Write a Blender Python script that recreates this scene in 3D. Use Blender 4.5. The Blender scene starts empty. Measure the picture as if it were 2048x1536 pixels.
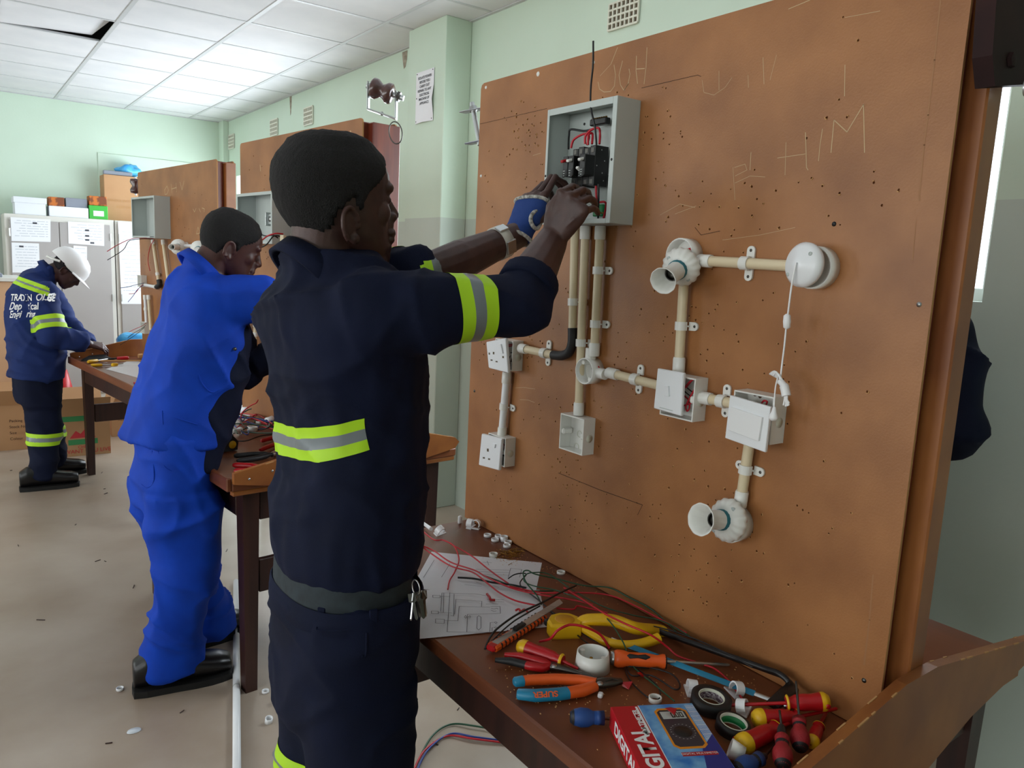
import bpy, bmesh, math, random
from mathutils import Vector as V, Matrix, noise, geometry
Vec2 = V
import numpy as np
random.seed(11)
sc = bpy.context.scene
COL = sc.collection
PI = math.pi

# ---------------------------------------------------------------- camera
FPX, CX, CY, CAMH = 1524.0, 1024.0, 768.0, 1.53
def _cd(u, v): return np.array([u - CX, CY - v, -FPX])
_Y = _cd(-118, 477); _Y /= np.linalg.norm(_Y)
_X = _cd(3095, 627); _X -= _Y * (_X @ _Y); _X /= np.linalg.norm(_X)
_R = np.array([_X, _Y, np.cross(_X, _Y)])
CAMP = np.array([0, 0, CAMH])
cam = bpy.data.cameras.new('camera'); cam.sensor_width = 36; cam.lens = FPX / 2048 * 36
cam.clip_start = 0.02
co = bpy.data.objects.new('camera', cam); COL.objects.link(co); sc.camera = co
co.matrix_world = Matrix.Translation((0, 0, CAMH)) @ Matrix([list(r) for r in _R]).to_4x4()
# reading the survey of the place: a sight line met with a plane x = c, y = c, z = c, or with any plane
def ray(u, v): return _R @ _cd(u, v)
def onx(u, v, x): d = ray(u, v); return V(CAMP + d * (x / d[0]))
def ony(u, v, y): d = ray(u, v); return V(CAMP + d * (y / d[1]))
def onz(u, v, z): d = ray(u, v); return V(CAMP + d * ((z - CAMH) / d[2]))
def onpl(u, v, p0, n):
    d = V(ray(u, v)); c = V(CAMP); return c + d * ((V(p0) - c).dot(n) / d.dot(n))

# ---------------------------------------------------------------- world, daylight, exposure
W = bpy.data.worlds.new('sky'); sc.world = W; W.use_nodes = True
bg = W.node_tree.nodes['Background']; bg.inputs[0].default_value = (0.80, 0.90, 1.0, 1); bg.inputs[1].default_value = 2.0
sc.view_settings.view_transform = 'Standard'; sc.view_settings.look = 'None'
sc.view_settings.gamma = 1; sc.view_settings.use_curve_mapping = False
sc.view_settings.exposure = 0.45
def daylight(name, loc, rot, sx, sy, power, col):
    l = bpy.data.lights.new(name, 'AREA'); l.shape = 'RECTANGLE'; l.size = sx; l.size_y = sy
    l.energy = power; l.color = col
    o = bpy.data.objects.new(name, l); COL.objects.link(o); o.location = loc; o.rotation_euler = rot
    return o
XL, XR, YB, YF, ZC = -3.4, 2.55, 8.86, -2.6, 2.915     # room: left, right, back, front, ceiling
LWIN = [(-1.6, .2), (0.9, 2.7), (3.4, 5.2), (5.9, 7.7)]  # unseen wall; the first opening is added as fill light for the near bench
RWIN = [(1.03, 3.55, 1.485, 2.34), (5.3, 8.44, 1.25, 2.325)]
# daylight enters through the openings only: one light just outside each window, filling it, facing straight in
for a, b in LWIN:
    daylight('window_left_offscreen', (XL - 0.24, (a + b) / 2, 1.65), (0, -PI / 2, 0), 1.4, b - a, 26, (1.0, 0.97, 0.93))
for a, b, z0, z1 in RWIN:
    daylight('window_right', (XR + 0.24, (a + b) / 2, (z0 + z1) / 2), (0, PI / 2, 0), z1 - z0, b - a, 25 * (b - a) * (z1 - z0), (0.86, 0.93, 1.0))

# ---------------------------------------------------------------- materials
def lin(c):
    f = lambda x: (x / 255 / 12.92) if x / 255 <= 0.04045 else ((x / 255 + 0.055) / 1.055) ** 2.4
    return (f(c[0]), f(c[1]), f(c[2]), 1)
MATS = {}
def mat(name, c, rough=0.5, metal=0.0, c2=None, scale=12.0, detail=4, bump=0.0, bscale=None, spec=0.5, stretch=None,
        lo=0.35, hi=0.65, coat=0.0, alpha=None, sheen=0.0, trans=0.0):
    m = bpy.data.materials.new(name); m.use_nodes = True; nt = m.node_tree; N = nt.nodes; L = nt.links
    b = N['Principled BSDF']; b.inputs['Base Color'].default_value = lin(c); b.inputs['Roughness'].default_value = rough
    b.inputs['Metallic'].default_value = metal; b.inputs['Specular IOR Level'].default_value = spec
    b.inputs['Coat Weight'].default_value = coat; b.inputs['Coat Roughness'].default_value = 0.25
    b.inputs['Sheen Weight'].default_value = sheen
    b.inputs['Transmission Weight'].default_value = trans
    if c2 or bump:
        tc = N.new('ShaderNodeTexCoord'); mp = N.new('ShaderNodeMapping'); L.new(tc.outputs['Object'], mp.inputs[0])
        if stretch: mp.inputs['Scale'].default_value = stretch
    if c2:
        n = N.new('ShaderNodeTexNoise'); n.inputs['Scale'].default_value = scale; n.inputs['Detail'].default_value = detail
        L.new(mp.outputs[0], n.inputs['Vector'])
        r = N.new('ShaderNodeValToRGB'); r.color_ramp.elements[0].position = lo; r.color_ramp.elements[1].position = hi
        r.color_ramp.elements[0].color = lin(c); r.color_ramp.elements[1].color = lin(c2)
        L.new(n.outputs['Fac'], r.inputs[0]); L.new(r.outputs[0], b.inputs['Base Color'])
    if bump:
        n2 = N.new('ShaderNodeTexNoise'); n2.inputs['Scale'].default_value = bscale or scale * 6; n2.inputs['Detail'].default_value = 3
        L.new(mp.outputs[0], n2.inputs['Vector'])
        bp = N.new('ShaderNodeBump'); bp.inputs['Strength'].default_value = bump; bp.inputs['Distance'].default_value = 0.004
        L.new(n2.outputs['Fac'], bp.inputs['Height']); L.new(bp.outputs[0], b.inputs['Normal'])
    MATS[name] = m
    return m
def two_paint(name, up, low, zsplit, rough=0.55):
    """wall paint: upper coat and a slightly darker dado below a fixed height, faintly uneven"""
    m = mat(name, up, rough, bump=0.12, bscale=60); nt = m.node_tree; N = nt.nodes; L = nt.links; b = N['Principled BSDF']
    g = N.new('ShaderNodeNewGeometry'); s = N.new('ShaderNodeSeparateXYZ'); L.new(g.outputs['Position'], s.inputs[0])
    c = N.new('ShaderNodeMath'); c.operation = 'GREATER_THAN'; c.inputs[1].default_value = zsplit; L.new(s.outputs[2], c.inputs[0])
    n = N.new('ShaderNodeTexNoise'); n.inputs['Scale'].default_value = 1.7; n.inputs['Detail'].default_value = 5
    L.new(g.outputs['Position'], n.inputs['Vector'])
    mx = N.new('ShaderNodeMix'); mx.data_type = 'RGBA'; L.new(c.outputs[0], mx.inputs[0])
    mx.inputs[6].default_value = lin(low); mx.inputs[7].default_value = lin(up)
    m2 = N.new('ShaderNodeMix'); m2.data_type = 'RGBA'; m2.blend_type = 'MULTIPLY'; m2.inputs[0].default_value = 0.25
    r = N.new('ShaderNodeValToRGB'); r.color_ramp.elements[0].color = (0.78, 0.8, 0.76, 1); r.color_ramp.elements[0].position = 0.3; r.color_ramp.elements[1].position = 0.6
    L.new(n.outputs['Fac'], r.inputs[0]); L.new(mx.outputs[2], m2.inputs[6]); L.new(r.outputs[0], m2.inputs[7])
    L.new(m2.outputs[2], b.inputs['Base Color'])
    return m
mat('ceil', (226, 226, 228), 0.75, c2=(216, 217, 220), scale=3)
mat('tbar', (196, 198, 200), 0.45)
mat('void', (122, 116, 108), 0.9)
two_paint('wallgreen', (202, 221, 203), (188, 201, 191), 1.79)
mat('floor', (184, 172, 158), 0.36, c2=(146, 126, 106), scale=1.5, detail=9, bump=0.10, bscale=26, lo=0.32, hi=0.75)
mat('whiteframe', (205, 208, 206), 0.4)
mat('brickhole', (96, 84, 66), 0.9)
mat('vent', (214, 216, 200), 0.7)
mat('hardboard', (168, 113, 66), 0.44, c2=(138, 88, 48), scale=5.5, detail=10, bump=0.10, bscale=260, lo=0.3, hi=0.7, spec=0.45)
mat('hardboard_edge', (176, 128, 78), 0.8)
mat('wood', (136, 78, 46), 0.36, c2=(94, 50, 30), scale=4, detail=8, stretch=(1, 0.25, 3), bump=0.08, bscale=40, spec=0.5)
mat('wood_red', (128, 58, 34), 0.36, c2=(104, 44, 30), scale=6, stretch=(6, 6, 0.5), spec=0.5)
mat('wood_post', (156, 96, 46), 0.4, c2=(130, 74, 36), scale=5, stretch=(1.5, 4, 1.2), spec=0.5)
mat('wood_dark', (62, 34, 28), 0.42, c2=(44, 24, 22), scale=6, stretch=(5, 5, 0.4))
mat('wood_chip', (184, 138, 88), 0.8)
mat('pvc', (232, 232, 226), 0.32)
mat('pvc_cream', (222, 206, 172), 0.38)
mat('pvc_white', (236, 238, 240), 0.3)
mat('boxgrey', (186, 194, 190), 0.42)
mat('black', (14, 14, 15), 0.4)
mat('blackrub', (22, 22, 24), 0.55)
mat('red', (176, 18, 26), 0.35)
mat('redwire', (190, 22, 40), 0.4)
mat('greenwire', (28, 78, 52), 0.4)
mat('blackwire', (18, 18, 20), 0.45)
mat('bluewire', (30, 60, 140), 0.4)
mat('steel', (176, 178, 178), 0.28, metal=1.0)
mat('steel_dark', (92, 90, 86), 0.38, metal=1.0)
mat('zinc', (200, 204, 204), 0.32, metal=0.9)
mat('brass', (170, 130, 60), 0.35, metal=1.0)
mat('paper', (232, 234, 238), 0.7)
mat('ink', (70, 72, 80), 0.8)
mat('chalk', (196, 170, 132), 0.95)
mat('hole', (34, 20, 12), 0.95)
mat('burr', (196, 150, 98), 0.9)
mat('yellow', (226, 178, 20), 0.4)
mat('orange', (228, 92, 28), 0.42)
mat('teal', (22, 122, 158), 0.45)
mat('blue_rub', (26, 66, 130), 0.55)
mat('red_rub', (150, 26, 34), 0.55, bump=0.25, bscale=400)
mat('tealring', (28, 108, 122), 0.5)
mat('green', (20, 130, 70), 0.4)
mat('white', (238, 238, 238), 0.4)
mat('cardboard', (186, 144, 104), 0.8, c2=(176, 134, 94), scale=3)
mat('locker', (168, 164, 162), 0.5, c2=(162, 158, 156), scale=2)
mat('lockframe', (214, 212, 204), 0.5)

# ---------------------------------------------------------------- mesh building
class MB:
    def __init__(s): s.v = []; s.f = []; s.mi = []; s.sm = []; s.M = Matrix()
    def add(s, vs, fs, mi=0, smooth=False):
        o = len(s.v); s.v += [s.M @ V(p) for p in vs]; s.f += [tuple(i + o for i in f) for f in fs]
        s.mi += [mi] * len(fs); s.sm += [smooth] * len(fs); return s
    def hull(s, pts, mi=0, smooth=False):
        bm = bmesh.new(); [bm.verts.new(p) for p in pts]
        r = bmesh.ops.convex_hull(bm, input=bm.verts, use_existing_faces=False)
        bmesh.ops.delete(bm, geom=[g for g in r['geom_interior'] if isinstance(g, bmesh.types.BMVert)], context='VERTS')
        bmesh.ops.dissolve_limit(bm, angle_limit=0.01, verts=bm.verts, edges=bm.edges)
        bm.verts.index_update()
        s.add([v.co.copy() for v in bm.verts], [[v.index for v in f.verts] for f in bm.faces], mi, smooth); bm.free(); return s
    def box(s, c, d, bev=0.0, rot=None, mi=0):
        hx, hy, hz = d[0] / 2, d[1] / 2, d[2] / 2; pts = []
        b = min(bev, hx * .98, hy * .98, hz * .98)
        for sx in (-1, 1):
            for sy in (-1, 1):
                for sz in (-1, 1):
                    if b > 0:
                        pts += [(sx * (hx - b), sy * (hy - b), sz * hz), (sx * (hx - b), sy * hy, sz * (hz - b)), (sx * hx, sy * (hy - b), sz * (hz - b))]
                    else: pts.append((sx * hx, sy * hy, sz * hz))
        m = Matrix.Translation(c) @ (rot.to_4x4() if rot else Matrix())
        return s.hull([m @ V(p) for p in pts], mi)
    def box2(s, a, b, bev=0.0, mi=0):
        return s.box([(a[i] + b[i]) / 2 for i in range(3)], [abs(a[i] - b[i]) for i in range(3)], bev, None, mi)
    def loft(s, rings, cap=True, mi=0, smooth=True, close=False):
        n = len(rings[0]); vs = [p for r in rings for p in r]; fs = []
        for i in range(len(rings) - (0 if close else 1)):
            a = i * n; b = ((i + 1) % len(rings)) * n
            for j in range(n):
                k = (j + 1) % n; fs.append((a + j, a + k, b + k, b + j))
        s.add(vs, fs, mi, smooth)
        if cap and not close:
            s.add(rings[0], [tuple(range(n))[::-1]], mi, False); s.add(rings[-1], [tuple(range(n))], mi, False)
        return s
    def tube(s, pts, r, seg=8, cap=True, mi=0, smooth=True):
        pts = [V(p) for p in pts]; n = len(pts); rr = r if isinstance(r, (list, tuple)) else [r] * n
        t = [(pts[min(i + 1, n - 1)] - pts[max(i - 1, 0)]).normalized() for i in range(n)]
        u = t[0].orthogonal().normalized(); rings = []
        for i in range(n):
            u = (u - t[i] * u.dot(t[i]))
            u = u.normalized() if u.length > 1e-6 else t[i].orthogonal().normalized()
            w = t[i].cross(u)
            rings.append([pts[i] + (u * math.cos(2 * PI * k / seg) + w * math.sin(2 * PI * k / seg)) * rr[i] for k in range(seg)])
        return s.loft(rings, cap, mi, smooth)
    def lathe(s, prof, m=None, seg=24, mi=0, smooth=True, cap=True, wav=None):
        """prof: (r, h) pairs turned about local z of m"""
        m = m or Matrix(); rings = []
        for r, h in prof:
            rings.append([m @ V(((r * (1 + (wav[1] * math.cos(wav[0] * 2 * PI * k / seg) if wav else 0))) * math.cos(2 * PI * k / seg),
                                 (r * (1 + (wav[1] * math.cos(wav[0] * 2 * PI * k / seg) if wav else 0))) * math.sin(2 * PI * k / seg), h)) for k in range(seg)])
        return s.loft(rings, cap, mi, smooth)
    def prism(s, poly, h0, h1, m=None, mi=0):
        m = m or Matrix(); n = len(poly)
        a = [m @ V((p[0], p[1], h0)) for p in poly]; b = [m @ V((p[0], p[1], h1)) for p in poly]
        return s.add(a + b, [tuple(range(n))[::-1], tuple(range(n, 2 * n))] + [(i, (i + 1) % n, n + (i + 1) % n, n + i) for i in range(n)], mi)
    def ball(s, c, r, m=None, seg=14, rings=9, mi=0):
        c = V(c); r = r if isinstance(r, (list, tuple)) else (r, r, r); rot = m.to_3x3() if m else Matrix.Identity(3)
        vs = [c + rot @ V((0, 0, -r[2]))]
        for i in range(1, rings):
            a = -PI / 2 + PI * i / rings
            vs += [c + rot @ V((r[0] * math.cos(a) * math.cos(2 * PI * k / seg), r[1] * math.cos(a) * math.sin(2 * PI * k / seg), r[2] * math.sin(a))) for k in range(seg)]
        vs.append(c + rot @ V((0, 0, r[2]))); fs = []; top = len(vs) - 1
        for k in range(seg):
            fs.append((0, 1 + (k + 1) % seg, 1 + k)); fs.append((top, top - seg + k, top - seg + (k + 1) % seg))
            for i in range(rings - 2):
                a = 1 + i * seg; b = a + seg; fs.append((a + k, a + (k + 1) % seg, b + (k + 1) % seg, b + k))
        return s.add(vs, fs, mi, True)
    def mesh(s, name):
        me = bpy.data.meshes.new(name); me.from_pydata([tuple(p) for p in s.v], [], s.f)
        me.polygons.foreach_set('material_index', s.mi); me.polygons.foreach_set('use_smooth', s.sm)
        bm = bmesh.new(); bm.from_mesh(me); bmesh.ops.recalc_face_normals(bm, faces=bm.faces); bm.to_mesh(me); bm.free()
        return me
    def build(s, name, mats, parent=None, local=False):
        return link(s.mesh(name), name, mats, parent, local)
def link(me, name, mats, parent=None, local=False):
    for m in (mats if isinstance(mats, (list, tuple)) else [mats]): me.materials.append(MATS[m] if isinstance(m, str) else m)
    o = bpy.data.objects.new(name, me); COL.objects.link(o)
    if parent:
        top = parent
        while top.parent: top = top.parent
        o.parent = parent
        if not local: me.transform(top.matrix_basis.inverted())
    else:
        n = len(me.vertices); a = np.empty(n * 3); me.vertices.foreach_get('co', a); a = a.reshape(-1, 3)
        lo, hi = a.min(0), a.max(0); c = V(((lo[0] + hi[0]) / 2, (lo[1] + hi[1]) / 2, lo[2]))
        me.transform(Matrix.Translation(-c)); o.location = c
    return o
def tag(o, label, cat, group=None):
    o['label'] = label; o['category'] = cat
    if group: o['group'] = group
    return o
def thing(name, label, cat, loc=(0, 0, 0), rz=0.0, group=None):
    o = bpy.data.objects.new(name, None); COL.objects.link(o); o.empty_display_size = 0.05
    o.location = loc; o.rotation_euler = (0, 0, rz)
    o.matrix_basis = Matrix.Translation(loc) @ Matrix.Rotation(rz, 4, 'Z')
    return tag(o, label, cat, group)
def struct(o): o['kind'] = 'structure'; return o
def copy_tree(o, M=None, parent=None, label=None):
    c = o.copy(); COL.objects.link(c); c.parent = parent
    if M is not None: c.matrix_basis = M
    if label: c['label'] = label
    for ch in list(o.children): copy_tree(ch, None, c)
    return c
def spline(pts, n=8):
    pts = [V(p) for p in pts]; out = []
    for i in range(len(pts) - 1):
        p0 = pts[max(i - 1, 0)]; p1 = pts[i]; p2 = pts[i + 1]; p3 = pts[min(i + 2, len(pts) - 1)]
        for k in range(n):
            t = k / n; out.append(0.5 * ((2 * p1) + (p2 - p0) * t + (2 * p0 - 5 * p1 + 4 * p2 - p3) * t * t + (3 * p1 - p0 - 3 * p2 + p3) * t ** 3))
    return out + [pts[-1]]
def axes(o, x, z):
    """frame with origin o, local x along x and local z close to z"""
    x = V(x).normalized(); y = V(z).cross(x).normalized(); z = x.cross(y)
    m = Matrix((x, y, z)).transposed().to_4x4(); m.translation = V(o); return m
def zaxis(o, z, hint=(0, 0, 1)):
    z = V(z).normalized(); h = V(hint)
    if abs(z.dot(h)) > 0.98: h = V((1, 0, 0))
    x = h.cross(z).normalized(); y = z.cross(x)
    m = Matrix((x, y, z)).transposed().to_4x4(); m.translation = V(o); return m
def text(s, size, m, mt, name, parent=None, align='CENTER', sx=1.0, local=False, bold=0.0):
    c = bpy.data.curves.new('t', 'FONT'); c.body = s; c.size = size; c.align_x = align; c.align_y = 'CENTER'; c.offset = bold
    o = bpy.data.objects.new('t', c); COL.objects.link(o)
    dg = bpy.context.evaluated_depsgraph_get(); dg.update()
    me = bpy.data.meshes.new_from_object(o.evaluated_get(dg)); bpy.data.objects.remove(o); bpy.data.curves.remove(c)
    me.materials.clear(); me.transform(m @ Matrix.Diagonal((sx, 1, 1, 1)))
    return link(me, name, mt, parent, local)
def ribbon(mb, pts, w, n, mi=0):
    """flat drawn line of width w on a surface with normal n"""
    pts = [V(p) for p in pts]; n = V(n)
    for a, b in zip(pts, pts[1:]):
        d = (b - a)
        if d.length < 1e-6: continue
        q = n.cross(d).normalized() * (w / 2); e = d.normalized() * (w * .3)
        mb.add([a - q - e, a + q - e, b + q + e, b - q + e], [(0, 1, 2, 3)], mi)
# ================================================================ the room
def wall_with_holes(name, x0, x1, holes, ya, yb, zt, m):
    mb = MB(); cur = ya
    for a, b, z0, z1 in holes:
        mb.box2((x0, cur, 0), (x1, a, zt)); mb.box2((x0, a, 0), (x1, b, z0)); mb.box2((x0, a, z1), (x1, b, zt)); cur = b
    mb.box2((x0, cur, 0), (x1, yb, zt)); return struct(mb.build(name, m))
mb = MB(); mb.box2((XL - .2, YF - .2, -.1), (XR + .2, YB + .2, 0)); struct(mb.build('floor', 'floor'))
wall_with_holes('wall_right', XR, XR + .22, RWIN, YF - .2, YB, 3.1, 'wallgreen')
wall_with_holes('wall_left', XL - .22, XL, [(a, b, .95, 2.35) for a, b in LWIN], YF - .2, YB, 3.1, 'wallgreen')
mb = MB(); mb.box2((XL - .22, YB, 0), (XR + .22, YB + .2, 3.1)); struct(mb.build('wall_back', 'wallgreen'))
mb = MB(); mb.box2((XL - .22, YF - .4, 0), (XR + .22, YF - .2, 3.1)); struct(mb.build('wall_front', 'wallgreen'))
mb = MB(); mb.box2((2.374, 3.952, 0), (XR, 4.389, ZC), .004); struct(mb.build('wall_pilaster', 'wallgreen'))
mb = MB(); mb.box2((XR - .06, YB - .16, 1.4), (XR, YB, ZC), .003); struct(mb.build('trim_1', 'wallgreen'))
mb = MB(); mb.box2((1.309, YB - .012, 1.9), (2.3, YB, 2.454), .003); struct(mb.build('trim_2', 'wallgreen'))
glass = bpy.data.materials.new('glass'); glass.use_nodes = True; _n = glass.node_tree.nodes; _l = glass.node_tree.links; _n.clear()
_o = _n.new('ShaderNodeOutputMaterial'); _t = _n.new('ShaderNodeBsdfTransparent'); _g = _n.new('ShaderNodeBsdfGlossy'); _g.inputs['Roughness'].default_value = 0.05
_m = _n.new('ShaderNodeMixShader'); _m.inputs[0].default_value = 0.05; _l.new(_t.outputs[0], _m.inputs[1]); _l.new(_g.outputs[0], _m.inputs[2]); _l.new(_m.outputs[0], _o.inputs[0])
def window(i, x, a, b, z0, z1, n):
    f = MB(); t = .04
    f.box2((x - .02, a, z0), (x + .02, b, z0 + t)); f.box2((x - .02, a, z1 - t), (x + .02, b, z1))
    for k in range(n + 1):
        y = a + (b - a) * k / n; y = min(max(y, a + t / 2), b - t / 2); f.box2((x - .02, y - t / 2, z0 + t), (x + .02, y + t / 2, z1 - t))
    o = struct(f.build('window_%d' % i, 'whiteframe'))
    for k in range(n):
        y0 = a + (b - a) * k / n + t / 2; y1 = a + (b - a) * (k + 1) / n - t / 2
        p = MB(); p.box2((x - .003, y0, z0 + t), (x + .003, y1, z1 - t)); p.build('window_pane', glass, o)
for i, (a, b, z0, z1) in enumerate(RWIN): window(i + 1, XR + .11, a, b, z0, z1, 3)
for i, (a, b) in enumerate(LWIN): window(i + 3, XL - .06, a, b, .95, 2.35, 2)

# suspended ceiling: lay-in panels on a bar grid, one panel slipped
GX = [1.575 + .615 * k for k in range(-8, 2)]; GY = [4.95 + .61 * k for k in range(-13, 7)]
mb = MB(); mb.box2((XL - .2, YF - .2, ZC + .25), (XR + .2, YB + .2, ZC + .35)); ceil = struct(mb.build('ceiling', 'void'))
pm = None
for i in range(-1, len(GX)):
    for j in range(-1, len(GY)):
        x0 = GX[i] if i >= 0 else XL; x1 = GX[i + 1] if i + 1 < len(GX) else XR
        y0 = GY[j] if j >= 0 else YF - .2; y1 = GY[j + 1] if j + 1 < len(GY) else YB
        if x1 - x0 < .05 or y1 - y0 < .05: continue
        g = .006; full = abs(x1 - x0 - .615) < .01 and abs(y1 - y0 - .61) < .01
        if full and pm:
            o = bpy.data.objects.new('ceiling_panel', pm.data); COL.objects.link(o); o.parent = ceil
            o.location = pm.location + V((x0 - px0, y0 - py0, 0))
        else:
            mb = MB(); mb.box2((x0 + g, y0 + g, ZC), (x1 - g, y1 - g, ZC + .014), .003); o = mb.build('ceiling_panel', 'ceil', ceil)
            if full: pm = o; px0, py0 = x0, y0
        # the slipped panel: one edge has lifted off its bar
        if abs(x1 - .96) < .02 and abs(y0 - 5.56) < .05:
            me = o.data.copy(); o.data = me
            for v in me.vertices:
                w = o.matrix_basis @ v.co + ceil.location
                if w.x > x1 - .1: v.co.x -= .05 if w.y > y0 + .3 else .0; v.co.z += .03
mb = MB()
for x in GX: mb.box2((x - .012, YF, ZC - .004), (x + .012, YB, ZC + .001))
for y in GY: mb.box2((XL, y - .011, ZC - .003), (XR, y + .011, ZC + .001))
struct(mb.build('ceiling_grid', 'tbar', ceil))
# wall angle with gaps of dirt
mb = MB(); mb.box2((XR - .022, YF, ZC - .006), (XR, YB, ZC - .001)); mb.box2((XL, YB - .022, ZC - .006), (XR, YB, ZC - .001)); struct(mb.build('trim_3', 'tbar'))

def airbrick(yc, zc, w, h, label):
    nx, nz = 7, 4; t = thing('air_brick', label, 'air vent', (XR, yc, zc - h / 2), 0, 'air bricks under the ceiling')
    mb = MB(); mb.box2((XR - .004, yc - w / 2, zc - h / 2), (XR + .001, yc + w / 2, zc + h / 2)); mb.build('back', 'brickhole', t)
    mb = MB(); bw = w / nx * .3; bh = h / nz * .3
    for i in range(nx + 1): y = yc - w / 2 + w * i / nx; mb.box2((XR - .012, y - bw / 2, zc - h / 2), (XR - .003, y + bw / 2, zc + h / 2))
    for i in range(nz + 1): z = zc - h / 2 + h * i / nz; mb.box2((XR - .0125, yc - w / 2, z - bh / 2), (XR - .003, yc + w / 2, z + bh / 2))
    mb.build('grid', 'vent', t)
airbrick(2.686, 2.68, .19, .115, 'cream air brick of square holes above the fibreboard with the open breaker box')
airbrick(6.43, 2.69, .19, .14, 'cream air brick high on the green wall, between the peeling patch and another air brick')
airbrick(7.27, 2.69, .19, .14, 'middle cream air brick of the three on the green wall beyond the pilaster')
airbrick(8.58, 2.69, .19, .14, 'cream air brick on the green wall beside the room corner')
# peeled plaster patches under the ceiling
for (u, v, w, h) in [(581, 207, .05, .2), (809, 120, .07, .11)]:
    p = onx(u, v, XR - .002); mb = MB()
    q = [(p.y - w / 2, p.z + h / 2), (p.y + w / 2, p.z + h / 2), (p.y + w * .35, p.z), (p.y + w * .1, p.z - h / 2), (p.y - w * .2, p.z - h * .4), (p.y - w * .45, p.z)]
    mb.add([(XR - .002, a, b) for a, b in q] + [(XR + .001, a, b) for a, b in q], [tuple(range(6)), tuple(range(11, 5, -1))] + [(i, (i + 1) % 6, 6 + (i + 1) % 6, 6 + i) for i in range(6)])
    mat('plaster', (168, 160, 142), .9, c2=(120, 112, 96), scale=30)
    struct(mb.build('trim_4', 'plaster'))

# notice on the pilaster, A4 with curling lower edge
nx_ = 2.374
t = thing('safety_notice', 'white printed safety notice pinned on the green pilaster', 'notice', (nx_, 4.172, 2.352))
mb = MB(); G = 10; vs = []
for i in range(G + 1):
    for j in range(G + 1):
        y = 4.066 + .212 * i / G; z = 2.352 + .297 * j / G
        c = .004 + .014 * max(0, 1 - j / 4) * max(0, 1 - abs(i - 5) / 5) + .012 * max(0, 1 - i / 3) * max(0, 1 - abs(j - 4) / 3)
        vs.append((nx_ - c, y, z))
mb.add(vs, [(i * (G + 1) + j, (i + 1) * (G + 1) + j, (i + 1) * (G + 1) + j + 1, i * (G + 1) + j + 1) for i in range(G) for j in range(G)], 0, True)
mb.build('sheet', 'paper', t)
for k, s in enumerate(['ISOLATE POWER', 'BEFORE YOU', 'CARRY OUT', 'REPAIRS TO ANY', 'ELECTRICAL', 'MACHINE OR', 'APPLIANCE']):
    m = axes((nx_ - .0065, 4.172, 2.612 - .0245 * k), (0, -1, 0), (-1, 0, 0)); text(s, .021, m, 'ink', 'lettering', t, bold=.0004)
for y, z in [(4.08, 2.64), (4.265, 2.64), (4.08, 2.365), (4.265, 2.365), (4.08, 2.5), (4.265, 2.5)]: MB().ball((nx_ - .006, y, z), .003).build('pin', 'steel_dark', t)
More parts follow.
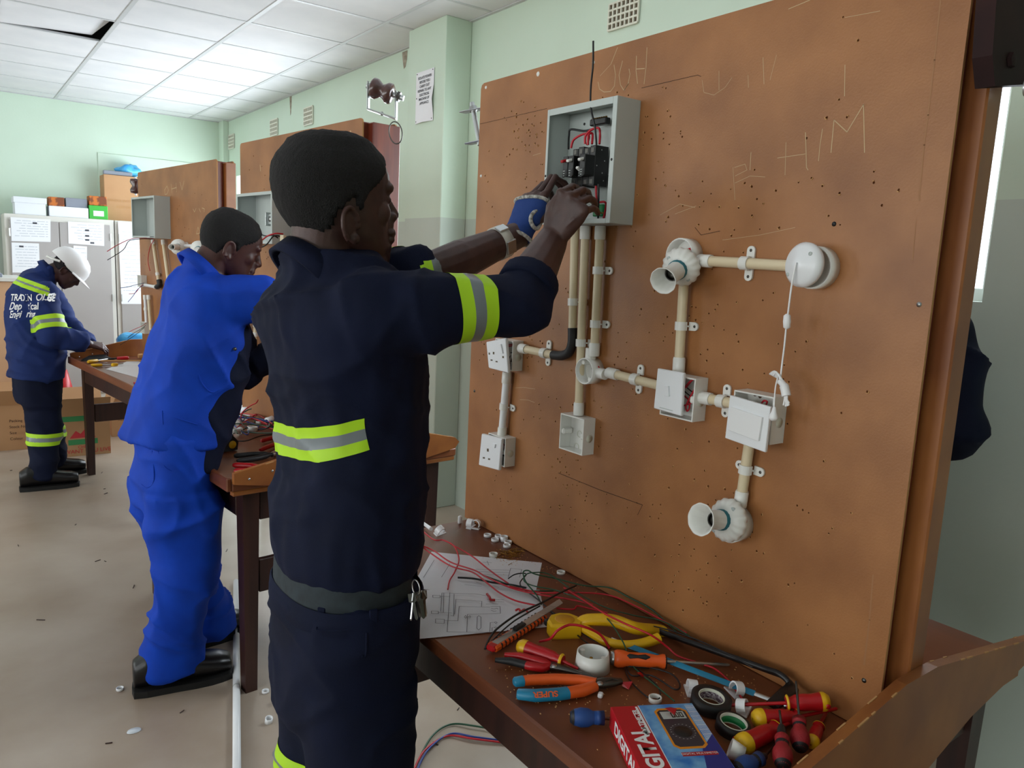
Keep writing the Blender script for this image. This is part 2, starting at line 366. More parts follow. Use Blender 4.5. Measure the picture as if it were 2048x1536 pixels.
# ================================================================ workstations: a two-sided bench carrying an upright fibreboard
TZ = .786
def station(o, yaw, L, T, label, xf, xb, y0, y1, lip, gus, pits=(), z1=2.011):
    t = thing('workbench', label, 'workbench', o, yaw, 'practice benches with fibreboard uprights')
    def B(name, a, b, m, bev=.003, par=t): mb = MB(); mb.box2(a, b, bev); return mb.build(name, m, par, True)
    # upright: front sheet with rounded top corners, rear sheet, frame stiles and rails
    def sheet(x, n, pits=()):
        """fibreboard sheet; pits are real screw holes sunk into its face"""
        r = .014; poly = [(0, TZ + .002), (L, TZ + .002), (L, z1 - r), (L - r * .3, z1 - r * .3), (L - r, z1), (r, z1), (r * .3, z1 - r * .3), (0, z1 - r)]; N = len(poly)
        vs = list(poly); es = [(i, (i + 1) % N) for i in range(N)]; rings_ = []
        for y, z, q in pits:
            c = [(y + q * math.cos(2 * PI * k / 8), z + q * math.sin(2 * PI * k / 8)) for k in range(8)]; o_ = len(vs); vs += c; es += [(o_ + k, o_ + (k + 1) % 8) for k in range(8)]; rings_.append(c)
        cv, _, cf = geometry.delaunay_2d_cdt([Vec2(p) for p in vs], es, [], 0, 1e-7)[:3]
        mb = MB(); P = np.array([(p[0], p[1], p[2]) for p in pits]) if pits else np.zeros((0, 3)); keep_ = []
        for f in cf:
            c = sum((cv[k] for k in f), Vec2((0, 0))) / len(f)
            if not len(P) or ((P[:, 0] - c.x) ** 2 + (P[:, 1] - c.y) ** 2 > (P[:, 2] * .97) ** 2).all(): keep_.append(tuple(f))
        mb.add([(x, p.x, p.y) for p in cv], keep_, 0)
        mb.add([(x + .006, *p) for p in poly], [tuple(range(N))], 0)
        mb.add([(x, *p) for p in poly] + [(x + .006, *p) for p in poly], [(i, (i + 1) % N, N + (i + 1) % N, N + i) for i in range(N)], 1)
        for c in rings_: mb.add([(x, *p) for p in c] + [(x + .0045, *p) for p in c], [(k, (k + 1) % 8, 8 + (k + 1) % 8, 8 + k) for k in range(8)] + [tuple(range(8, 16))], 0)
        me = mb.mesh(n); bm = bmesh.new(); bm.from_mesh(me); bmesh.ops.remove_doubles(bm, verts=bm.verts, dist=3e-6); bmesh.ops.recalc_face_normals(bm, faces=bm.faces); bm.to_mesh(me); bm.free()
        return link(me, n, ['hardboard', 'hardboard_edge'], t, True)
    sh = sheet(0, 'board_panel', pits); sheet(T - .006, 'rear_board_panel')
    B('frame_stile', (.0065, .012, TZ + .002), (.04, .05, z1 - .01), 'wood_red'); B('frame_stile', (.0065, L - .05, TZ + .002), (T - .0065, L - .004, z1 - .01), 'wood_red')
    B('frame_rail', (.0065, .05, z1 - .06), (T - .0065, L - .05, z1 - .004), 'wood_red')
    B('end_post', (.041 if T < .12 else .03, -.022, .70), (T, .045, z1 - .012), 'wood_post' if T < .12 else 'wood_red')
    # bench
    B('tabletop', (xf, y0, TZ - .032), (xb, y1, TZ), 'wood', .004)
    B('edge_strip', (xf + .004, y0 + .004, TZ - .05), (xb - .004, y0 + .03, TZ - .0325), 'wood_post')
    if lip:
        B('front_lip', (xf - .018, y0, TZ - .03), (xf - .0005, y1, TZ + .016), 'wood', .004)
    def gusset(y, s, n):
        mb = MB(); m = Matrix(((1, 0, 0, 0), (0, 0, 1, 0), (0, 1, 0, 0), (0, 0, 0, 1))); c0, c1 = -.005, T + .01
        poly = [(xf, TZ + .035), (xf, TZ - .002), (xf + .24, TZ - .045), (c0, TZ - .085), (c1, TZ - .085), (xb - .28, TZ - .034), (xb - .02, TZ + .006), (xb, TZ + .03), (xb - .022, TZ + .05), (c1, TZ + .115), (c0, TZ + .115)]
        mb.prism(poly, y, y + s * .018, m); g = mb.build(n, 'wood_post', t, True)
        mb = MB(); rnd = random.Random(5)
        for a, b in ((xf, c0), (c1, xb - .022)):                      # splintered pale arris along the sloping top edge
            z0, z1_ = (TZ + .035, TZ + .115) if a == xf else (TZ + .115, TZ + .05)
            x = a + .01
            while x < b - .02:
                w = rnd.uniform(.006, .03); k = (x + w / 2 - a) / (b - a); z = z0 + (z1_ - z0) * k
                if rnd.random() < .75: mb.box((x + w / 2, y + rnd.choice((.0008, .0008, .0172)), z - .0004), (w, .0025, .0025), 0, Matrix.Rotation(-math.atan2(z1_ - z0, b - a), 3, 'Y'))
                x += w + rnd.uniform(.002, .02)
        if mb.v: q = mb.build('splintered_edge', 'wood_chip', g, True); q['kind'] = 'stuff'
        for k in range(3):
            mb = MB(); x = xf + .05 + .08 * k; mb.lathe([(.0001, .0012), (.004, .001), (.004, 0)], zaxis((x, y - s * .0002, TZ + .01 + .016 * k), (0, -s, 0)), 10); mb.build('screw', 'steel', g, True)
        return g
    if 'n' in gus: gusset(y0 - .0185, 1, 'end_board')
    if 'f' in gus: gusset(y1 + .0005, 1, 'end_board')
    lg = .058
    for (lx, ly) in ((xf + .05, y0 + .035), (xf + .05, y1 - .035 - lg), (xb - .06 - lg, y0 + .035), (xb - .06 - lg, y1 - .035 - lg)):
        mb = MB(); z = TZ - .051; k = .008
        mb.hull([(lx + k, ly + k, 0), (lx + lg - k, ly + k, 0), (lx + k, ly + lg - k, 0), (lx + lg - k, ly + lg - k, 0)] + [(lx, ly, z), (lx + lg, ly, z), (lx, ly + lg, z), (lx + lg, ly + lg, z)]); mb.build('leg', 'wood_dark', t, True)
    B('apron', (xf + .052, y0 + .1, TZ - .15), (xf + .078, y1 - .1, TZ - .034), 'wood_dark'); B('apron', (xb - .09, y0 + .1, TZ - .15), (xb - .064, y1 - .1, TZ - .034), 'wood_dark')
    B('apron', (xf + .112, y0 + .045, TZ - .16), (xb - .124, y0 + .067, TZ - .051), 'wood_dark'); B('apron', (xf + .112, y1 - .067, TZ - .16), (xb - .124, y1 - .045, TZ - .034), 'wood_dark')
    B('stretcher', (xf + .112, y0 + .05, .36), (xb - .124, y0 + .075, .48), 'wood_dark'); B('stretcher', (xf + .112, y1 - .075, .36), (xb - .124, y1 - .05, .48), 'wood_dark')
    return t, sh
def spaced(cand):
    out = []
    for c in cand:
        if all(abs(c[0] - o[0]) > c[2] + o[2] + .0012 or abs(c[1] - o[1]) > c[2] + o[2] + .0012 for o in out): out.append(c)
    return out
rnd = random.Random(3); cl = [(rnd.uniform(.62, 1.75), rnd.uniform(.86, 1.85)) for k in range(46)]; cand = []
for k in range(620):
    if rnd.random() < .75: c = rnd.choice(cl); s, z = rnd.gauss(c[0], .05), rnd.gauss(c[1], .05)
    else: s, z = rnd.uniform(.58, 1.78), rnd.uniform(.84, 1.97)
    if not (.575 < s < 1.79 and .83 < z < 1.98) or (z > 1.5 and s < .72 and rnd.random() < .7): continue
    cand.append((s - .554, z, rnd.uniform(.0013, .0022)))
PIT1 = spaced(cand); PITS = [spaced([(rnd.uniform(.05, L_ - .05), rnd.uniform(1.0, 1.95), .003) for k in range(70)]) for L_ in (1.05, 1.278)]
S1, SH1 = station((1.2, .554, 0), 0, 1.252, .088, 'bench with a brown fibreboard holding the open breaker box and lamp holders', -.455, .55, -.022, 1.24, False, 'n', PIT1)
S2, SH2 = station((1.197, 2.535, 0), .0935, 1.05, .143, 'bench whose reddish board end carries the brown spool insulator', -.482, .44, -.03, 1.08, True, 'n', PITS[0])
S3, SH3 = station((1.192, 4.284, 0), .113, 1.278, .095, 'bench before the steel cabinets with a blue plastic bag on it', -.38, .44, .10, 1.50, True, 'f', PITS[1])
mb = MB(); mb.M = S3.matrix_basis; mb.box2((-.24, 1.52, TZ - .03), (.34, 1.90, TZ), .003); mb.build('rear_shelf', 'wood', S3)
def bd(u, v, d=0.0): return onx(u, v, 1.2 - d)          # a point d in front of the first fibreboard
def P1(s, z, d): return V((1.2 - d, s, z))
# ---- marks on the first board: screw holes, pale burrs, chalk and pencil, fixing screws
mb = MB()
for y, z, r in PIT1:
    if rnd.random() < .85:
        p = P1(y + .554, z, .0003); a = rnd.uniform(0, 6.28); w = rnd.uniform(.8, 2.6)
        mb.tube([p + V((-.0004, math.cos(a + t * w / 4) * r * 1.4, math.sin(a + t * w / 4) * r * 1.4)) for t in range(5)], r * .5, 4)
mb.build('hole_burrs', 'burr', S1)['kind'] = 'stuff'
mb = MB(); n = (-1, 0, 0); ch = lambda pts, w=.0016: ribbon(mb, [bd(u, v, .0004) for u, v in pts], w, n)
ch([(1235, 95), (1222, 128)]); ch([(1222, 128), (1200, 152)], .001); ch([(1228, 130), (1231, 150), (1229, 172), (1221, 183), (1208, 184), (1199, 178), (1196, 164)])
ch([(1245, 122), (1238, 150), (1241, 170), (1248, 181), (1256, 168), (1260, 148), (1258, 138)]); ch([(1248, 181), (1258, 165)], .001)
ch([(1273, 112), (1272, 140), (1275, 167)]); ch([(1273, 138), (1289, 137)]); ch([(1294, 95), (1292, 135), (1288, 168)], .0013)
ch([(1611, 265), (1613, 335), (1616, 340)], .0014); ch([(1572, 285), (1570, 350)], .001); ch([(1555, 316), (1610, 308)], .001)
ch([(1645, 258), (1640, 290), (1637, 322)], .0012); ch([(1662, 305), (1668, 240), (1694, 264), (1727, 209), (1729, 305)], .0015)
ch([(1502, 305), (1500, 340)], .0012); ch([(1466, 335), (1470, 400)], .0008); ch([(1469, 335), (1490, 328), (1494, 340), (1470, 352)], .0008); ch([(1470, 366), (1500, 352), (1530, 354)], .0008)
ch([(1438, 142), (1438, 180)], .0009); ch([(1404, 160), (1408, 185), (1428, 190), (1450, 175), (1464, 155)], .0007); ch([(1496, 150), (1497, 175)], .0009); ch([(1526, 115), (1528, 168)], .0011); ch([(1553, 110), (1540, 160)], .0008)
ch([(1577, 18), (1620, 0)], .0012); ch([(1690, 130), (1689, 192)], .0012); ch([(1690, 35), (1760, 22)], .0008); ch([(1828, 1330), (1700, 1330)][:1] + [(1828, 1330)], .001)
ch([(1320, 430), (1360, 408), (1390, 415)], .0009); ch([(1350, 428), (1392, 412)], .0008); ch([(1445, 480), (1520, 470), (1590, 455)], .0007)
ch([(1030, 776), (1048, 775), (1070, 778)], .001); ch([(1040, 799), (1056, 800), (1069, 805)], .001); ch([(1066, 311), (1082, 306)], .0008)
mb.build('chalk_writing', 'chalk', SH1)['kind'] = 'stuff'
mb = MB(); ch2 = lambda pts, w=.0009: ribbon(mb, [bd(u, v, .0004) for u, v in pts], w, n)
ch2([(960, 248), (1094, 217)]); ch2([(1283, 176), (1395, 150), (1402, 153)]); ch2([(1117, 946), (1200, 980), (1285, 1010)], .0012); ch2([(1285, 1010), (1275, 1030)])
ch2([(1390, 455), (1402, 470), (1440, 462)]); ch2([(1058, 690), (1065, 700)]); ch2([(1000, 580), (1090, 575)])
mb.build('pencil_lines', 'hole', SH1)['kind'] = 'stuff'
mat('scratch', (158, 112, 74), .7)
mb = MB(); ch2 = lambda pts, w=.0022: ribbon(mb, [bd(u, v, .0003) for u, v in pts], w, n)
ch2([(1881, 0), (1869, 120), (1856, 230), (1848, 290), (1838, 400)]); ch2([(1746, 1150), (1739, 1240), (1728, 1330)]); ch2([(1832, 440), (1825, 520)], .0012)
mb.build('scratches', 'scratch', SH1)['kind'] = 'stuff'
for u, v, mm in [(1838, 609, 'steel'), (1728, 1361, 'steel_dark'), (1668, 448, 'black'), (1187, 125, 'pvc'), (972, 175, 'pvc'), (962, 352, 'pvc'), (949, 782, 'steel_dark')]:
    MB().lathe([(.0001, .0022), (.0032, .0016), (.0042, 0)], zaxis(bd(u, v, .0001), (-1, 0, 0)), 12).build('screw', mm, SH1)
mb = MB(); mb.lathe([(.0001, .003), (.004, .002), (.006, 0)], zaxis(bd(1076, 148, .0001), (-1, 0, 0)), 10); mb.build('adhesive_dab', 'pvc', SH1)
# ---- marks on the other two boards
def chalk_on(sh, t, segs, w=.004):
    mb = MB(); M = t.matrix_basis; n = M.to_3x3() @ V((-1, 0, 0)); p0 = M @ V((-.0005, 0, 0))
    for g in segs: ribbon(mb, [onpl(u, v, p0, n) for u, v in g], w, n)
    mb.build('chalk_writing', 'chalk', sh)['kind'] = 'stuff'
chalk_on(SH3, S3, [[(334, 372), (329, 380), (330, 389), (334, 388), (337, 380), (334, 372)], [(342, 368), (344, 386)], [(352, 366), (353, 384)], [(343, 378), (353, 375)], [(360, 364), (364, 380), (368, 362)],
                   [(386, 418), (389, 424), (392, 417)], [(398, 417), (401, 424)], [(404, 416), (409, 418), (408, 424)], [(396, 454), (393, 468), (400, 466), (396, 454)]])
chalk_on(SH2, S2, [[(520, 330), (521, 342)], [(700, 262), (702, 263)]])
# ================================================================ electrical fittings on the first board
def openbox(mb, s0, s1, z0, z1, d, t=.003, x=1.2):
    """surface box open at the front: back plate and four sides; s0 < s1"""
    g = .0004
    mb.box2((x - g, s0, z0), (x - t, s1, z1)); mb.box2((x - t, s0, z0), (x - d, s0 + t, z1), .0006); mb.box2((x - t, s1 - t, z0), (x - d, s1, z1), .0006)
    mb.box2((x - t, s0 + t, z0), (x - d, s1 - t, z0 + t), .0006); mb.box2((x - t, s0 + t, z1 - t), (x - d, s1 - t, z1), .0006); return mb
def slab(mb, px, d0, d1, bev=.003, mi=0):
    """plate whose front corners were sighted at distance d1 from the board"""
    c = [bd(u, v, d1) for u, v in px]; m = sum(c, V()) / 4; pts = []
    for k in range(4):
        p = c[k]; a = (c[k - 1] - p).normalized() * bev; b = (c[(k + 1) % 4] - p).normalized() * bev; back = V((d1 - d0, 0, 0)); f = V((bev * .6, 0, 0))
        pts += [p + a * 1.2 + b * .5, p + a * .5 + b * 1.2, p + a * .4 + f, p + b * .4 + f, p + a * .4 + back, p + b * .4 + back]
    return mb.hull(pts, mi)
def bar(a, b, r=.010, m='pvc_cream', name='pipe', par=None, seg=14): return MB().tube([a, b], r, seg).build(name, m, par)
def coupler(a, b, par): 
    d = (V(b) - V(a)); return MB().tube([a, a + d * .08, a + d * .1, b - d * .1, b - d * .08, b], [.0118, .0118, .0125, .0125, .0122, .0122], 16).build('coupler', 'pvc', par)
def saddle(p, axis, par, one=False, side=1, flip=False):
    """moulded clip over a pipe at p with pipe direction axis; tabs with a screw on one or both sides"""
    axis = V(axis).normalized(); out = V((-1, 0, 0)); sd = axis.cross(out) * side; mb = MB(); w = .0085; d0 = 1.2 - p.x
    arc = [(sd * math.cos(a) * .0128 + out * math.sin(a) * .0128) for a in [PI * k / 12 - .25 * (k == 0) + .25 * (k == 12) for k in range(13)]]
    inn = [q * (.0103 / .0128) for q in arc]
    ring = lambda t: [p + q + axis * t for q in arc] + [p + q + axis * t for q in inn[::-1]]
    mb.loft([ring(-w), ring(w)], True, 0, False)
    for s in ((1,) if one else (1, -1)):
        base = p - out * (d0 - .002); tab = []
        for k in range(9):
            a = -PI / 2 + PI * k / 8; tab.append((s * (.024 + .008 * math.cos(a)), .0085 * math.sin(a)))
        tab = [(s * .010, -.0085)] + tab + [(s * .010, .0085)]
        m = Matrix((sd, axis, out)).transposed().to_4x4(); m.translation = base; mb.prism(tab, -.001, .003, m)
        mb.box(base + sd * s * .0118 + out * d0 * .5, (.003, .003, .003))
    o = mb.build('saddle_clip', 'pvc', par)
    for s in ((1,) if one else (1, -1)):
        q = p - out * (d0 - .0055) + sd * s * .024; MB().lathe([(.0001, .0006), (.0024, .0004), (.0033, -.001)], zaxis(q, out), 10).build('screw', 'steel_dark', o)
    return o
DP = .0165                                             # pipe centre in front of the board
pb = lambda u, v: bd(u, v, DP)
def conduit(a, b, label, coup=(), sad=(), mm='pvc_cream'):
    """straight pipe sighted from a to b; couplers (fraction, length) and clips (pixel, one-sided, side)"""
    A, B_ = pb(*a), pb(*b); d = (B_ - A).normalized(); lo = min(A, B_, key=lambda p: p.z)
    t = thing('conduit_pipe', label, 'conduit pipe', lo, 0, 'conduit runs on the fibreboard'); bar(A, B_, .010, mm, 'pipe', t)
    if 'a' in coup: coupler(A, A + d * .03, t)
    if 'b' in coup: coupler(B_ - d * .03, B_, t)
    for (u, v), one, side in sad:
        q = pb(u, v); k = (q - A).dot(d); saddle(A + d * k, d, t, one, side)
    return t, A, B_
conduit((1171, 452), (1157, 830), 'cream conduit running from the breaker box down to the empty square box', 'ab', [((1166, 686), True, -1)])
conduit((1201, 452), (1188, 712), 'cream conduit between the breaker box and the open round box', 'ab', [((1197, 541), True, -1), ((1192, 648), True, -1)])
t, A, B_ = conduit((1150, 452), (1145, 656), 'cream conduit with a black bend leading to the tilted socket', '', [((1146, 604), True, -1)])
Ce = pb(1106, 710); De = pb(1040, 696)
MB().tube(spline([B_, pb(1144.5, 685), pb(1138, 704), pb(1124, 711), Ce], 6), .0115, 14).build('bend', 'blackrub', t)
bar(Ce, De, .010, 'pvc_cream', 'pipe', t); d = (De - Ce).normalized(); coupler(De - d * .002, De - d * .028, t); saddle(Ce + d * .033, d, t)
conduit((1216, 745), (1318, 771), 'cream conduit between the open round box and the rocker switch', 'a', [((1271, 759), False, 1)])
conduit((1398, 794), (1478, 809), 'short cream conduit between the rocker switch and the blank plate', 'a', [((1444, 803), False, 1)])
conduit((1368, 560), (1357, 744), 'cream conduit running from the scalloped lamp holder down to the rocker switch', 'b', [((1363, 652), True, -1)])
conduit((1398, 521), (1600, 533), 'cream conduit between the scalloped lamp holder and the pull-cord switch', 'a', [((1491, 527), False, 1)])
conduit((1499, 886), (1480, 1012), 'cream conduit running from the blank plate down to a lamp holder', 'b', [((1490, 938), False, 1)])
conduit((1014, 744), (1003, 876), 'white conduit joining the two socket boxes', 'ab', [((1008, 813), True, -1)], 'pvc_white')

def plain_box(label, sr, zt, zb, w=.086, d=.036, name='socket_box', cat='junction box', knock=None):
    t = thing(name, label, cat, (1.2 - d / 2, sr + w / 2, zb)); openbox(MB(), sr, sr + w, zb, zt, d).build('back_box', 'pvc', t)
    # moulded lugs and knock-outs
    for zz in (.5,):
        for s in (sr + .008, sr + w - .008): MB().box((1.2 - d * .55, s, zb + (zt - zb) * zz), (d * .8, .012, .014), .003).build('lug', 'pvc', t)
    m = zaxis((1.2 - d * .45, sr - .0002, zb + (zt - zb) * .45), (0, -1, 0)); MB().lathe([(.0001, .0003), (.0095, .0003), (.0095, -.0003)], m, 18).build('knockout', 'vent', t)
    return t
def wires(par, paths, mm, r=.0016):
    for p in paths: MB().tube(spline(p, 6), r, 6).build('wire', mm, par)
# the empty square box
a, b = bd(1120, 826, .038), bd(1160, 912, .038)
c = bd(1167, 840, .038)
t = plain_box('empty white square box at the foot of a conduit', c.y, a.z, a.z - .086, a.y - c.y)
MB().lathe([(.0001, .0003), (.009, .0003), (.009, -.0005)], zaxis(bd(1131, 842, .0035), (-1, 0, 0)), 16).build('knockout', 'hardboard', t)
for uv in ((1159, 868), (1153, 893)): MB().lathe([(.0065, .0002), (.0085, .0002), (.0085, -.0004), (.0065, -.0004)], zaxis(bd(*uv, .0035), (-1, 0, 0)), 16, cap=False).build('slot_ring', 'vent', t)
# rocker switch hanging off its box
a = bd(1417, 756); t = plain_box('white rocker switch hanging off its box with red wires behind', a.y, a.z, a.z - .086, name='rocker_switch', cat='switch', d=.038)
slab(MB(), [(1314.6, 736.8), (1366.6, 746), (1361.7, 832.6), (1306.7, 816.5)], .046, .053).build('face_plate', 'pvc_white', t)
slab(MB(), [(1327, 772), (1336, 772), (1337, 793), (1328, 792)], .053, .058, .001).build('rocker', 'pvc_white', t)
slab(MB(), [(1319, 814), (1345, 821), (1345, 822.5), (1319, 815.5)], .0525, .0536, .0002).build('label_strip', 'boxgrey', t)
q = lambda u, v, d: bd(u, v, d)
wires(t, [[q(1368, 778, .02), q(1378, 765, .03), q(1391, 758, .028), q(1392, 772, .03), q(1380, 795, .03), q(1372, 812, .03), q(1374, 822, .03), q(1379, 815, .028), q(1377, 800, .02), q(1364, 788, .02)],
          [q(1364, 812, .03), q(1378, 808, .025), q(1392, 802, .02)], [q(1372, 775, .025), q(1385, 760, .02), q(1393, 757, .01)]], 'redwire', .0018)
wires(t, [[q(1366, 780, .015), q(1378, 790, .012), q(1390, 796, .01)], [q(1370, 772, .012), q(1382, 782, .01), q(1394, 790, .008)]], 'blackwire', .0012)
# blank plate hanging off its box
a = bd(1576, 792); t = plain_box('white blank plate hanging low in front of its box under the pull cord', a.y, a.z, a.z - .086, name='blank_plate', cat='switch', d=.040)
slab(MB(), [(1459.5, 790.5), (1541, 814), (1530, 905), (1449.6, 876)], .054, .060, .002).build('face_plate', 'pvc_white', t)
slab(MB(), [(1460.7, 814), (1524, 835), (1516.4, 883), (1456, 860)], .060, .0645, .0012).build('raised_panel', 'white', t)
wires(t, [[q(1520, 812, .02), q(1527, 802, .03), q(1534, 803, .03), q(1532, 810, .02)], [q(1530, 855, .03), q(1547, 853, .02)]], 'redwire', .0018)
for uv in ((1510, 789), (1520, 793)): MB().lathe([(.0001, .0004), (.0035, .0004), (.0035, -.0004)], zaxis(bd(*uv, .0035), (-1, 0, 0)), 12).build('screw_hole', 'brickhole', t)
# sockets
def socket(label, boxuv, plate, dp, double, pins, rock):
    a = bd(*boxuv); t = plain_box(label, a.y, a.z, a.z - .078, .080, .034, 'wall_socket', 'wall socket')
    fp = slab(MB(), plate, dp - .008, dp).build('face_plate', 'pvc_white', t)
    for u, v, w, h in pins: slab(MB(), [(u - w, v - h), (u + w, v - h + .5), (u + w, v + h + .5), (u - w, v + h)], dp - .001, dp + .0004, .0003).build('pin_slot_shade', 'brickhole', fp)  # dark slabs on the plate stand in for shade inside the slots
    slab(MB(), rock, dp, dp + .004, .001).build('rocker', 'pvc_white', t); return t
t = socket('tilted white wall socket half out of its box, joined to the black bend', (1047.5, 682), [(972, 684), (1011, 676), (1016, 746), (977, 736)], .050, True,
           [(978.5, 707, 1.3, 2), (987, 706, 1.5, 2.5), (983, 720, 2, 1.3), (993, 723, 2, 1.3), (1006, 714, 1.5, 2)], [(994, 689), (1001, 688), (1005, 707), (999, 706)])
wires(t, [[q(1017, 690, .03), q(1027, 688, .02)], [q(1017, 693, .03), q(1027, 691, .02)]], 'redwire', .0015)
wires(t, [[q(1020, 728, .03), q(1019, 716, .03), q(1026, 703, .02)], [q(1022, 705, .03), q(1025, 712, .02), q(1022, 724, .02)]], 'blackwire', .0014)
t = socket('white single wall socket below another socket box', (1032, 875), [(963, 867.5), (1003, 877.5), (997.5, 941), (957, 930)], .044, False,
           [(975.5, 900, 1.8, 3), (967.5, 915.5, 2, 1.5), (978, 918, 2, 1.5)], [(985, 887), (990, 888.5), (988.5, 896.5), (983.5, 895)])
wires(t, [[q(1005, 885, .025), q(1009, 892, .02), q(1008, 902, .02), q(1004, 908, .02)]], 'redwire', .0016)
wires(t, [[q(1002, 912, .02), q(1006, 910, .02), q(1011, 916, .02), q(1009, 926, .02), q(1003, 929, .02)], [q(1000, 931, .02), q(1010, 930, .02)]], 'blackwire', .0014)

def round_box(par, c, r, d, spouts=(), name='round_box'):
    """shallow round surface box, open at the front, with side spouts"""
    m = zaxis(c, (-1, 0, 0)); mb = MB(); mb.lathe([(r - .003, .004), (r - .003, d), (r, d), (r, 0), (.001, 0), (.001, .004), (r - .003, .004)], m, 26, cap=False)
    for s in spouts: mb.tube([c + V((-DP, 0, 0)) + V(s) * (r * .9), c + V((-DP, 0, 0)) + V(s) * (r + .022)], .0125, 16)
    return mb.build(name, 'pvc', par)
# open four-way round box
c = bd(1187, 742, .0); c = bd(1190, 741, .0004); t = thing('round_junction_box', 'white round junction box, open, between two couplers', 'junction box', (1.19, c.y, c.z - .034))
round_box(t, V((1.1998, c.y, c.z)), .0305, .034, [(0, 0, 1), (0, -1, -.02)])
for a in (1.0, 4.1): MB().tube([V((1.195, c.y + math.cos(a) * .022, c.z + math.sin(a) * .022)), V((1.172, c.y + math.cos(a) * .022, c.z + math.sin(a) * .022))], .005, 10).build('lug', 'pvc', t)
wires(t, [[q(1186, 733, .01), q(1190, 745, .02), q(1197, 752, .015)], [q(1184, 736, .015), q(1188, 748, .02), q(1193, 755, .01)]], 'blackwire', .0013)
wires(t, [[q(1193, 728, .012), q(1199, 737, .018)]], 'redwire', .002)

def lampholder(label, boxc, rb, disc, rd, mouth, rm, dd, dm, twist, redp):
    B0 = bd(*boxc, .0002); t = thing('lamp_holder', label, 'lamp holder', (1.18, B0.y, B0.z - rb))
    round_box(t, V((1.1998, B0.y, B0.z)), rb, .03)
    D, Mo = bd(*disc, dd), bd(*mouth, dm); ax = (Mo - D); Lh = ax.length; m = zaxis(D, ax)
    MB().lathe([(.001, -.012), (rd * .93, -.012), (rd, -.008), (rd, .0), (rd * .8, .009), (.022, .013), (.0195, .013)], m, 72, wav=(16, .034), cap=False).build('scalloped_base', 'pvc', t)
    MB().lathe([(.0196, .012), (.0196, .02), (.0192, .021)], m, 28).build('collar_ring', 'tealring', t)
    MB().lathe([(.0185, .02), (.0172, Lh * .6), (.019, Lh * .72), (rm * .9, Lh * .9), (rm, Lh), (rm * .94, Lh), (rm * .82, Lh * .9), (.0155, Lh * .72), (.0145, Lh * .35), (.001, Lh * .35)], m, 60, wav=(10, .012), cap=False).build('skirt', 'pvc', t)
    MB().lathe([(.001, Lh * .36), (.0135, Lh * .36), (.0135, Lh * .52), (.011, Lh * .53)], m, 16, cap=False).build('lamp_socket', 'steel_dark', t)
    for a in (twist, twist + PI):
        MB().lathe([(.0001, .0104), (.004, .0104), (.004, .006)], m @ Matrix.Translation((math.cos(a) * rd * .74, math.sin(a) * rd * .74, 0)), 12).build('screw_hole', 'boxgrey', t)
        MB().box((0, 0, 0), (.004, .003, .010), .001).mesh('x')
    wires(t, [[bd(*p, dd * .45) for p in redp]], 'redwire', .0022); return t
lampholder('white scalloped lamp holder at the corner of two conduits beside the pull-cord switch', (1378, 513), .035, (1361, 535), .0375, (1326, 562), .026, .046, .118, 2.3, [(1374, 500), (1382, 498), (1386, 508), (1383, 512)])
lampholder('white scalloped lamp holder at the lowest end of the conduit run', (1476, 1044), .035, (1453, 1040), .040, (1401, 1039), .030, .048, .120, 1.0, [(1484, 1030), (1492, 1040), (1487, 1055), (1478, 1066)])
# pull-cord ceiling switch
B0 = bd(1641, 536); D = bd(1602, 529, .05); t = thing('pull_switch', 'white round ceiling switch with a long white pull cord', 'switch', (1.18, B0.y, B0.z - .036))
round_box(t, V((1.1998, B0.y, B0.z)), .036, .026)
m = zaxis(D, V((-1, .16, .05))); MB().lathe([(.001, -.014), (.036, -.014), (.0375, -.010), (.0375, -.004), (.030, .004), (.012, .0085), (.010, .010), (.001, .010)], m, 40).build('cover', 'pvc_white', t)
for a in (.7, .7 + PI): MB().lathe([(.0001, .0042), (.0034, .0042), (.0034, -.001)], m @ Matrix.Translation((math.cos(a) * .027, math.sin(a) * .027, .0015)), 12).build('screw_hole', 'boxgrey', t)
MB().tube([V((1.198, B0.y + .012, B0.z - .02)), V((1.165, B0.y + .012, B0.z - .022))], .006, 10).build('lug', 'pvc', t)
wires(t, [[bd(1632, 548, .03), bd(1638, 541, .03), bd(1637, 553, .028), bd(1628, 562, .03), bd(1621, 564, .03)]], 'redwire', .0022)
cord = [bd(1592.5, 525, .062), bd(1588, 545, .064), bd(1582, 580, .062), bd(1577, 620, .06), bd(1573, 650, .058), bd(1569, 690, .056), bd(1564, 730, .056), bd(1561, 757, .058)]
MB().tube(spline(cord, 6), .0016, 8).build('cord', 'white', t)
MB().lathe([(.002, -.013), (.0058, -.010), (.0066, 0), (.0058, .010), (.002, .013)], zaxis(bd(1574, 643, .058), (0, .08, 1)), 14).build('cord_joiner', 'white', t)
k0 = bd(1561, 757, .058)
rn = random.Random(2)
for k in range(7):                                     # hanked cord tied at the end
    a = bd(1540 + 3 * k, 748 + 1.6 * k, .056 + .002 * (k % 3)); b = bd(1566 + rn.uniform(-2, 3), 770, .06); e = bd(1572 + rn.uniform(-5, 7), 812 + rn.uniform(-6, 3), .062)
    MB().tube(spline([a, bd(1552 + k, 744 + k, .062), b, bd(1571 + rn.uniform(-3, 3), 790, .064), e], 5), .0019, 6).build('cord_loop', 'white', t)
MB().tube(spline([bd(1560, 762, .06), bd(1568, 772, .062), bd(1573, 792, .064)], 5), [.0058] * 5 + [.0078] * 6, 10).build('cord_wrap', 'white', t)
MB().tube(spline([bd(1555, 757, .06), bd(1551, 775, .062), bd(1549, 800, .064), bd(1548, 816, .066)], 5), .0014, 6).build('cord', 'white', t)
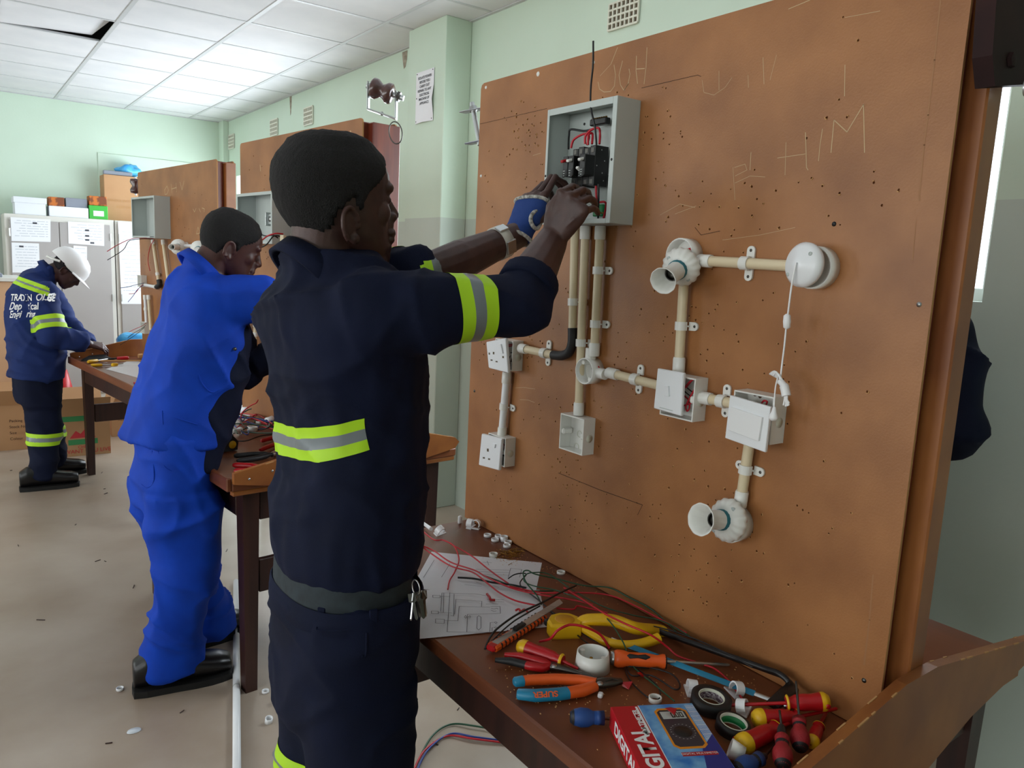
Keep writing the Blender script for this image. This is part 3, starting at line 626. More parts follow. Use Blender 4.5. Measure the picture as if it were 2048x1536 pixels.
MB().lathe([(.0015, .009), (.003, .007), (.0045, 0), (.0085, -.009), (.0078, -.012), (.004, -.015), (.001, -.0155)], zaxis(bd(1548, 824, .066), (0, 0, 1)), 18).build('pull_knob', 'white', t)

# ---- breaker box
s0, s1, z0, z1, dB = 1.197, 1.425, 1.627, 1.884, .066
t = thing('breaker_box', 'open pale grey steel breaker box with black breakers and red wires', 'breaker box', (1.17, (s0 + s1) / 2, z0))
mb = MB(); openbox(mb, s0, s1, z0, z1, dB, .0018); mb.build('housing', 'boxgrey', t)
mb = MB(); x = 1.2 - dB; f = .013
mb.box2((x - .0018, s0, z0), (x, s0 + f, z1), .0005); mb.box2((x - .0018, s1 - f * .6, z0), (x, s1, z1), .0005); mb.box2((x - .0018, s0 + f, z1 - .014), (x, s1 - f * .6, z1), .0005); mb.box2((x - .0018, s0 + f, z0), (x, s1 - f * .6, z0 + .010), .0005)
mb.build('front_flange', 'boxgrey', t)
for s, z in ((s1 - .004, z0 + .11), (s0 + .0065, z0 + .13), (s1 - .055, z1 - .028)): MB().lathe([(.0001, .0006), (.0028, .0005), (.003, 0)], zaxis((x - .0018 if s < s0 + .01 or s > s1 - .01 else 1.198 - .001, s, z), (-1, 0, 0)), 10).build('screw', 'black', t)
for k in range(3): MB().lathe([(.0001, .0004), (.009, .0004), (.009, -.0003)], zaxis((1.2 - .03, s1 - .05 - .045 * k, z1 - .002), (0, 0, -1)), 16).build('knockout', 'vent', t)
DBF = .086                                            # breakers' front face
br_r = bd(1214, 330, .022).y; z_t = bd(1185, 290, .06).z; z_b = bd(1170, 372, .06).z; bw = .0178
MB().box2((1.2 - .010, s0 + .004, (z_t + z_b) / 2 - .0175), (1.2 - .018, s1 - .02, (z_t + z_b) / 2 + .0175)).build('mounting_rail', 'zinc', t)
lev = [('pvc', 0), ('pvc', 1), ('pvc', 0), ('red', 0)]
for k in range(4):
    sa = br_r + k * (bw + .0012); sb = sa + bw; zz = (k % 2) * .003; mb = MB(); xo = 1.2
    mb.box2((xo - .019, sa, z_b + zz), (xo - .058, sb, z_t - zz), .001); mb.box2((xo - .057, sa + .0004, z_b + .02), (xo - DBF + .012 * (k == 1), sb - .0004, z_t - .022), .0012)
    b = mb.build('breaker', 'black', t)
    fx = xo - DBF + .012 * (k == 1)
    cm, up = lev[k]; zc = (z_t + z_b) / 2 + (.010 if not up else -.008)
    MB().box((fx - .004, (sa + sb) / 2, zc), (.014, .009, .006), .0015, Matrix.Rotation(.5 if up else -.3, 3, 'Y')).build('toggle', cm, b)
    for zz2 in (z_t - .010, z_b + .009): MB().box((xo - .0583, (sa + sb) / 2, zz2), (.001, .009, .010), .0003).build('terminal', 'steel_dark', b)
    MB().box((fx - .0002, (sa + sb) / 2, (z_t + z_b) / 2 - .016), (.0006, .013, .017)).build('rating_label', 'blackrub', b)
    for j in range(3): MB().box((fx - .0007, (sa + sb) / 2 + .002, (z_t + z_b) / 2 - .011 - .005 * j), (.0004, .006 - j * .001, .0014)).build('print', 'boxgrey', b)
for (dz, dx) in ((.012, .03), (-.014, .035), (-.03, .03), (.034, .04), (.0, .052)): MB().lathe([(.0001, .0006), (.0013, .0005), (.0015, 0)], zaxis((1.2 - dx, br_r - .0001, (z_t + z_b) / 2 + dz), (0, -1, 0)), 8).build('rivet', 'steel', t)
nb = bd(1200, 244, .03); MB().box(nb, (.016, .052, .014), .002).build('neutral_bar', 'black', t)
for k in range(7): MB().lathe([(.0001, .003), (.0024, .0028), (.0026, 0)], zaxis(nb + V((-.002, .022 - .0072 * k, .007)), (0, 0, 1)), 8).build('terminal_screw', 'brass', t)
R3 = .0021
w = lambda pts, mm, r=R3: MB().tube(spline(pts, 7), r, 8).build('wire', mm, t)
w([bd(1142, 296, .05), bd(1148, 279, .05), bd(1168, 268, .045), bd(1178, 272, .04), bd(1174, 290, .045)], 'redwire', .0026)
w([bd(1170, 288, .05), bd(1171, 272, .05), bd(1182, 260, .045), bd(1197, 256, .04), bd(1200, 268, .035), bd(1199, 288, .04)], 'redwire', .0026)
w([bd(1176, 290, .05), bd(1177, 270, .05), bd(1185, 268, .04), bd(1184, 288, .045)], 'redwire', .0026)
w([bd(1137, 298, .04), bd(1138, 270, .03), bd(1142, 259, .03), bd(1168, 262, .025), bd(1186, 258, .025)], 'blackwire', .0024)
w([bd(1186.5, 82, .05), bd(1186, 130, .05), bd(1182, 170, .052), bd(1181, 205, .062), bd(1184, 228, .07), bd(1190, 255, .066), bd(1193, 290, .058)], 'blackwire', .0021)
w([bd(1192, 372, .05), bd(1193, 396, .05), bd(1197, 404, .045), bd(1209, 404, .04), bd(1212, 412, .03), bd(1207, 438, .025)], 'redwire', .0024)
w([bd(1197, 368, .05), bd(1197, 400, .048), bd(1196, 438, .03)], 'blackwire', .0022)
MB().box(bd(1199, 421, .012), (.012, .034, .026), .002).build('earth_block', 'green', t)
for k in range(4): MB().ball(bd(1193 + 4 * k, 426, .02), .002).build('terminal_screw', 'brass', t)
# ================================================================ people
def pd(u, v, d): return V(CAMP + _R @ np.array([(u - CX) / FPX * d, (CY - v) / FPX * d, -d]))
mat('skin1', (76, 48, 41), .46, c2=(62, 38, 33), scale=30, bump=.08, bscale=500)
mat('skin2', (82, 46, 38), .48, c2=(70, 39, 33), scale=30, bump=.08, bscale=500)
mat('skin3', (74, 44, 40), .48, c2=(64, 37, 34), scale=30, bump=.08, bscale=500)
mat('hair', (20, 17, 17), .85, c2=(10, 9, 9), scale=260, bump=.9, bscale=420)
mat('navy', (14, 22, 48), .83, c2=(11, 18, 40), scale=9, bump=.25, bscale=700, spec=.2)
MATS['navy_trs'] = MATS['navy']                      # one cloth for jacket and trousers
mat('royal', (4, 66, 188), .74, c2=(3, 57, 168), scale=8, bump=.2, bscale=700, spec=.25)
MATS['royal_trs'] = MATS['royal']
mat('blue3', (28, 48, 104), .8, c2=(24, 42, 92), scale=8, bump=.2, bscale=600, spec=.25)
mat('denim', (44, 54, 60), .85, c2=(34, 42, 47), scale=40)
mat('hivis', (178, 226, 28), .6)
mat('reflect', (122, 130, 134), .35)
mat('bootblack', (18, 18, 20), .32)
mat('sole', (14, 14, 14), .7)
mat('glove', (28, 62, 130), .9, bump=.5, bscale=900)
mat('rib', (206, 204, 196), .9, c2=(120, 118, 112), scale=160)
mat('strap', (196, 192, 180), .45)

def ring(c, f, a, l, b, n=2.3, k=28):
    f, l, c = V(f), V(l), V(c); out = []
    for i in range(k):
        t = 2 * PI * i / k; x, y = math.cos(t), math.sin(t)
        out.append(c + f * (a * math.copysign(abs(x) ** (2 / n), x)) + l * (b * math.copysign(abs(y) ** (2 / n), y)))
    return out
def chain(mb, pts, rr, seg=14):
    mb.tube(pts, rr, seg)
    for p, r in zip(pts, rr): mb.ball(p, r, None, seg, 8)
def blob(mb, name, mats, parent, vox, smooth=4, disp=None, keep=None):
    me = mb.mesh('tmp'); o = bpy.data.objects.new('tmp', me); COL.objects.link(o)
    r = o.modifiers.new('r', 'REMESH'); r.mode = 'VOXEL'; r.voxel_size = vox; r.use_smooth_shade = True
    s = o.modifiers.new('s', 'SMOOTH'); s.factor = .5; s.iterations = smooth
    dg = bpy.context.evaluated_depsgraph_get(); dg.update()
    out = bpy.data.meshes.new_from_object(o.evaluated_get(dg)); bpy.data.objects.remove(o); bpy.data.meshes.remove(me)
    out.name = name; out.materials.clear()
    if disp:
        n = len(out.vertices); a = np.empty(n * 3); out.vertices.foreach_get('co', a); nn = np.empty(n * 3); out.vertices.foreach_get('normal', nn)
        a = a.reshape(-1, 3); nn = nn.reshape(-1, 3)
        d = np.array([disp(V(p)) for p in a]); a = a + nn * d[:, None]; out.vertices.foreach_set('co', a.ravel()); out.update()
    out.polygons.foreach_set('use_smooth', [True] * len(out.polygons))
    return link(out, name, mats, parent)
def bands(src, par, o, n, ts, mats, keep, off=.0016, name='reflective_band', end=None):
    """strips sewn on a garment: the cloth between parallel planes, lifted a little off it"""
    top = src
    while top.parent: top = top.parent
    bm = bmesh.new(); bm.from_mesh(src.data); bm.transform(top.matrix_basis); o, n = V(o), V(n).normalized()
    bmesh.ops.delete(bm, geom=[f for f in bm.faces if not keep(f.calc_center_median()) or not (ts[0] - .03 < (f.calc_center_median() - o).dot(n) < ts[-1] + .03)], context='FACES')
    g = lambda: list(bm.verts) + list(bm.edges) + list(bm.faces)
    bmesh.ops.bisect_plane(bm, geom=g(), plane_co=o + n * ts[0], plane_no=n, clear_inner=True)
    bmesh.ops.bisect_plane(bm, geom=g(), plane_co=o + n * ts[-1], plane_no=n, clear_outer=True)
    if end: bmesh.ops.bisect_plane(bm, geom=g(), plane_co=end[0], plane_no=end[1], clear_outer=True)
    for t in ts[1:-1]: bmesh.ops.bisect_plane(bm, geom=g(), plane_co=o + n * t, plane_no=n)
    bm.normal_update()
    for v in bm.verts: v.co += v.normal * off
    for f in bm.faces:
        t = (f.calc_center_median() - o).dot(n); f.smooth = True
        f.material_index = max(0, min(len(mats) - 1, sum(1 for x in ts[1:-1] if t > x)))
    me = bpy.data.meshes.new(name); bm.to_mesh(me); bm.free()
    return link(me, name, mats, par)
def folds(dirv, amp, freq, seed, coarse=.5, swell=.004):
    dirv = V(dirv).normalized(); pa = dirv.orthogonal().normalized(); pb_ = dirv.cross(pa)
    def f(p):
        q = p + V((seed, seed * .7, 0)); w = noise.noise(q * 2.6) * 1.8
        a = 1 - abs(noise.noise(V((p.dot(dirv) * freq + w, p.dot(pa) * 2.2 + seed, p.dot(pb_) * 2.2))))
        b = 1 - abs(noise.noise(V((p.dot(dirv) * freq * .8 - w * 1.3 + 9, p.dot(pa) * 5 + seed, p.dot(pb_) * 5))))
        return swell + amp * (a ** 5 * 1.5 + b ** 6 * .8 - .7 + coarse * noise.noise(q * 6.0))
    return f
HEAD = [(-.100, .045, .070, .020), (-.089, .028, .084, .034), (-.073, -.004, .089, .047), (-.053, -.045, .089, .057), (-.028, -.076, .088, .064), (0, -.093, .088, .070), (.030, -.101, .090, .074),
        (.060, -.101, .090, .076), (.088, -.091, .073, .068), (.108, -.070, .048, .053), (.120, -.040, .018, .030)]
HEAD = [tuple(p) for p in (lambda H: [[sum(c * H[min(max(i + o, 0), len(H) - 1)][k] for o, c in ((-1, -.5 * t + t * t - .5 * t ** 3), (0, 1 - 2.5 * t * t + 1.5 * t ** 3), (1, .5 * t + 2 * t * t - 1.5 * t ** 3), (2, -.5 * t * t + .5 * t ** 3))) for k in range(4)]
        for i in range(len(H) - 1) for t in (0, 1 / 3, 2 / 3)] + [list(H[-1])])(HEAD)] + [(.1235, -.018, .0, .012)]
def head(mb, M, beard=0.0, ez=-.012, neck=.17, nb=(-.045, 0), helm=False):
    r3 = M.to_3x3(); T = lambda *p: M @ V(p)
    mb.loft([ring(T((f + b) / 2, 0, z), r3 @ V((1, 0, 0)), (f - b) / 2, r3 @ V((0, 1, 0)), w, 2.25) for z, b, f, w in HEAD])
    chain(mb, [T(.087, 0, .032), T(.097, 0, .012), T(.1065, 0, -.007)], [.0072, .0088, .0115])
    for s in (1, -1):
        mb.ball(T(.0965, s * .0135, -.012), (.0115, .0100, .0090), M); mb.ball(T(.0735, s * .029, .037), (.0165, .027, .013), M)
        mb.ball(T(.0735, s * .031, .016), (.0125, .017, .009), M); mb.ball(T(.054, s * .041, -.006), (.026, .020, .026), M)
        E = M @ Matrix.Translation((-.012, s * .073, ez)) @ Matrix.Rotation(-s * .35, 4, 'Z') @ Matrix.Rotation(-.15, 4, 'Y')
        mb.ball(E @ V((0, 0, 0)), (.016, .006, .028), E)
        arc = [E @ V((.018 * math.cos(a) - .002, s * .007, .030 * math.sin(a))) for a in [PI * (.05 + 1.25 * k / 9) for k in range(10)]]
        mb.tube(arc, .0046, 8); mb.ball(E @ V((.006, s * .004, -.024)), (.010, .006, .010), E); mb.ball(E @ V((.016, s * .004, -.002)), (.005, .005, .008), E)
    mb.ball(T(.090, 0, -.026), (.0145, .024, .016), M); mb.ball(T(.0925, 0, -.040), (.0140, .029, .0105), M); mb.ball(T(.0910, 0, -.0520), (.0135, .027, .0105), M); mb.ball(T(.082, 0, -.066), (.0165, .028, .018), M); mb.ball(T(.078, 0, -.082), (.018, .028, .018), M)
    if beard: mb.ball(T(.072, 0, -.094), (.022, .028, .020), M); mb.ball(T(.05, .0, -.088), (.04, .045, .018), M)
    chain(mb, [T(-.025, 0, -.03), T(-.035, 0, -.09), T(nb[0], nb[1], -neck)], [.057, .059, .063], 30)
def hair(M, parent, poly, off=.008, name='hair', m='hair', lift=None):
    """close cropped cap over the skull, bounded in profile by poly (x, z)"""
    zs = [-.100, -.082, -.07, -.058, -.044, -.03, -.015, 0, .015, .03, .045, .06, .074, .088, .098, .108, .115, .120]; r3 = M.to_3x3()
    hz = np.array([h[0] for h in HEAD]); rings = []
    for z in zs:
        b, f, w = (np.interp(z, hz, [h[i] for h in HEAD]) for i in (1, 2, 3))
        o = off * (1.0 if z < .11 else 1.3); rings.append([V(p) for p in ring((((f + b) / 2), 0, z + (.006 if z > .1 else 0)), (1, 0, 0), (f - b) / 2 + o, (0, 1, 0), w + o, 2.25, 72)])
    inside = lambda x, z: sum(1 for (x0, z0), (x1, z1) in zip(poly, poly[1:] + poly[:1]) if (z0 > z) != (z1 > z) and x < (x1 - x0) * (z - z0) / (z1 - z0) + x0) % 2
    bm = bmesh.new(); vs = [[bm.verts.new(p) for p in r] for r in rings]
    for i in range(len(rings) - 1):
        for j in range(72): bm.faces.new((vs[i][j], vs[i][(j + 1) % 72], vs[i + 1][(j + 1) % 72], vs[i + 1][j]))
    bm.faces.new(vs[-1])
    bmesh.ops.subdivide_edges(bm, edges=bm.edges, cuts=1, use_grid_fill=True)
    bmesh.ops.delete(bm, geom=[f for f in bm.faces if not inside(f.calc_center_median().x, f.calc_center_median().z)], context='FACES')
    bmesh.ops.delete(bm, geom=[v for v in bm.verts if not v.link_faces], context='VERTS')
    edge = {v for e in bm.edges if e.is_boundary for v in e.verts}
    for v in bm.verts:
        c = V((-.005, 0, .01)); d = (v.co - c).normalized()
        if v in edge: v.co -= d * off * 1.15
        else: v.co += d * (noise.noise(v.co * 160) * .0016)
    bmesh.ops.recalc_face_normals(bm, faces=bm.faces); bm.transform(M); me = bpy.data.meshes.new(name); bm.to_mesh(me); bm.free()
    me.polygons.foreach_set('use_smooth', [True] * len(me.polygons)); return link(me, name, m, parent)
HAIRLINE = [(-.2, -.066), (-.05, -.074), (-.036, -.045), (-.028, -.012), (.000, .016), (.014, -.02), (.020, .004), (.032, .030), (.052, .044), (.064, .062), (.074, .084), (.06, .15), (-.2, .15)]
def hand(mb, M, side, curls, thumb, fl=1.0, sp=.0240):
    """wrist at the origin, fingers along +x, back of the hand +z; side=+1 right hand (thumb towards +y), -1 left"""
    r3 = M.to_3x3(); X, Y, Z = (r3 @ V(a) for a in ((1, 0, 0), (0, side, 0), (0, 0, 1))); o = M.translation
    mb.loft([ring(o + X * x + Y * y, Y, w, Z, h, 2.6, 18) for x, y, w, h in ((-.03, 0, .025, .018), (0, 0, .026, .017), (.03, .003, .036, .016), (.06, .002, .041, .0145), (.085, 0, .040, .0125), (.095, 0, .036, .010))])
    for k in range(4):
        y = (.0305, .0103, -.0100, -.0290)[k] * sp / .0205; L = (.044, .049, .045, .036)[k] * fl; r = (.0084, .0087, .0083, .0074)[k]
        p = o + X * ((.088, .092, .088, .080)[k]) + Y * y; a = 0; pts = [o + X * .06 + Y * y * .9, p]; rr = [r * 1.1, r * 1.06]
        for j, ln in enumerate((L, L * .62, L * .5)):
            a += curls[k][j]; d = X * math.cos(a) - Z * math.sin(a) + Y * (y * 1.0); p = p + d.normalized() * ln; pts.append(p); rr.append(r * (.97, .9, .78)[j])
        chain(mb, pts, rr, 10); mb.ball(pts[1] + Z * .0035, r * 1.12); mb.tube([o + X * .02 + Y * y * .45 + Z * .0125, o + X * .055 + Y * y * .8 + Z * .0125, pts[1] + Z * .006], [.002, .0035, .004], 8)
    t0 = o + X * .022 + Y * .022 - Z * .004; pts = [t0]
    for (fx, fy, fz), ln in zip(thumb, (.040, .032, .024)): pts.append(pts[-1] + (X * fx + Y * fy + Z * fz).normalized() * ln)
    chain(mb, pts, [.015, .0115, .0100, .0082], 10)
def boot(t, c, yaw, L=.29, w=.052, h=.12, m='bootblack', label=None):
    """lace-up safety boot, heel at c"""
    M = Matrix.Translation(c) @ Matrix.Rotation(yaw, 4, 'Z'); sec = [(-.040, .040, .12, .030), (0, .050, h + .03, .040), (.05, .052, h + .03, .044), (.10, .055, .134, .046), (.15, w + .004, .112, .050), (.20, w + .004, .100, .052), (.235, .054, .094, .047), (L - .03, .042, .080, .032)]
    k = L / .29; mb = MB(); rings = []
    for x, ww, hh, _ in sec: rings.append([M @ V((x * k, ww * math.copysign(abs(math.cos(a)) ** .8, math.cos(a)), .022 + (hh - .022) * (.5 + .5 * math.sin(a)) ** .75)) for a in [2 * PI * i / 20 for i in range(20)]])
    mb.loft(rings); b = blob(mb, 'boot', m, t, .006, 3)
    mb = MB(); out = []
    for x, ww, hh, _ in sec: out.append((x * k, ww + .003))
    poly = [(x, y - .004) for x, y in out] + [(L - .014, .0)] + [(x, -y + .004) for x, y in out[::-1]] + [(-.044 * k, 0)]
    mb.prism(poly, 0, .024, M); mb.build('sole', 'sole', b)
    for j in range(4):
        x = (.075 + .018 * j) * k; z = h * .96 - .013 * j; MB().tube([M @ V((x, -.022, z - .003)), M @ V((x + .003, 0, z + .005)), M @ V((x, .022, z - .003))], .0025, 6).build('lace', 'blackrub', b)
    return b

def collar_core(mb, base, top, f, l, a, b):
    """neck of a jacket: solid tube up to a slanted rim, higher at the nape"""
    mb.loft([ring(base, (1, 0, 0), a * 1.35, l, b * 1.4, 2, 30), ring(V(base).lerp(top, .55), (V(f) + V((1, 0, 0))).normalized(), a * 1.08, l, b * 1.1, 2, 30), ring(top, f, a, l, b, 2, 30)])
def collar(par, m, top, f, l, a, b):
    """turned-down collar leaf round the rim, open at the throat"""
    up_ = V(f).cross(V(l)); rr = []; f = V(f); l = V(l)
    for k in range(31):
        t = .55 + (2 * PI - 1.1) * k / 30; d = f * math.cos(t) * a + l * math.sin(t) * b; n = d.normalized(); e = .030 + .012 * (math.cos(t) + 1)
        rr.append([top + d * .96 + up_ * .001, top + d * 1.03 + up_ * .006, top + d * 1.12 + n * .004 - up_ * e, top + d * 1.05 - up_ * e])
    mb = MB(); mb.loft(rr); return mb.build('collar', m, par)
# ---------------------------------------------------------------- the man at the breaker box
HV = ['hivis', 'reflect', 'hivis']
m1 = thing('person', 'man in dark navy overalls with bright yellow bands reaching into the open breaker box', 'person', (.60, 1.34, 0))
F, Lf = V((1, 0, 0)), V((0, 1, 0))
HM = Matrix.Translation(pd(675, 417, 1.392)) @ Matrix.Rotation(.0, 4, 'Z') @ Matrix.Rotation(-.04, 4, 'Y') @ Matrix.Diagonal((1.06, 1.04, 1.04, 1))
shR, elR, wrR = V((.588, 1.175, 1.435)), pd(1038, 602, 1.40), onx(1103, 484, .968)
shL, elL, wrL = V((.61, 1.50, 1.43)), onx(838, 556, .76), onx(1036, 470, 1.02)
knR = onx(1146, 404, .982); knL = onx(1074, 378, 1.075)
HR = axes(wrR + (knR - wrR).normalized() * .012, knR - wrR, V((-.92, -.42, .0))); HL = axes(wrL + (knL - wrL).normalized() * .01, knL - wrL, V((-.95, -.10, .3)))
mb = MB(); head(mb, HM, beard=1, ez=-.030, neck=.17, nb=(-.012, 0))
mb.loft([ring((.60, 1.34, z), F, a, Lf, b) for z, a, b in ((.80, .09, .12), (.95, .10, .13), (1.1, .09, .12), (1.25, .10, .13), (1.38, .09, .13), (1.46, .06, .09), (1.50, .055, .06))])
for y in (1.27, 1.41): chain(mb, [V((.60, y, .82)), V((.60, y, .48)), V((.59, y, .09))], [.068, .055, .042])
chain(mb, [shR, elR, elR.lerp(wrR, .45), wrR], [.052, .044, .043, .032]); chain(mb, [shL, elL, elL.lerp(wrL, .4), wrL], [.052, .043, .042, .029])
hand(mb, HR @ Matrix.Diagonal((.90, 1.02, 1.05, 1)), 1, [(1.12, .55, .35), (1.15, .55, .35), (1.18, .55, .35), (1.2, .55, .3)], [(.5, .6, -.5), (.7, .1, -.6), (.8, -.2, -.5)], .86, .0205)
hand(mb, HL, -1, [(.10, 1.30, .5), (.25, 1.25, .5), (.4, 1.25, .5), (.55, 1.2, .5)], [(.75, .6, -.35), (.8, .3, -.5), (.8, 0, -.6)], 1.15)
b1 = blob(mb, 'body', 'skin1', m1, .0029, 2)
hair(HM, m1, HAIRLINE, .009)
mb = MB(); T = lambda *p: HM @ V(p)
mb.ball(T(.070, 0, -.102), (.026, .030, .020), HM); mb.ball(T(.038, 0, -.092), (.045, .050, .013), HM); mb.ball(T(.083, 0, -.084), (.012, .022, .022), HM)
blob(mb, 'beard', 'hair', m1, .003, 2, lambda p: .0015 * noise.noise(p * 220))
# jacket
mb = MB()
mb.loft([ring((cx, 1.34, z), F, a, Lf, b, n, 36) for z, cx, a, b, n in ((.932, .612, .124, .167, 2.4), (.97, .608, .131, .171, 2.4), (1.02, .607, .130, .170, 2.4), (1.12, .617, .117, .162, 2.4), (1.22, .616, .117, .164, 2.4), (1.32, .606, .124, .176, 2.4),
         (1.40, .590, .134, .186, 2.3), (1.455, .584, .122, .172, 2.2), (1.50, .586, .090, .130, 2.1), (1.54, .582, .070, .080, 2))])
dR = (wrR - elR).normalized(); dL = (wrL - elL).normalized(); cuR = elR + dR * .062; cuL = elL + dL * .02
mb.tube([shR + V((-.02, .10, -.01)), shR + V((0, .03, 0)), shR.lerp(elR, .35) + V((0, 0, -.008)), shR.lerp(elR, .7) + V((0, 0, -.006)), elR + V((0, 0, -.006)), cuR], [.072, .077, .067, .057, .058, .052], 18); mb.ball(shR + V((0, .03, 0)), .077); mb.ball(elR + V((.0, 0, -.006)), .057)
mb.tube([shL + V((-.02, -.10, -.01)), shL, shL.lerp(elL, .5), elL, cuL], [.085, .082, .068, .058, .054], 18); mb.ball(shL, .082)
CT1 = HM @ V((-.036, 0, -.098)); CF1 = V((.80, 0, -.60)); collar_core(mb, V((.580, 1.34, 1.47)), CT1, CF1, Lf, .072, .076)
fo = folds((.45, .2, 1), .0085, 7, 3.0)
jk = blob(mb, 'jacket', 'navy', m1, .0075, 14, lambda p: fo(p) + .004 * noise.noise(V((p.x * 30, p.y * 30, p.z * 9))))
mb = MB(); mb.tube([cuR - dR * .004, cuR + dR * .004], [.052, .053], 22); mb.tube([cuR - dR * .034, cuR - dR * .03, cuR + dR * .002, cuR + dR * .003], [.056, .0575, .0565, .046], 24); blob(mb, 'cuff', 'navy', jk, .005, 2)
collar(jk, 'navy', CT1, CF1, Lf, .072, .076)
ax = (elR - shR).normalized()
bands(jk, jk, shR, ax, [.130, .1545, .176, .2000], HV, lambda p: p.y < shR.y + .12 and p.x > .66)
axL = (elL - shL).normalized(); ln = (elL - shL).length
bands(jk, jk, elL, axL, [-.075, -.055, -.035, -.015], HV, lambda p: p.y > 1.36 and p.x > .63, end=(V((.668, 0, 0)), V((-1, 0, 0))))
bn = V((-.30, .12, 1)).normalized()
bands(jk, jk, V((.49, 1.22, 1.200)), bn, [-.030, -.010, .010, .030], HV, lambda p: p.x < .62 and p.z < 1.35 and p.z > 1.05, end=(V((.582, 1.2, 1.2)), V((1, 0, .25))))
# belt line with a strip of denim, keys on a clip
mb = MB(); mb.loft([ring((.603, 1.34, z), F, a, Lf, b, 2.4, 36) for z, a, b in ((.83, .112, .15), (.90, .121, .161), (.97, .117, .158))]); blob(mb, 'denim_shorts', 'denim', m1, .008, 3)
# trousers
mb = MB(); mb.loft([ring((.612 - .004 * (z < .8), 1.34, z), F, a, Lf, b, 2.5, 36) for z, a, b in ((.62, .112, .165), (.72, .122, .170), (.80, .128, .172), (.86, .128, .168), (.893, .126, .166))])
for y in (1.255, 1.425):
    mb.loft([ring((x, y + (1.34 - y) * .1, z), F, a, Lf, b, 2.2, 26) for z, x, a, b in ((.055, .592, .085, .080), (.12, .595, .086, .082), (.28, .602, .092, .086), (.45, .610, .100, .092), (.60, .612, .110, .096), (.72, .612, .116, .098))])
fo2 = folds((.5, .1, 1), .009, 7, 9.0, .5, .002)
tr = blob(mb, 'trousers', 'navy_trs', m1, .008, 5, fo2)
mb = MB(); mb.loft([ring((.612, 1.34, z), F, a, Lf, b, 2.5, 40) for z, a, b in ((.858, .1335, .1735), (.862, .136, .176), (.898, .1335, .1735), (.902, .130, .170))], False); mb.build('waistband', 'navy_trs', tr)
for y0 in (1.245, 1.435): bands(tr, tr, V((.6, y0, .50)), V((0, 0, 1)), [-.045, -.025, -.005, .015], HV, lambda p, y0=y0: abs(p.y - y0) < .1 and (p.y - 1.34) * (y0 - 1.34) > 0)
for a in (-2.4, -1.75, -1.0, -.3):
    c = V((.612 + .135 * math.cos(a), 1.34 + .1745 * math.sin(a), .88)); MB().box(c, (.006, .016, .058), .002, Matrix.Rotation(a, 3, 'Z')).build('belt_loop', 'navy_trs', tr)
boot(m1, (.50, 1.24, 0), -.1); boot(m1, (.50, 1.44, 0), .1)
# watch and glove on the left hand
wc = elL.lerp(wrL, .80); mw = zaxis(wc, wrL - elL); mb = MB(); mb.lathe([(.0340, -.012), (.0362, -.012), (.0362, .012), (.0340, .012)], mw, 28, cap=False); w_ = mb.build('watch', 'strap', m1)
v_ = (V(CAMP) - wc).normalized(); v_ = (v_ - mw.col[2].to_3d() * v_.dot(mw.col[2].to_3d())).normalized(); side_ = mw.col[2].to_3d().cross(v_)
MB().box((0, 0, 0), (.004, .024, .018), .0015).mesh('x')
for k, (dx, mm) in enumerate(((-.03, 'steel'), (.022, 'zinc'))):
    d_ = (v_ * math.cos(.5 - 1.3 * k) + side_ * math.sin(.5 - 1.3 * k)); q = MB(); q.M = axes(wc + d_ * .0368, mw.col[2].to_3d(), d_); q.box((0, 0, 0), (.026, .020 if k else .03, .005), .0015); q.build('buckle' if k else 'watch_case', mm, w_)
mb = MB(); r3 = HL.to_3x3(); X, Y, Z = (r3 @ V(a) for a in ((1, 0, 0), (0, -1, 0), (0, 0, 1))); o = HL.translation
mb.loft([ring(o + X * x + Y * y, Y, w, Z, h, 2.4, 24) for x, y, w, h in ((-.018, 0, .034, .030), (0, 0, .034, .026), (.02, .003, .040, .024), (.05, .004, .047, .022), (.074, .001, .047, .020))])
gl = blob(mb, 'glove', 'glove', m1, .004, 3, lambda p: .0008 * noise.noise(p * 90))
for x, y, w, h in ((-.018, 0, .0345, .0305), (.074, .001, .0475, .0205)):
    rg = ring(o + X * x + Y * y, Y, w, Z, h, 2.4, 24); MB().tube(rg + rg[:1], .0042, 8, cap=False).build('glove_rib', 'rib', gl)
rg = [o + X * (.026 + .020 * math.cos(a)) + Y * (.040 + .003 * math.cos(2 * a)) + Z * (.016 * math.sin(a)) for a in [2 * PI * k / 18 for k in range(19)]]
MB().tube(rg, .0045, 8, cap=False).build('glove_rib', 'rib', gl)

# ---------------------------------------------------------------- the man in royal blue at the next bench
m2 = thing('person', 'man in royal blue work suit leaning over a bench with his head bowed', 'person', (.62, 2.74, 0))
HM2 = Matrix.Translation(pd(459, 497, 2.60)) @ Matrix.Rotation(-.10, 4, 'Z') @ Matrix.Rotation(.42, 4, 'Y') @ Matrix.Diagonal((1.02, 1.0, 1.0, 1))
hip, mid, che, nek = pd(345, 905, 2.66), pd(366, 780, 2.64), pd(402, 660, 2.62), pd(430, 550, 2.61)
shR2, elR2, wrR2 = pd(425, 606, 2.52), pd(522, 600, 2.55), pd(560, 660, 2.72)
shL2, elL2, wrL2 = pd(440, 610, 2.80), pd(480, 735, 2.80), pd(545, 712, 2.82)
mb = MB(); head(mb, HM2, neck=.115, nb=(-.03, 0))
sp_ = [hip, mid, che, nek]; tz = [(sp_[min(i + 1, 3)] - sp_[max(i - 1, 0)]).normalized() for i in range(4)]
fw = [Lf.cross(z).normalized() for z in tz]
mb.loft([ring(c, f, a, Lf, b) for c, f, a, b in zip(sp_, fw, (.09, .09, .09, .055), (.13, .13, .13, .06))])
ftR, ftL = onz(330, 1372, 0), onz(395, 1292, 0)
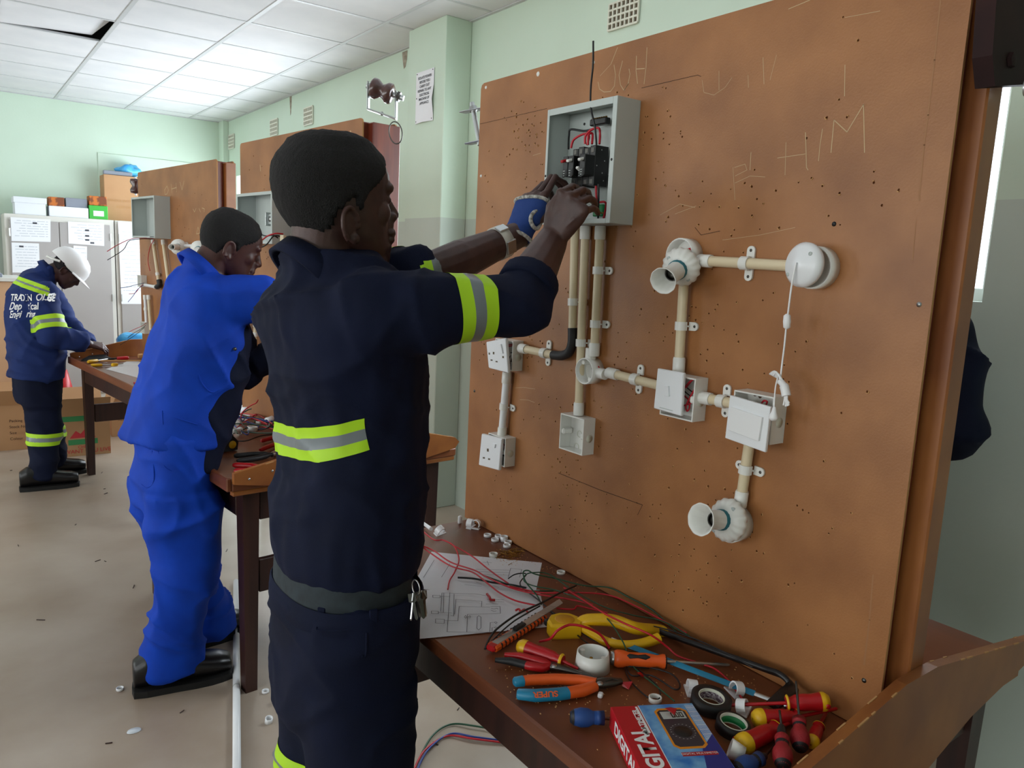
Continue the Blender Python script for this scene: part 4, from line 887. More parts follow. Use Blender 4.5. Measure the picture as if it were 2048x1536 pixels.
for c, y in ((ftR, 2.66), (ftL, 2.84)): chain(mb, [V((hip.x, y, .86)), V((hip.x + .02, y, .46)), V((c.x + .04, c.y, .10))], [.085, .055, .042])
chain(mb, [shR2, elR2, wrR2], [.05, .042, .03]); chain(mb, [shL2, elL2, wrL2], [.05, .042, .03])
hand(mb, axes(wrR2, V((.5, .3, -.4)), V((0, 0, 1))), 1, [(.5, .6, .3)] * 4, [(.6, .5, -.4), (.8, 0, -.3), (.8, 0, -.3)])
hand(mb, axes(wrL2, wrL2 - elL2, V((0, 0, 1))), -1, [(.5, .6, .3)] * 4, [(.6, .5, -.4), (.8, 0, -.3), (.8, 0, -.3)])
blob(mb, 'body', 'skin2', m2, .0042, 3)
hair(HM2, m2, HAIRLINE, .007)
mb = MB(); up = V((0, 0, 1))
def tilt(c, z, a, b, n=2.4): z = V(z).normalized(); return ring(c, Lf.cross(z).normalized(), a, Lf, b, n, 34)
hem = pd(350, 880, 2.66)
mb.loft([tilt(hem, (.10, 0, 1), .158, .205), tilt(pd(356, 830, 2.65), (.2, 0, 1), .142, .19), tilt(mid + V((.012, 0, 0)), (.25, 0, 1), .140, .185), tilt(pd(388, 715, 2.63), (.32, 0, 1), .140, .19), tilt(che + V((.01, 0, 0)), (.36, 0, 1), .138, .20), tilt(pd(412, 605, 2.62), (.38, 0, 1), .128, .20), tilt(pd(420, 570, 2.61), (.42, 0, 1), .105, .15), tilt(pd(428, 545, 2.61), (.45, 0, 1), .085, .095)])
mb.tube([shR2 + V((-.03, .10, -.02)), shR2 + V((0, .02, 0)), shR2.lerp(elR2, .5) + V((0, 0, .005)), elR2, elR2 + (wrR2 - elR2).normalized() * .08], [.09, .088, .085, .074, .07], 18); mb.ball(shR2, .088); mb.ball(elR2, .076)
CT2 = HM2 @ V((-.052, 0, -.088)); CF2 = V((.72, 0, -.70)).normalized(); collar_core(mb, pd(420, 572, 2.61), CT2, CF2, Lf, .070, .074)
fo3 = folds((.8, .1, .6), .011, 6, 4.4)
jk2 = blob(mb, 'jacket', 'royal', m2, .009, 14, fo3)
collar(jk2, 'royal', CT2, CF2, Lf, .070, .074)
mb = MB()                                            # darker jumper sleeve of the far arm and open front
mb.tube([shL2 + V((-.05, -.07, 0)), shL2, elL2, wrL2], [.085, .082, .075, .058], 18); mb.ball(shL2, .08); mb.ball(elL2, .074)
mb.loft([tilt(pd(385, 930, 2.66), (.1, 0, 1), .07, .13), tilt(pd(408, 835, 2.66), (.15, 0, 1), .09, .13), tilt(pd(430, 740, 2.65), (.25, 0, 1), .095, .14), tilt(pd(445, 640, 2.64), (.35, 0, 1), .08, .13)])
jp = blob(mb, 'jumper', 'navy', m2, .009, 4, folds((1, 0, .6), .01, 9, 1.2))
for z in (.0, .045): MB().lathe([(.0001, .002), (.006, .0015), (.006, 0)], zaxis(pd(470, 680 + 400 * z, 2.52), (.3, -1, .1)), 12).build('button', 'steel_dark', jp)
mb = MB(); mb.loft([ring((hip.x, 2.745, z), F, a, Lf, b, 2.5, 34) for z, a, b in ((.66, .118, .172), (.76, .122, .176), (.86, .114, .170), (.94, .100, .15))])
for c, y, k in ((ftR, 2.655, 0), (ftL, 2.835, 1)):
    mb.loft([ring((x, yy, z), F, a, Lf, b, 2.2, 26) for z, x, yy, a, b in ((.055, c.x + .035, c.y, .098, .085), (.16, c.x + .03, c.y, .092, .083), (.30, (c.x + hip.x) / 2 + .025, (c.y + y) / 2, .093, .084), (.48, hip.x + .022, y, .098, .09), (.62, hip.x + .008, y, .112, .098), (.72, hip.x, y, .12, .098))])
tr2 = blob(mb, 'trousers', 'royal_trs', m2, .009, 5, folds((.8, .1, 1), .015, 6, 7.7))
def stitch(par, src, pts, m, r=.0022, name='pocket_seam'):
    q = [src.closest_point_on_mesh(par_inv @ p)[1] for p in pts]; mb = MB(); mb.tube(spline(q, 4), r, 6); return mb.build(name, m, par, True)
for obj, root, mm, paths in ((jk2, m2, 'royal_trs', [[(396, 745), (405, 768), (425, 785), (447, 783)], [(335, 826), (360, 836), (396, 850)], [(336, 822), (336, 850)]]), (tr2, m2, 'royal_trs', [[(257, 880), (275, 892), (295, 898), (312, 896)], [(262, 965), (292, 975), (310, 960), (312, 900)], [(330, 900), (340, 925), (348, 935)]]), (tr, m1, 'navy', [[(575, 1265), (590, 1290), (640, 1300), (690, 1290)], [(742, 1300), (758, 1330), (740, 1350)]])):
    par_inv = root.matrix_basis.inverted()
    for pth in paths: stitch(obj, obj, [pd(u, v, 2.5 if root is m2 else 1.3) for u, v in pth], mm)
boot(m2, ftR + V((-.06, 0, 0)), -.12, .30, .056); boot(m2, ftL + V((-.08, .0, 0)), .18, .30, .056)

# ---------------------------------------------------------------- the man in the white helmet
D3 = 4.98
m3 = thing('person', 'man in a white hard hat and lettered blue jacket bending over a bench', 'person', (.50, 5.62, 0))
p3 = lambda u, v, d=0: pd(u, v, D3 + d)
HM3 = Matrix.Translation(p3(133, 541, .12)) @ Matrix.Rotation(-.12, 4, 'Z') @ Matrix.Rotation(.95, 4, 'Y') @ Matrix.Diagonal((1.0, .95, .95, 1))
h3, c3, n3 = p3(74, 752), p3(66, 620, .08), p3(92, 545, .1)
shR3, elR3, wrR3 = p3(88, 590, -.12), p3(104, 668, -.14), p3(176, 688, .02); shL3, elL3, wrL3 = p3(98, 590, .3), p3(130, 650, .3), p3(180, 690, .2)
mb = MB(); head(mb, HM3, neck=.105, nb=(-.035, 0))
mb.loft([ring(c, F, a, Lf, b) for c, a, b in ((h3, .10, .15), (c3, .11, .16), (n3, .06, .07))])
f3a, f3b = onz(100, 975, 0), onz(118, 950, 0)
for c, y in ((f3a, -.09), (f3b, .09)): chain(mb, [h3 + V((0, y, 0)), V((h3.x + .03, h3.y + y * .9, .42)), V((c.x, c.y, .1))], [.085, .055, .042])
chain(mb, [shR3, elR3, wrR3], [.05, .042, .03]); chain(mb, [shL3, elL3, wrL3], [.05, .042, .03])
for Hx, s in ((axes(wrR3, V((1, .1, -.25)), V((0, -.5, 1))), 1), (axes(wrL3, V((1, -.3, -.3)), V((0, 0, 1))), -1)): hand(mb, Hx, s, [(.6, .7, .4)] * 4, [(.6, .5, -.4), (.8, 0, -.3), (.8, 0, -.3)])
blob(mb, 'body', 'skin3', m3, .0055, 3)
mat('cap', (28, 24, 28), .9)
hair(HM3, m3, [(-.2, -.062), (-.06, -.07), (-.03, -.04), (-.008, .0), (.05, .022), (.10, .030), (.12, .16), (-.2, .16)], .012, 'skull_cap', 'cap')
# helmet shell, brim and harness
mb = MB(); prof = [(.118, .030), (.117, .052), (.112, .080), (.098, .112), (.075, .135), (.045, .150), (.015, .156), (.001, .157)]
Hh = HM3 @ Matrix.Translation((-.012, 0, -.004)) @ Matrix.Rotation(-.12, 4, 'Y') @ Matrix.Diagonal((1.12, .98, 1, 1))
mb.lathe(prof + [(.001, .153), (.043, .146), (.072, .131), (.094, .109), (.108, .080), (.113, .052), (.114, .030), (.118, .030)], Hh, 40, cap=False); hel = mb.build('hard_hat', 'white', m3)
mb = MB(); brim = []
for k in range(21):
    a = -1.25 + 2.5 * k / 20; e = .118 + .052 * math.cos(a * 1.2); brim.append([Hh @ V((.114 * math.cos(a), .114 * math.sin(a), .033)), Hh @ V((e * math.cos(a), e * math.sin(a), .022)), Hh @ V((e * math.cos(a), e * math.sin(a), .018)), Hh @ V((.114 * math.cos(a), .114 * math.sin(a), .029))])
mb.loft(brim); mb.build('peak', 'white', hel)
mb = MB(); hb = [Hh @ V((.108 * math.cos(a), .108 * math.sin(a), .022 + .022 * max(0, -math.cos(a)))) for a in [2 * PI * k / 36 for k in range(37)]]
for i in range(36):
    a, b = hb[i], hb[i + 1]; u = Hh.to_3x3() @ V((0, 0, .024)); mb.add([a, b, b + u, a + u], [(0, 1, 2, 3)], 0, True)
mb.build('headband', 'pvc', hel)
for s in (-1, 1): MB().tube(spline([Hh @ V((-.05, s * .108, .02)), Hh @ V((-.085, s * .085, -.004)), Hh @ V((-.112, s * .03, -.018))], 6), .008, 8).build('harness_strap', 'pvc', hel)
for x, y, z, r in ((-.075, -.093, .012, .010), (-.030, -.113, .024, .008)): MB().lathe([(.0001, .002), (r, .0015), (r, 0)], zaxis(Hh @ V((x, y, z)), Hh.to_3x3() @ V((x, y * 1.3, 0))), 12).build('harness_slot', 'cap', hel)
mb = MB(); mb.loft([tilt(p3(75, 755), (.05, 0, 1), .155, .205), tilt(p3(72, 700), (.0, 0, 1), .158, .205), tilt(p3(66, 640), (.05, 0, 1), .152, .205), tilt(p3(67, 595, .04), (.3, 0, 1), .140, .205), tilt(p3(80, 562, .06), (.5, 0, 1), .10, .16), tilt(n3 + V((-.01, 0, -.01)), (.6, 0, 1), .065, .07)])
mb.tube([shR3 + V((-.07, .06, 0)), shR3, elR3, elR3.lerp(wrR3, .55), wrR3 + (elR3 - wrR3).normalized() * .02], [.085, .086, .080, .066, .050], 16); mb.ball(shR3, .085); mb.ball(elR3, .08)
mb.tube([shL3 + V((-.07, -.06, 0)), shL3, elL3, wrL3], [.085, .082, .072, .050], 16); mb.ball(shL3, .08); mb.ball(elL3, .072)
CT3 = HM3 @ V((-.062, 0, -.078)); CF3 = V((.55, 0, -.83)).normalized(); collar_core(mb, p3(82, 560, .06), CT3, CF3, Lf, .066, .070)
jk3 = blob(mb, 'jacket', 'blue3', m3, .011, 9, folds((.5, .1, 1), .012, 8, 6.1))
ax = (elR3 - shR3).normalized(); bands(jk3, jk3, shR3, ax, [.150, .180, .205, .235], HV, lambda p: p.y < shR3.y + .13 and p.x > shR3.x - .085, .002)
bands(jk3, jk3, p3(50, 566), V((.38, -.0, 1)), [-.028, -.006, .006, .028], HV, lambda p: p.x < shR3.x + .02 and p.z > 1.1, .002)
collar(jk3, 'blue3', CT3, CF3, Lf, .066, .070)
inv3 = m3.matrix_basis.inverted()
def on_cloth(s, size, uv, m, vd):
    """lettering pressed on the jacket back"""
    c = p3(*uv, -.2); xa = V((.60, -.78, .06)); za = V((-.72, -.62, .30)); me_o = text(s, size, axes(c, xa, za), m, 'lettering', jk3, 'LEFT', .8, bold=.0012)
    for v in me_o.data.vertices:
        ok, loc, nr, _ = jk3.ray_cast(v.co, inv3.to_3x3() @ V((.45, .89, .02)))
        if ok: v.co = loc + nr * .0015
for s, sz, uv in (('TRADIN  OLLEGE', .062, (13, 597)), ('Dep   rical', .066, (14, 614)), ('Engi  ring', .064, (17, 630))): on_cloth(s, sz, uv, 'white', 0)
mb = MB(); mb.loft([ring(h3 + V((0, 0, dz)), F, a, Lf, b, 2.5, 30) for dz, a, b in ((-.16, .125, .18), (-.06, .14, .19), (.03, .14, .19))])
for c, y in ((f3a, -.09), (f3b, .09)):
    mb.loft([ring((x, yy, z), F, a, Lf, b, 2.2, 22) for z, x, yy, a, b in ((.07, c.x - .03, c.y, .07, .066), (.16, c.x - .03, c.y, .076, .07), (.30, (c.x + h3.x) / 2, (c.y + h3.y + y) / 2, .09, .08), (.46, h3.x + .02, h3.y + y, .10, .09), (.62, h3.x + .005, h3.y + y, .125, .10))])
tr3 = blob(mb, 'trousers', 'navy_trs', m3, .011, 4, folds((.6, .1, 1), .012, 8, 2.3))
bands(tr3, tr3, (0, 0, .325), (.05, 0, 1), [-.035, -.012, .012, .035], HV, lambda p: True, .002)
boot(m3, f3a + V((-.12, 0, 0)), -.05, .30, .056); boot(m3, f3b + V((-.12, 0, 0)), .05, .30, .056)

# ---------------------------------------------------------------- somebody working behind the first board
m4 = thing('person', 'person in a dark jacket mostly hidden behind the fibreboard, one bent sleeve showing', 'person', (2.12, 1.22, 0), PI)
q4 = (2.12, 1.22); mb = MB(); HM4 = Matrix.Translation((2.02, 1.26, 1.58)) @ Matrix.Rotation(PI, 4, 'Z') @ Matrix.Rotation(.35, 4, 'Y'); head(mb, HM4)
sh4, el4, wr4 = V((2.08, .945, 1.405)), V((2.04, .862, 1.185)), V((1.84, 1.02, 1.14)); sh4b, el4b, wr4b = V((2.08, 1.42, 1.395)), V((2.0, 1.5, 1.17)), V((1.8, 1.40, 1.12))
mb.loft([ring((q4[0], q4[1], z), F, a, Lf, b) for z, a, b in ((.8, .1, .14), (1.1, .1, .14), (1.36, .1, .15), (1.46, .06, .07))])
for y in (1.13, 1.31): chain(mb, [V((q4[0], y, .85)), V((q4[0], y, .46)), V((q4[0], y, .1))], [.08, .055, .042])
chain(mb, [sh4, el4, wr4], [.05, .042, .03]); chain(mb, [sh4b, el4b, wr4b], [.05, .042, .03])
hand(mb, axes(wr4, V((-1, .2, -.1)), V((0, 0, 1))), -1, [(.4, .5, .3)] * 4, [(.6, .5, -.4), (.8, 0, -.3), (.8, 0, -.3)]); hand(mb, axes(wr4b, V((-1, -.2, -.1)), V((0, 0, 1))), 1, [(.4, .5, .3)] * 4, [(.6, .5, -.4), (.8, 0, -.3), (.8, 0, -.3)])
blob(mb, 'body', 'skin1', m4, .008, 2)
mb = MB(); mb.loft([ring((q4[0], q4[1], z), F, a, Lf, b, 2.4, 30) for z, a, b in ((.90, .13, .17), (1.1, .13, .17), (1.3, .13, .18), (1.42, .10, .15), (1.47, .065, .07))])
for s, e, w in ((sh4, el4, wr4), (sh4b, el4b, wr4b)): mb.tube([s, s.lerp(e, .5) + V((0, -.012 if s is sh4 else .012, 0)), e, e.lerp(w, .5), w], [.085, .088, .085, .07, .055], 16); mb.ball(s, .085); mb.ball(e, .085)
blob(mb, 'jacket', 'navy_trs', m4, .011, 4, folds((.3, .3, 1), .012, 7, 5.5))
mb = MB()
for y in (1.13, 1.31): mb.loft([ring((q4[0], y, z), F, a, Lf, a, 2.2, 22) for z, a in ((.06, .075), (.4, .085), (.75, .11), (.92, .12))])
blob(mb, 'trousers', 'navy_trs', m4, .012, 3); hair(HM4, m4, HAIRLINE, .008)
boot(m4, (2.20, 1.12, 0), PI); boot(m4, (2.20, 1.32, 0), PI)
# ================================================================ things lying on the first bench
def T1(u, v, h=0.0): return onz(u, v, TZ + h)
def lay(a, b, h=0.0, roll=0.0):
    """frame on the bench top: origin a, local x towards b (both sighted), z up; also the length"""
    A, B = T1(*a, h), T1(*b, h); return axes(A, B - A, (0, 0, 1)) @ Matrix.Rotation(roll, 4, 'X'), (B - A).length
mat('paper2', (228, 230, 234), .75, c2=(220, 222, 228), scale=6)
def sheet_on(name, label, px, h, cat='paper sheet', sag=.004, seed=1, group=None):
    c = [T1(u, v) for u, v in px]; G = 12; mb = MB(); vs = []
    for i in range(G + 1):
        for j in range(G + 1):
            a, b = i / G, j / G; p = (c[0] * (1 - a) + c[1] * a) * (1 - b) + (c[3] * (1 - a) + c[2] * a) * b
            e = max(abs(a - .5), abs(b - .5)) * 2
            vs.append(p + V((0, 0, h + sag * max(0, noise.noise(p * 9 + V((seed, 0, 0)))) * (e ** 2))))
    mb.add(vs, [(i * (G + 1) + j, (i + 1) * (G + 1) + j, (i + 1) * (G + 1) + j + 1, i * (G + 1) + j + 1) for i in range(G) for j in range(G)], 0, True)
    t = thing(name, label, cat, sum(c, V()) / 4, 0, group); mb.build('sheet', 'paper2', t); return t
pA = sheet_on('drawing_sheet', 'white paper with a pencilled circuit, pushed under another sheet', [(863, 1104), (1084, 1126), (1068, 1200), (822, 1178)], .0008, seed=3)
pB = sheet_on('drawing_sheet', 'white paper with a large wiring diagram, lying over another sheet', [(808, 1181), (1079, 1183), (1094, 1256), (826, 1281)], .0022, seed=8)
def draw(par, lines, h, w=.0011):
    mb = MB()
    for l in lines: ribbon(mb, [T1(u, v, h) for u, v in l], w, (0, 0, 1))
    mb.build('pencil_drawing', 'ink', par)['kind'] = 'stuff'
z6 = lambda *p: [(820 + x / 5.389, 1080 + y / 5.389) for x, y in p]
draw(pB, [z6((245, 595), (325, 598), (325, 622), (247, 620), (245, 595)), z6((330, 608), (430, 612)), z6((345, 570), (330, 770)), z6((365, 570), (360, 780)), z6((345, 570), (700, 580), (820, 600)), z6((430, 565), (400, 990)), z6((400, 990), (870, 995)), z6((490, 640), (775, 660), (770, 720)), z6((475, 580), (470, 820), (440, 815)), z6((495, 640), (480, 800)),
          z6((530, 715), (860, 725)), z6((530, 715), (515, 870), (370, 868)), z6((275, 850), (370, 855), (368, 900), (275, 895), (275, 850)), z6((230, 765), (305, 768), (305, 795), (232, 792), (230, 765)), z6((305, 780), (450, 785)), z6((620, 800), (612, 990)), z6((620, 800), (900, 795), (975, 790), (970, 715), (870, 715)), z6((725, 830), (720, 950)), z6((765, 830), (765, 945)), z6((725, 830), (740, 815), (765, 830)), z6((720, 950), (740, 970), (765, 945)),
          z6((585, 830), (600, 812), (612, 830), (600, 842), (585, 830)), z6((628, 830), (645, 815), (655, 830), (640, 838)), z6((860, 990), (865, 890), (910, 888)), z6((885, 990), (885, 945), (910, 942)), z6((910, 888), (925, 880), (940, 890), (925, 900), (910, 888)), z6((910, 942), (925, 935), (940, 945), (925, 953), (910, 942)), z6((875, 735), (905, 745), (935, 735), (950, 745)), z6((875, 755), (905, 770), (930, 765)), z6((820, 690), (950, 690)), z6((830, 640), (1010, 645)), z6((860, 660), (1015, 668))], .0064)
draw(pA, [z6((262, 215), (145, 405)), z6((430, 255), (340, 400)), z6((710, 315), (1080, 325)), z6((725, 340), (1065, 352)), z6((740, 370), (1055, 378)), z6((1085, 305), (1205, 318)), z6((1085, 305), (1058, 400)), z6((1205, 318), (1180, 400)), z6((780, 240), (880, 245)), z6((830, 225), (850, 270)), z6((590, 480), (770, 500)), z6((715, 455), (770, 475)), z6((890, 490), (960, 510))], .005)
# ---- wires
def wire(label, px, m, r=.0016, group='loose wires on the bench', seg=7, h0=.002):
    pts = []
    for q in px:
        p = T1(q[0], q[1], (q[2] if len(q) > 2 else .004) + h0); p.x = min(p.x, 1.194); pts.append(p)
    o = MB().tube(spline(pts, 7), r, seg).build('wire', m); return tag(o, label, 'wire', group)
f6 = lambda *p: [(780 + q[0] / 3.303, 1000 + q[1] / 3.303) + tuple(q[2:]) for q in p]
wire('red wire running straight from the far bench corner across the circuit sheet', f6((210, 200, .03), (290, 262, .02), (355, 265, .02), (420, 300, .015), (540, 370, .012), (660, 465, .012), (780, 550, .012)), 'redwire', .0019)
wire('red wire hooking back over the edge of the circuit sheet', f6((340, 262, .02), (420, 300, .018), (455, 390, .012), (430, 470, .008), (395, 530, .006), (382, 590, .006)), 'redwire', .0019)
wire('long red wire ending beside the tape measure', f6((205, 298, .03), (260, 345, .015), (400, 435, .012), (540, 475, .014), (620, 530, .012), (720, 610, .01), (830, 665, .01), (960, 695, .01)), 'redwire', .0019)
wire('long red wire looping behind the hacksaw handle', f6((210, 300, .03), (290, 335, .02), (400, 410, .015), (560, 465, .018), (640, 510, .015), (800, 580, .014), (960, 620, .012), (1180, 655, .012), (1340, 690, .012)), 'redwire', .0019)
wire('red wire lying along the foot of the fibreboard', f6((790, 570, .012), (1000, 612, .014), (1250, 612, .02), (1450, 630, .02), (1620, 700, .02), (1790, 790, .02), (1960, 880, .012)), 'redwire', .0019)
wire('red wire crossing the hacksaw handle to the orange screwdriver', f6((1150, 580, .02), (1260, 650, .03), (1400, 740, .045), (1560, 820, .05), (1720, 890, .045), (1830, 970, .02), (1900, 1030, .01), (2020, 1070, .006)), 'redwire', .002)
wire('red wire between the hacksaw frame and the black tape roll', [(1408, 1330, .006), (1430, 1338, .006), (1458, 1362, .006), (1475, 1385, .006), (1490, 1405, .006)], 'redwire', .002)
wire('red wire arching over the yellow tape measure with a stripped black end', f6((990, 935, .006), (1060, 915, .03), (1110, 860, .05), (1190, 825, .055), (1290, 840, .05), (1390, 890, .03), (1450, 980, .006)), 'redwire', .0026)
wire('short red wire under the knife blade', f6((1100, 715, .006), (1210, 722, .006), (1240, 700, .008), (1330, 720, .006), (1440, 745, .006)), 'redwire', .002)
wire('dark green wire looped over the circuit sheet and running along the board', f6((610, 495, .006), (720, 535, .01), (830, 575, .012), (930, 600, .012), (1080, 600, .01)), 'greenwire', .0016)
wire('green wire with a tall loop reaching along the board foot', f6((1000, 690, .004), (970, 630, .012), (900, 545, .03), (880, 480, .045), (910, 465, .05), (960, 490, .045), (1100, 520, .03), (1280, 565, .02), (1450, 580, .02), (1600, 630, .02), (1740, 710, .02), (1850, 830, .012), (1900, 880, .01)), 'greenwire', .0016)
wire('green wire with a round loop crossing to the small screwdriver', f6((1880, 1330, .004), (1760, 1230, .004), (1600, 1090, .006), (1540, 940, .03), (1440, 790, .04), (1300, 680, .03), (1110, 600, .02), (960, 570, .015), (890, 540, .02), (890, 500, .03), (940, 480, .035), (1050, 490, .03), (1200, 590, .02), (1400, 700, .02), (1600, 760, .02), (1800, 800, .02), (1980, 900, .015)), 'greenwire', .0014)
wire('black green wire curling round the knife tip', f6((780, 520, .01), (830, 490, .02), (900, 490, .02), (860, 560, .012), (980, 660, .01), (1100, 760, .008), (1200, 820, .01), (1300, 900, .008), (1400, 950, .006)), 'blackwire', .0015)
wire('black wire lying across both sheets', f6((448, 512, .006), (560, 520, .008), (680, 545, .01), (800, 560, .012), (900, 580, .012)), 'blackwire', .0024)
wire('black wire curving from the knife end up over the blade', f6((628, 985, .01), (660, 910, .02), (720, 840, .03), (850, 750, .04), (1000, 680, .045), (1120, 615, .04), (1230, 565, .03)), 'blackwire', .0022)
wire('thin black wire doubled beside the knife', f6((650, 960, .01), (720, 885, .02), (820, 800, .03), (920, 740, .04), (990, 700, .04)), 'blackwire', .0016)
wire('black wire bundled past the tape measure', f6((1060, 740, .004), (1200, 860, .006), (1330, 960, .005), (1460, 980, .005)), 'blackwire', .0016)
wire('black wire loop beside the pliers jaws', f6((1560, 1100, .004), (1600, 1160, .004), (1730, 1160, .004), (1880, 1250, .004), (1915, 1220, .004), (1860, 1150, .004), (1720, 1105, .004)), 'blackwire', .0016)
wire('black wire trailing under the orange screwdriver', f6((1540, 1080, .003), (1580, 1180, .003), (1660, 1270, .003), (1740, 1320, .003), (1785, 1300, .003), (1760, 1220, .003), (1640, 1120, .003)), 'blackwire', .0014)
wire('black wire along the back of the hacksaw frame', [(1305, 1252, .02), (1345, 1262, .035), (1400, 1282, .045), (1460, 1310, .05), (1505, 1335, .05)], 'blackwire', .0014)
# ---- cut rings, clips and scrap on the bench
def ring_piece(p, r, hgt, m, label, tilt=0.0, group='cut conduit rings on the bench', name='conduit_ring'):
    M = Matrix.Translation(p) @ Matrix.Rotation(tilt, 4, 'X'); mb = MB(); mb.lathe([(r * .8, 0), (r, 0), (r, hgt), (r * .8, hgt), (r * .8, 0)], M, 22, cap=False); return tag(mb.build(name, m), label, 'conduit ring', group)
RL = ['thin white conduit ring farthest from the clippings, beside the board corner', 'thin white conduit ring touching the board foot, behind the taller ring', 'thin white conduit ring in front of the taller ring', 'taller white conduit ring among the thin ones at the board foot', 'thin white conduit ring resting beyond the ring on the copper clippings', 'thin white conduit ring lying on the copper clippings']
for k, (u, v) in enumerate([(975, 1073), (997, 1075), (990, 1082), (1008, 1082), (1016, 1087), (1014, 1094)]): ring_piece(T1(u, v, .0005), .0105, .007 if k != 3 else .014, 'pvc_white', RL[k])
ring_piece(T1(987, 1113, .0005), .0112, .009, 'pvc', 'cream conduit ring lying apart at the edge of the circuit sheet')
ring_piece(T1(1122, 1147, .0005), .0105, .006, 'pvc', 'cream conduit ring lying against the foot of the board')
def clip(label, u, v, rz, tilt=0.0, h=.0, group='loose saddle clips on the bench'):
    M = Matrix.Translation(T1(u, v, h)) @ Matrix.Rotation(rz, 4, 'Z') @ Matrix.Rotation(tilt, 4, 'X'); mb = MB(); arc = []
    for k in range(13): a = -.5 + (PI + 1.0) * k / 12; arc.append((math.cos(a), math.sin(a)))
    o_ = [(x * .0135, y * .0135 + .0135) for x, y in arc] + [(x * .0108, y * .0108 + .0135) for x, y in arc[::-1]]
    m = M @ Matrix(((1, 0, 0, 0), (0, 0, 1, 0), (0, 1, 0, 0), (0, 0, 0, 1))); mb.prism(o_, -.008, .008, m); mb.prism([(-.012, 0), (.026, 0), (.026, .003), (-.012, .003)], -.008, .008, m)
    return tag(mb.build('saddle_clip', 'pvc_white'), label, 'saddle clip', group)
mb = MB(); M = axes(T1(919.5, 1047, .0005), (1, .3, 0), (0, 0, 1)); mb.M = M
mb.box2((-.007, -.004, 0), (.007, .004, .024), .003); tag(mb.build('conduit_clip', 'pvc_white'), 'white rounded clip standing on end at the bench corner', 'clip')
clip('white saddle clip standing at the foot of the board edge', 940, 1056, .6, .0); clip('white cup-shaped clip leaning against the board edge', 951, 1058, 2.2, .15)
clip('white saddle clip lying hooked beside a white plug rod', 876, 1068, .3, .5, .002)
tag(MB().tube([T1(842, 1043, .01), T1(862, 1058, .012)], [.004, .0055], 10).build('plastic_rod', 'pvc_white'), 'short white plastic rod at the far bench edge', 'rod')
clip('cream broken clip beside the black tape rolls', 1470, 1392, 1.2, .2); clip('cream torn clip beside the green-cored tape roll', 1488, 1429, .4, -.3)
clip('cream clip half hidden behind the larger tape roll', 1381, 1388, .9, .1)
mb = MB(); mb.lathe([(.0001, .0), (.012, 0), (.0155, .022), (.0125, .022), (.010, .003)], zaxis(T1(1487, 1510, .015), V((-.5, .75, .25))), 20, cap=False); tag(mb.build('pipe_reducer', 'pvc'), 'cream tapered pipe socket lying before the red and yellow screwdriver', 'pipe fitting')
ring_piece(T1(1310, 1402, .0005), .0115, .008, 'pvc', 'cream ring half hidden behind the multimeter box')
mb = MB(); mb.box(T1(1201, 1390, .004), (.012, .009, .008), .002, Matrix.Rotation(.6, 3, 'Z')); tag(mb.build('plastic_offcut', 'pvc_white'), 'tiny white offcut beside the orange pliers', 'offcut')
rn = random.Random(4); mb = MB(); mw = MB()
for k in range(60):
    p = T1(rn.gauss(1020, 14), rn.gauss(1107, 6), .0012); a = rn.uniform(0, 3.1); d = V((math.cos(a), math.sin(a), 0)) * rn.uniform(.004, .014); mb.tube([p - d, p + d], .0007, 4)
for k in range(420):
    c = rn.choice([(1020, 1112, 25, 9), (1100, 1135, 40, 12), (1180, 1175, 60, 20), (1330, 1400, 90, 45), (1450, 1375, 70, 30), (1120, 1390, 60, 30), (1060, 1360, 40, 30)])
    p = T1(rn.gauss(c[0], c[2]), rn.gauss(c[1], c[3]), .0008)
    if p.x > 1.19 or p.x < .76 or p.y < .58 or p.y > 1.77: continue
    mw.box(p, (rn.uniform(.001, .003), rn.uniform(.0008, .002), .001), 0, Matrix.Rotation(rn.uniform(0, 3), 3, 'Z'))
for nm, b, mm, lb in (('wire_clippings', mb, 'brass', 'copper wire clippings scattered by the board'), ('sawdust', mw, 'burr', 'pale sawdust crumbs strewn over the bench')):
    q = b.build(nm, mm); q['kind'] = 'stuff'; tag(q, lb, 'debris')
def scrap(label, u, v, s, m='red', h=.002):
    mb = MB(); rn2 = random.Random(int(u)); c = T1(u, v, h); pts = [c + V((rn2.uniform(-s, s), rn2.uniform(-s, s), rn2.uniform(0, s * .9))) for _ in range(9)]; mb.hull(pts); return tag(mb.build('plastic_scrap', m), label, 'plastic scrap')
scrap('crumpled red plastic scrap at the pliers jaws', 1254, 1372, .011); scrap('crumpled red plastic scrap beside a black wire loop', 1282, 1352, .010)
tag(MB().tube(spline([T1(974, 1188, .008), T1(979, 1194, .010), T1(981, 1199, .009), T1(990, 1200, .008)], 4), .0028, 7).build('wire_scrap', 'red'), 'twisted red wire scrap on the wiring diagram', 'wire scrap')
tag(MB().tube(spline([T1(1031, 1221, .008), T1(1038, 1218, .010), T1(1041, 1223, .009), T1(1049, 1219, .008), T1(1056, 1225, .008)], 4), .0024, 7).build('wire_scrap', 'red'), 'kinked red wire scrap at the edge of the wiring diagram', 'wire scrap')

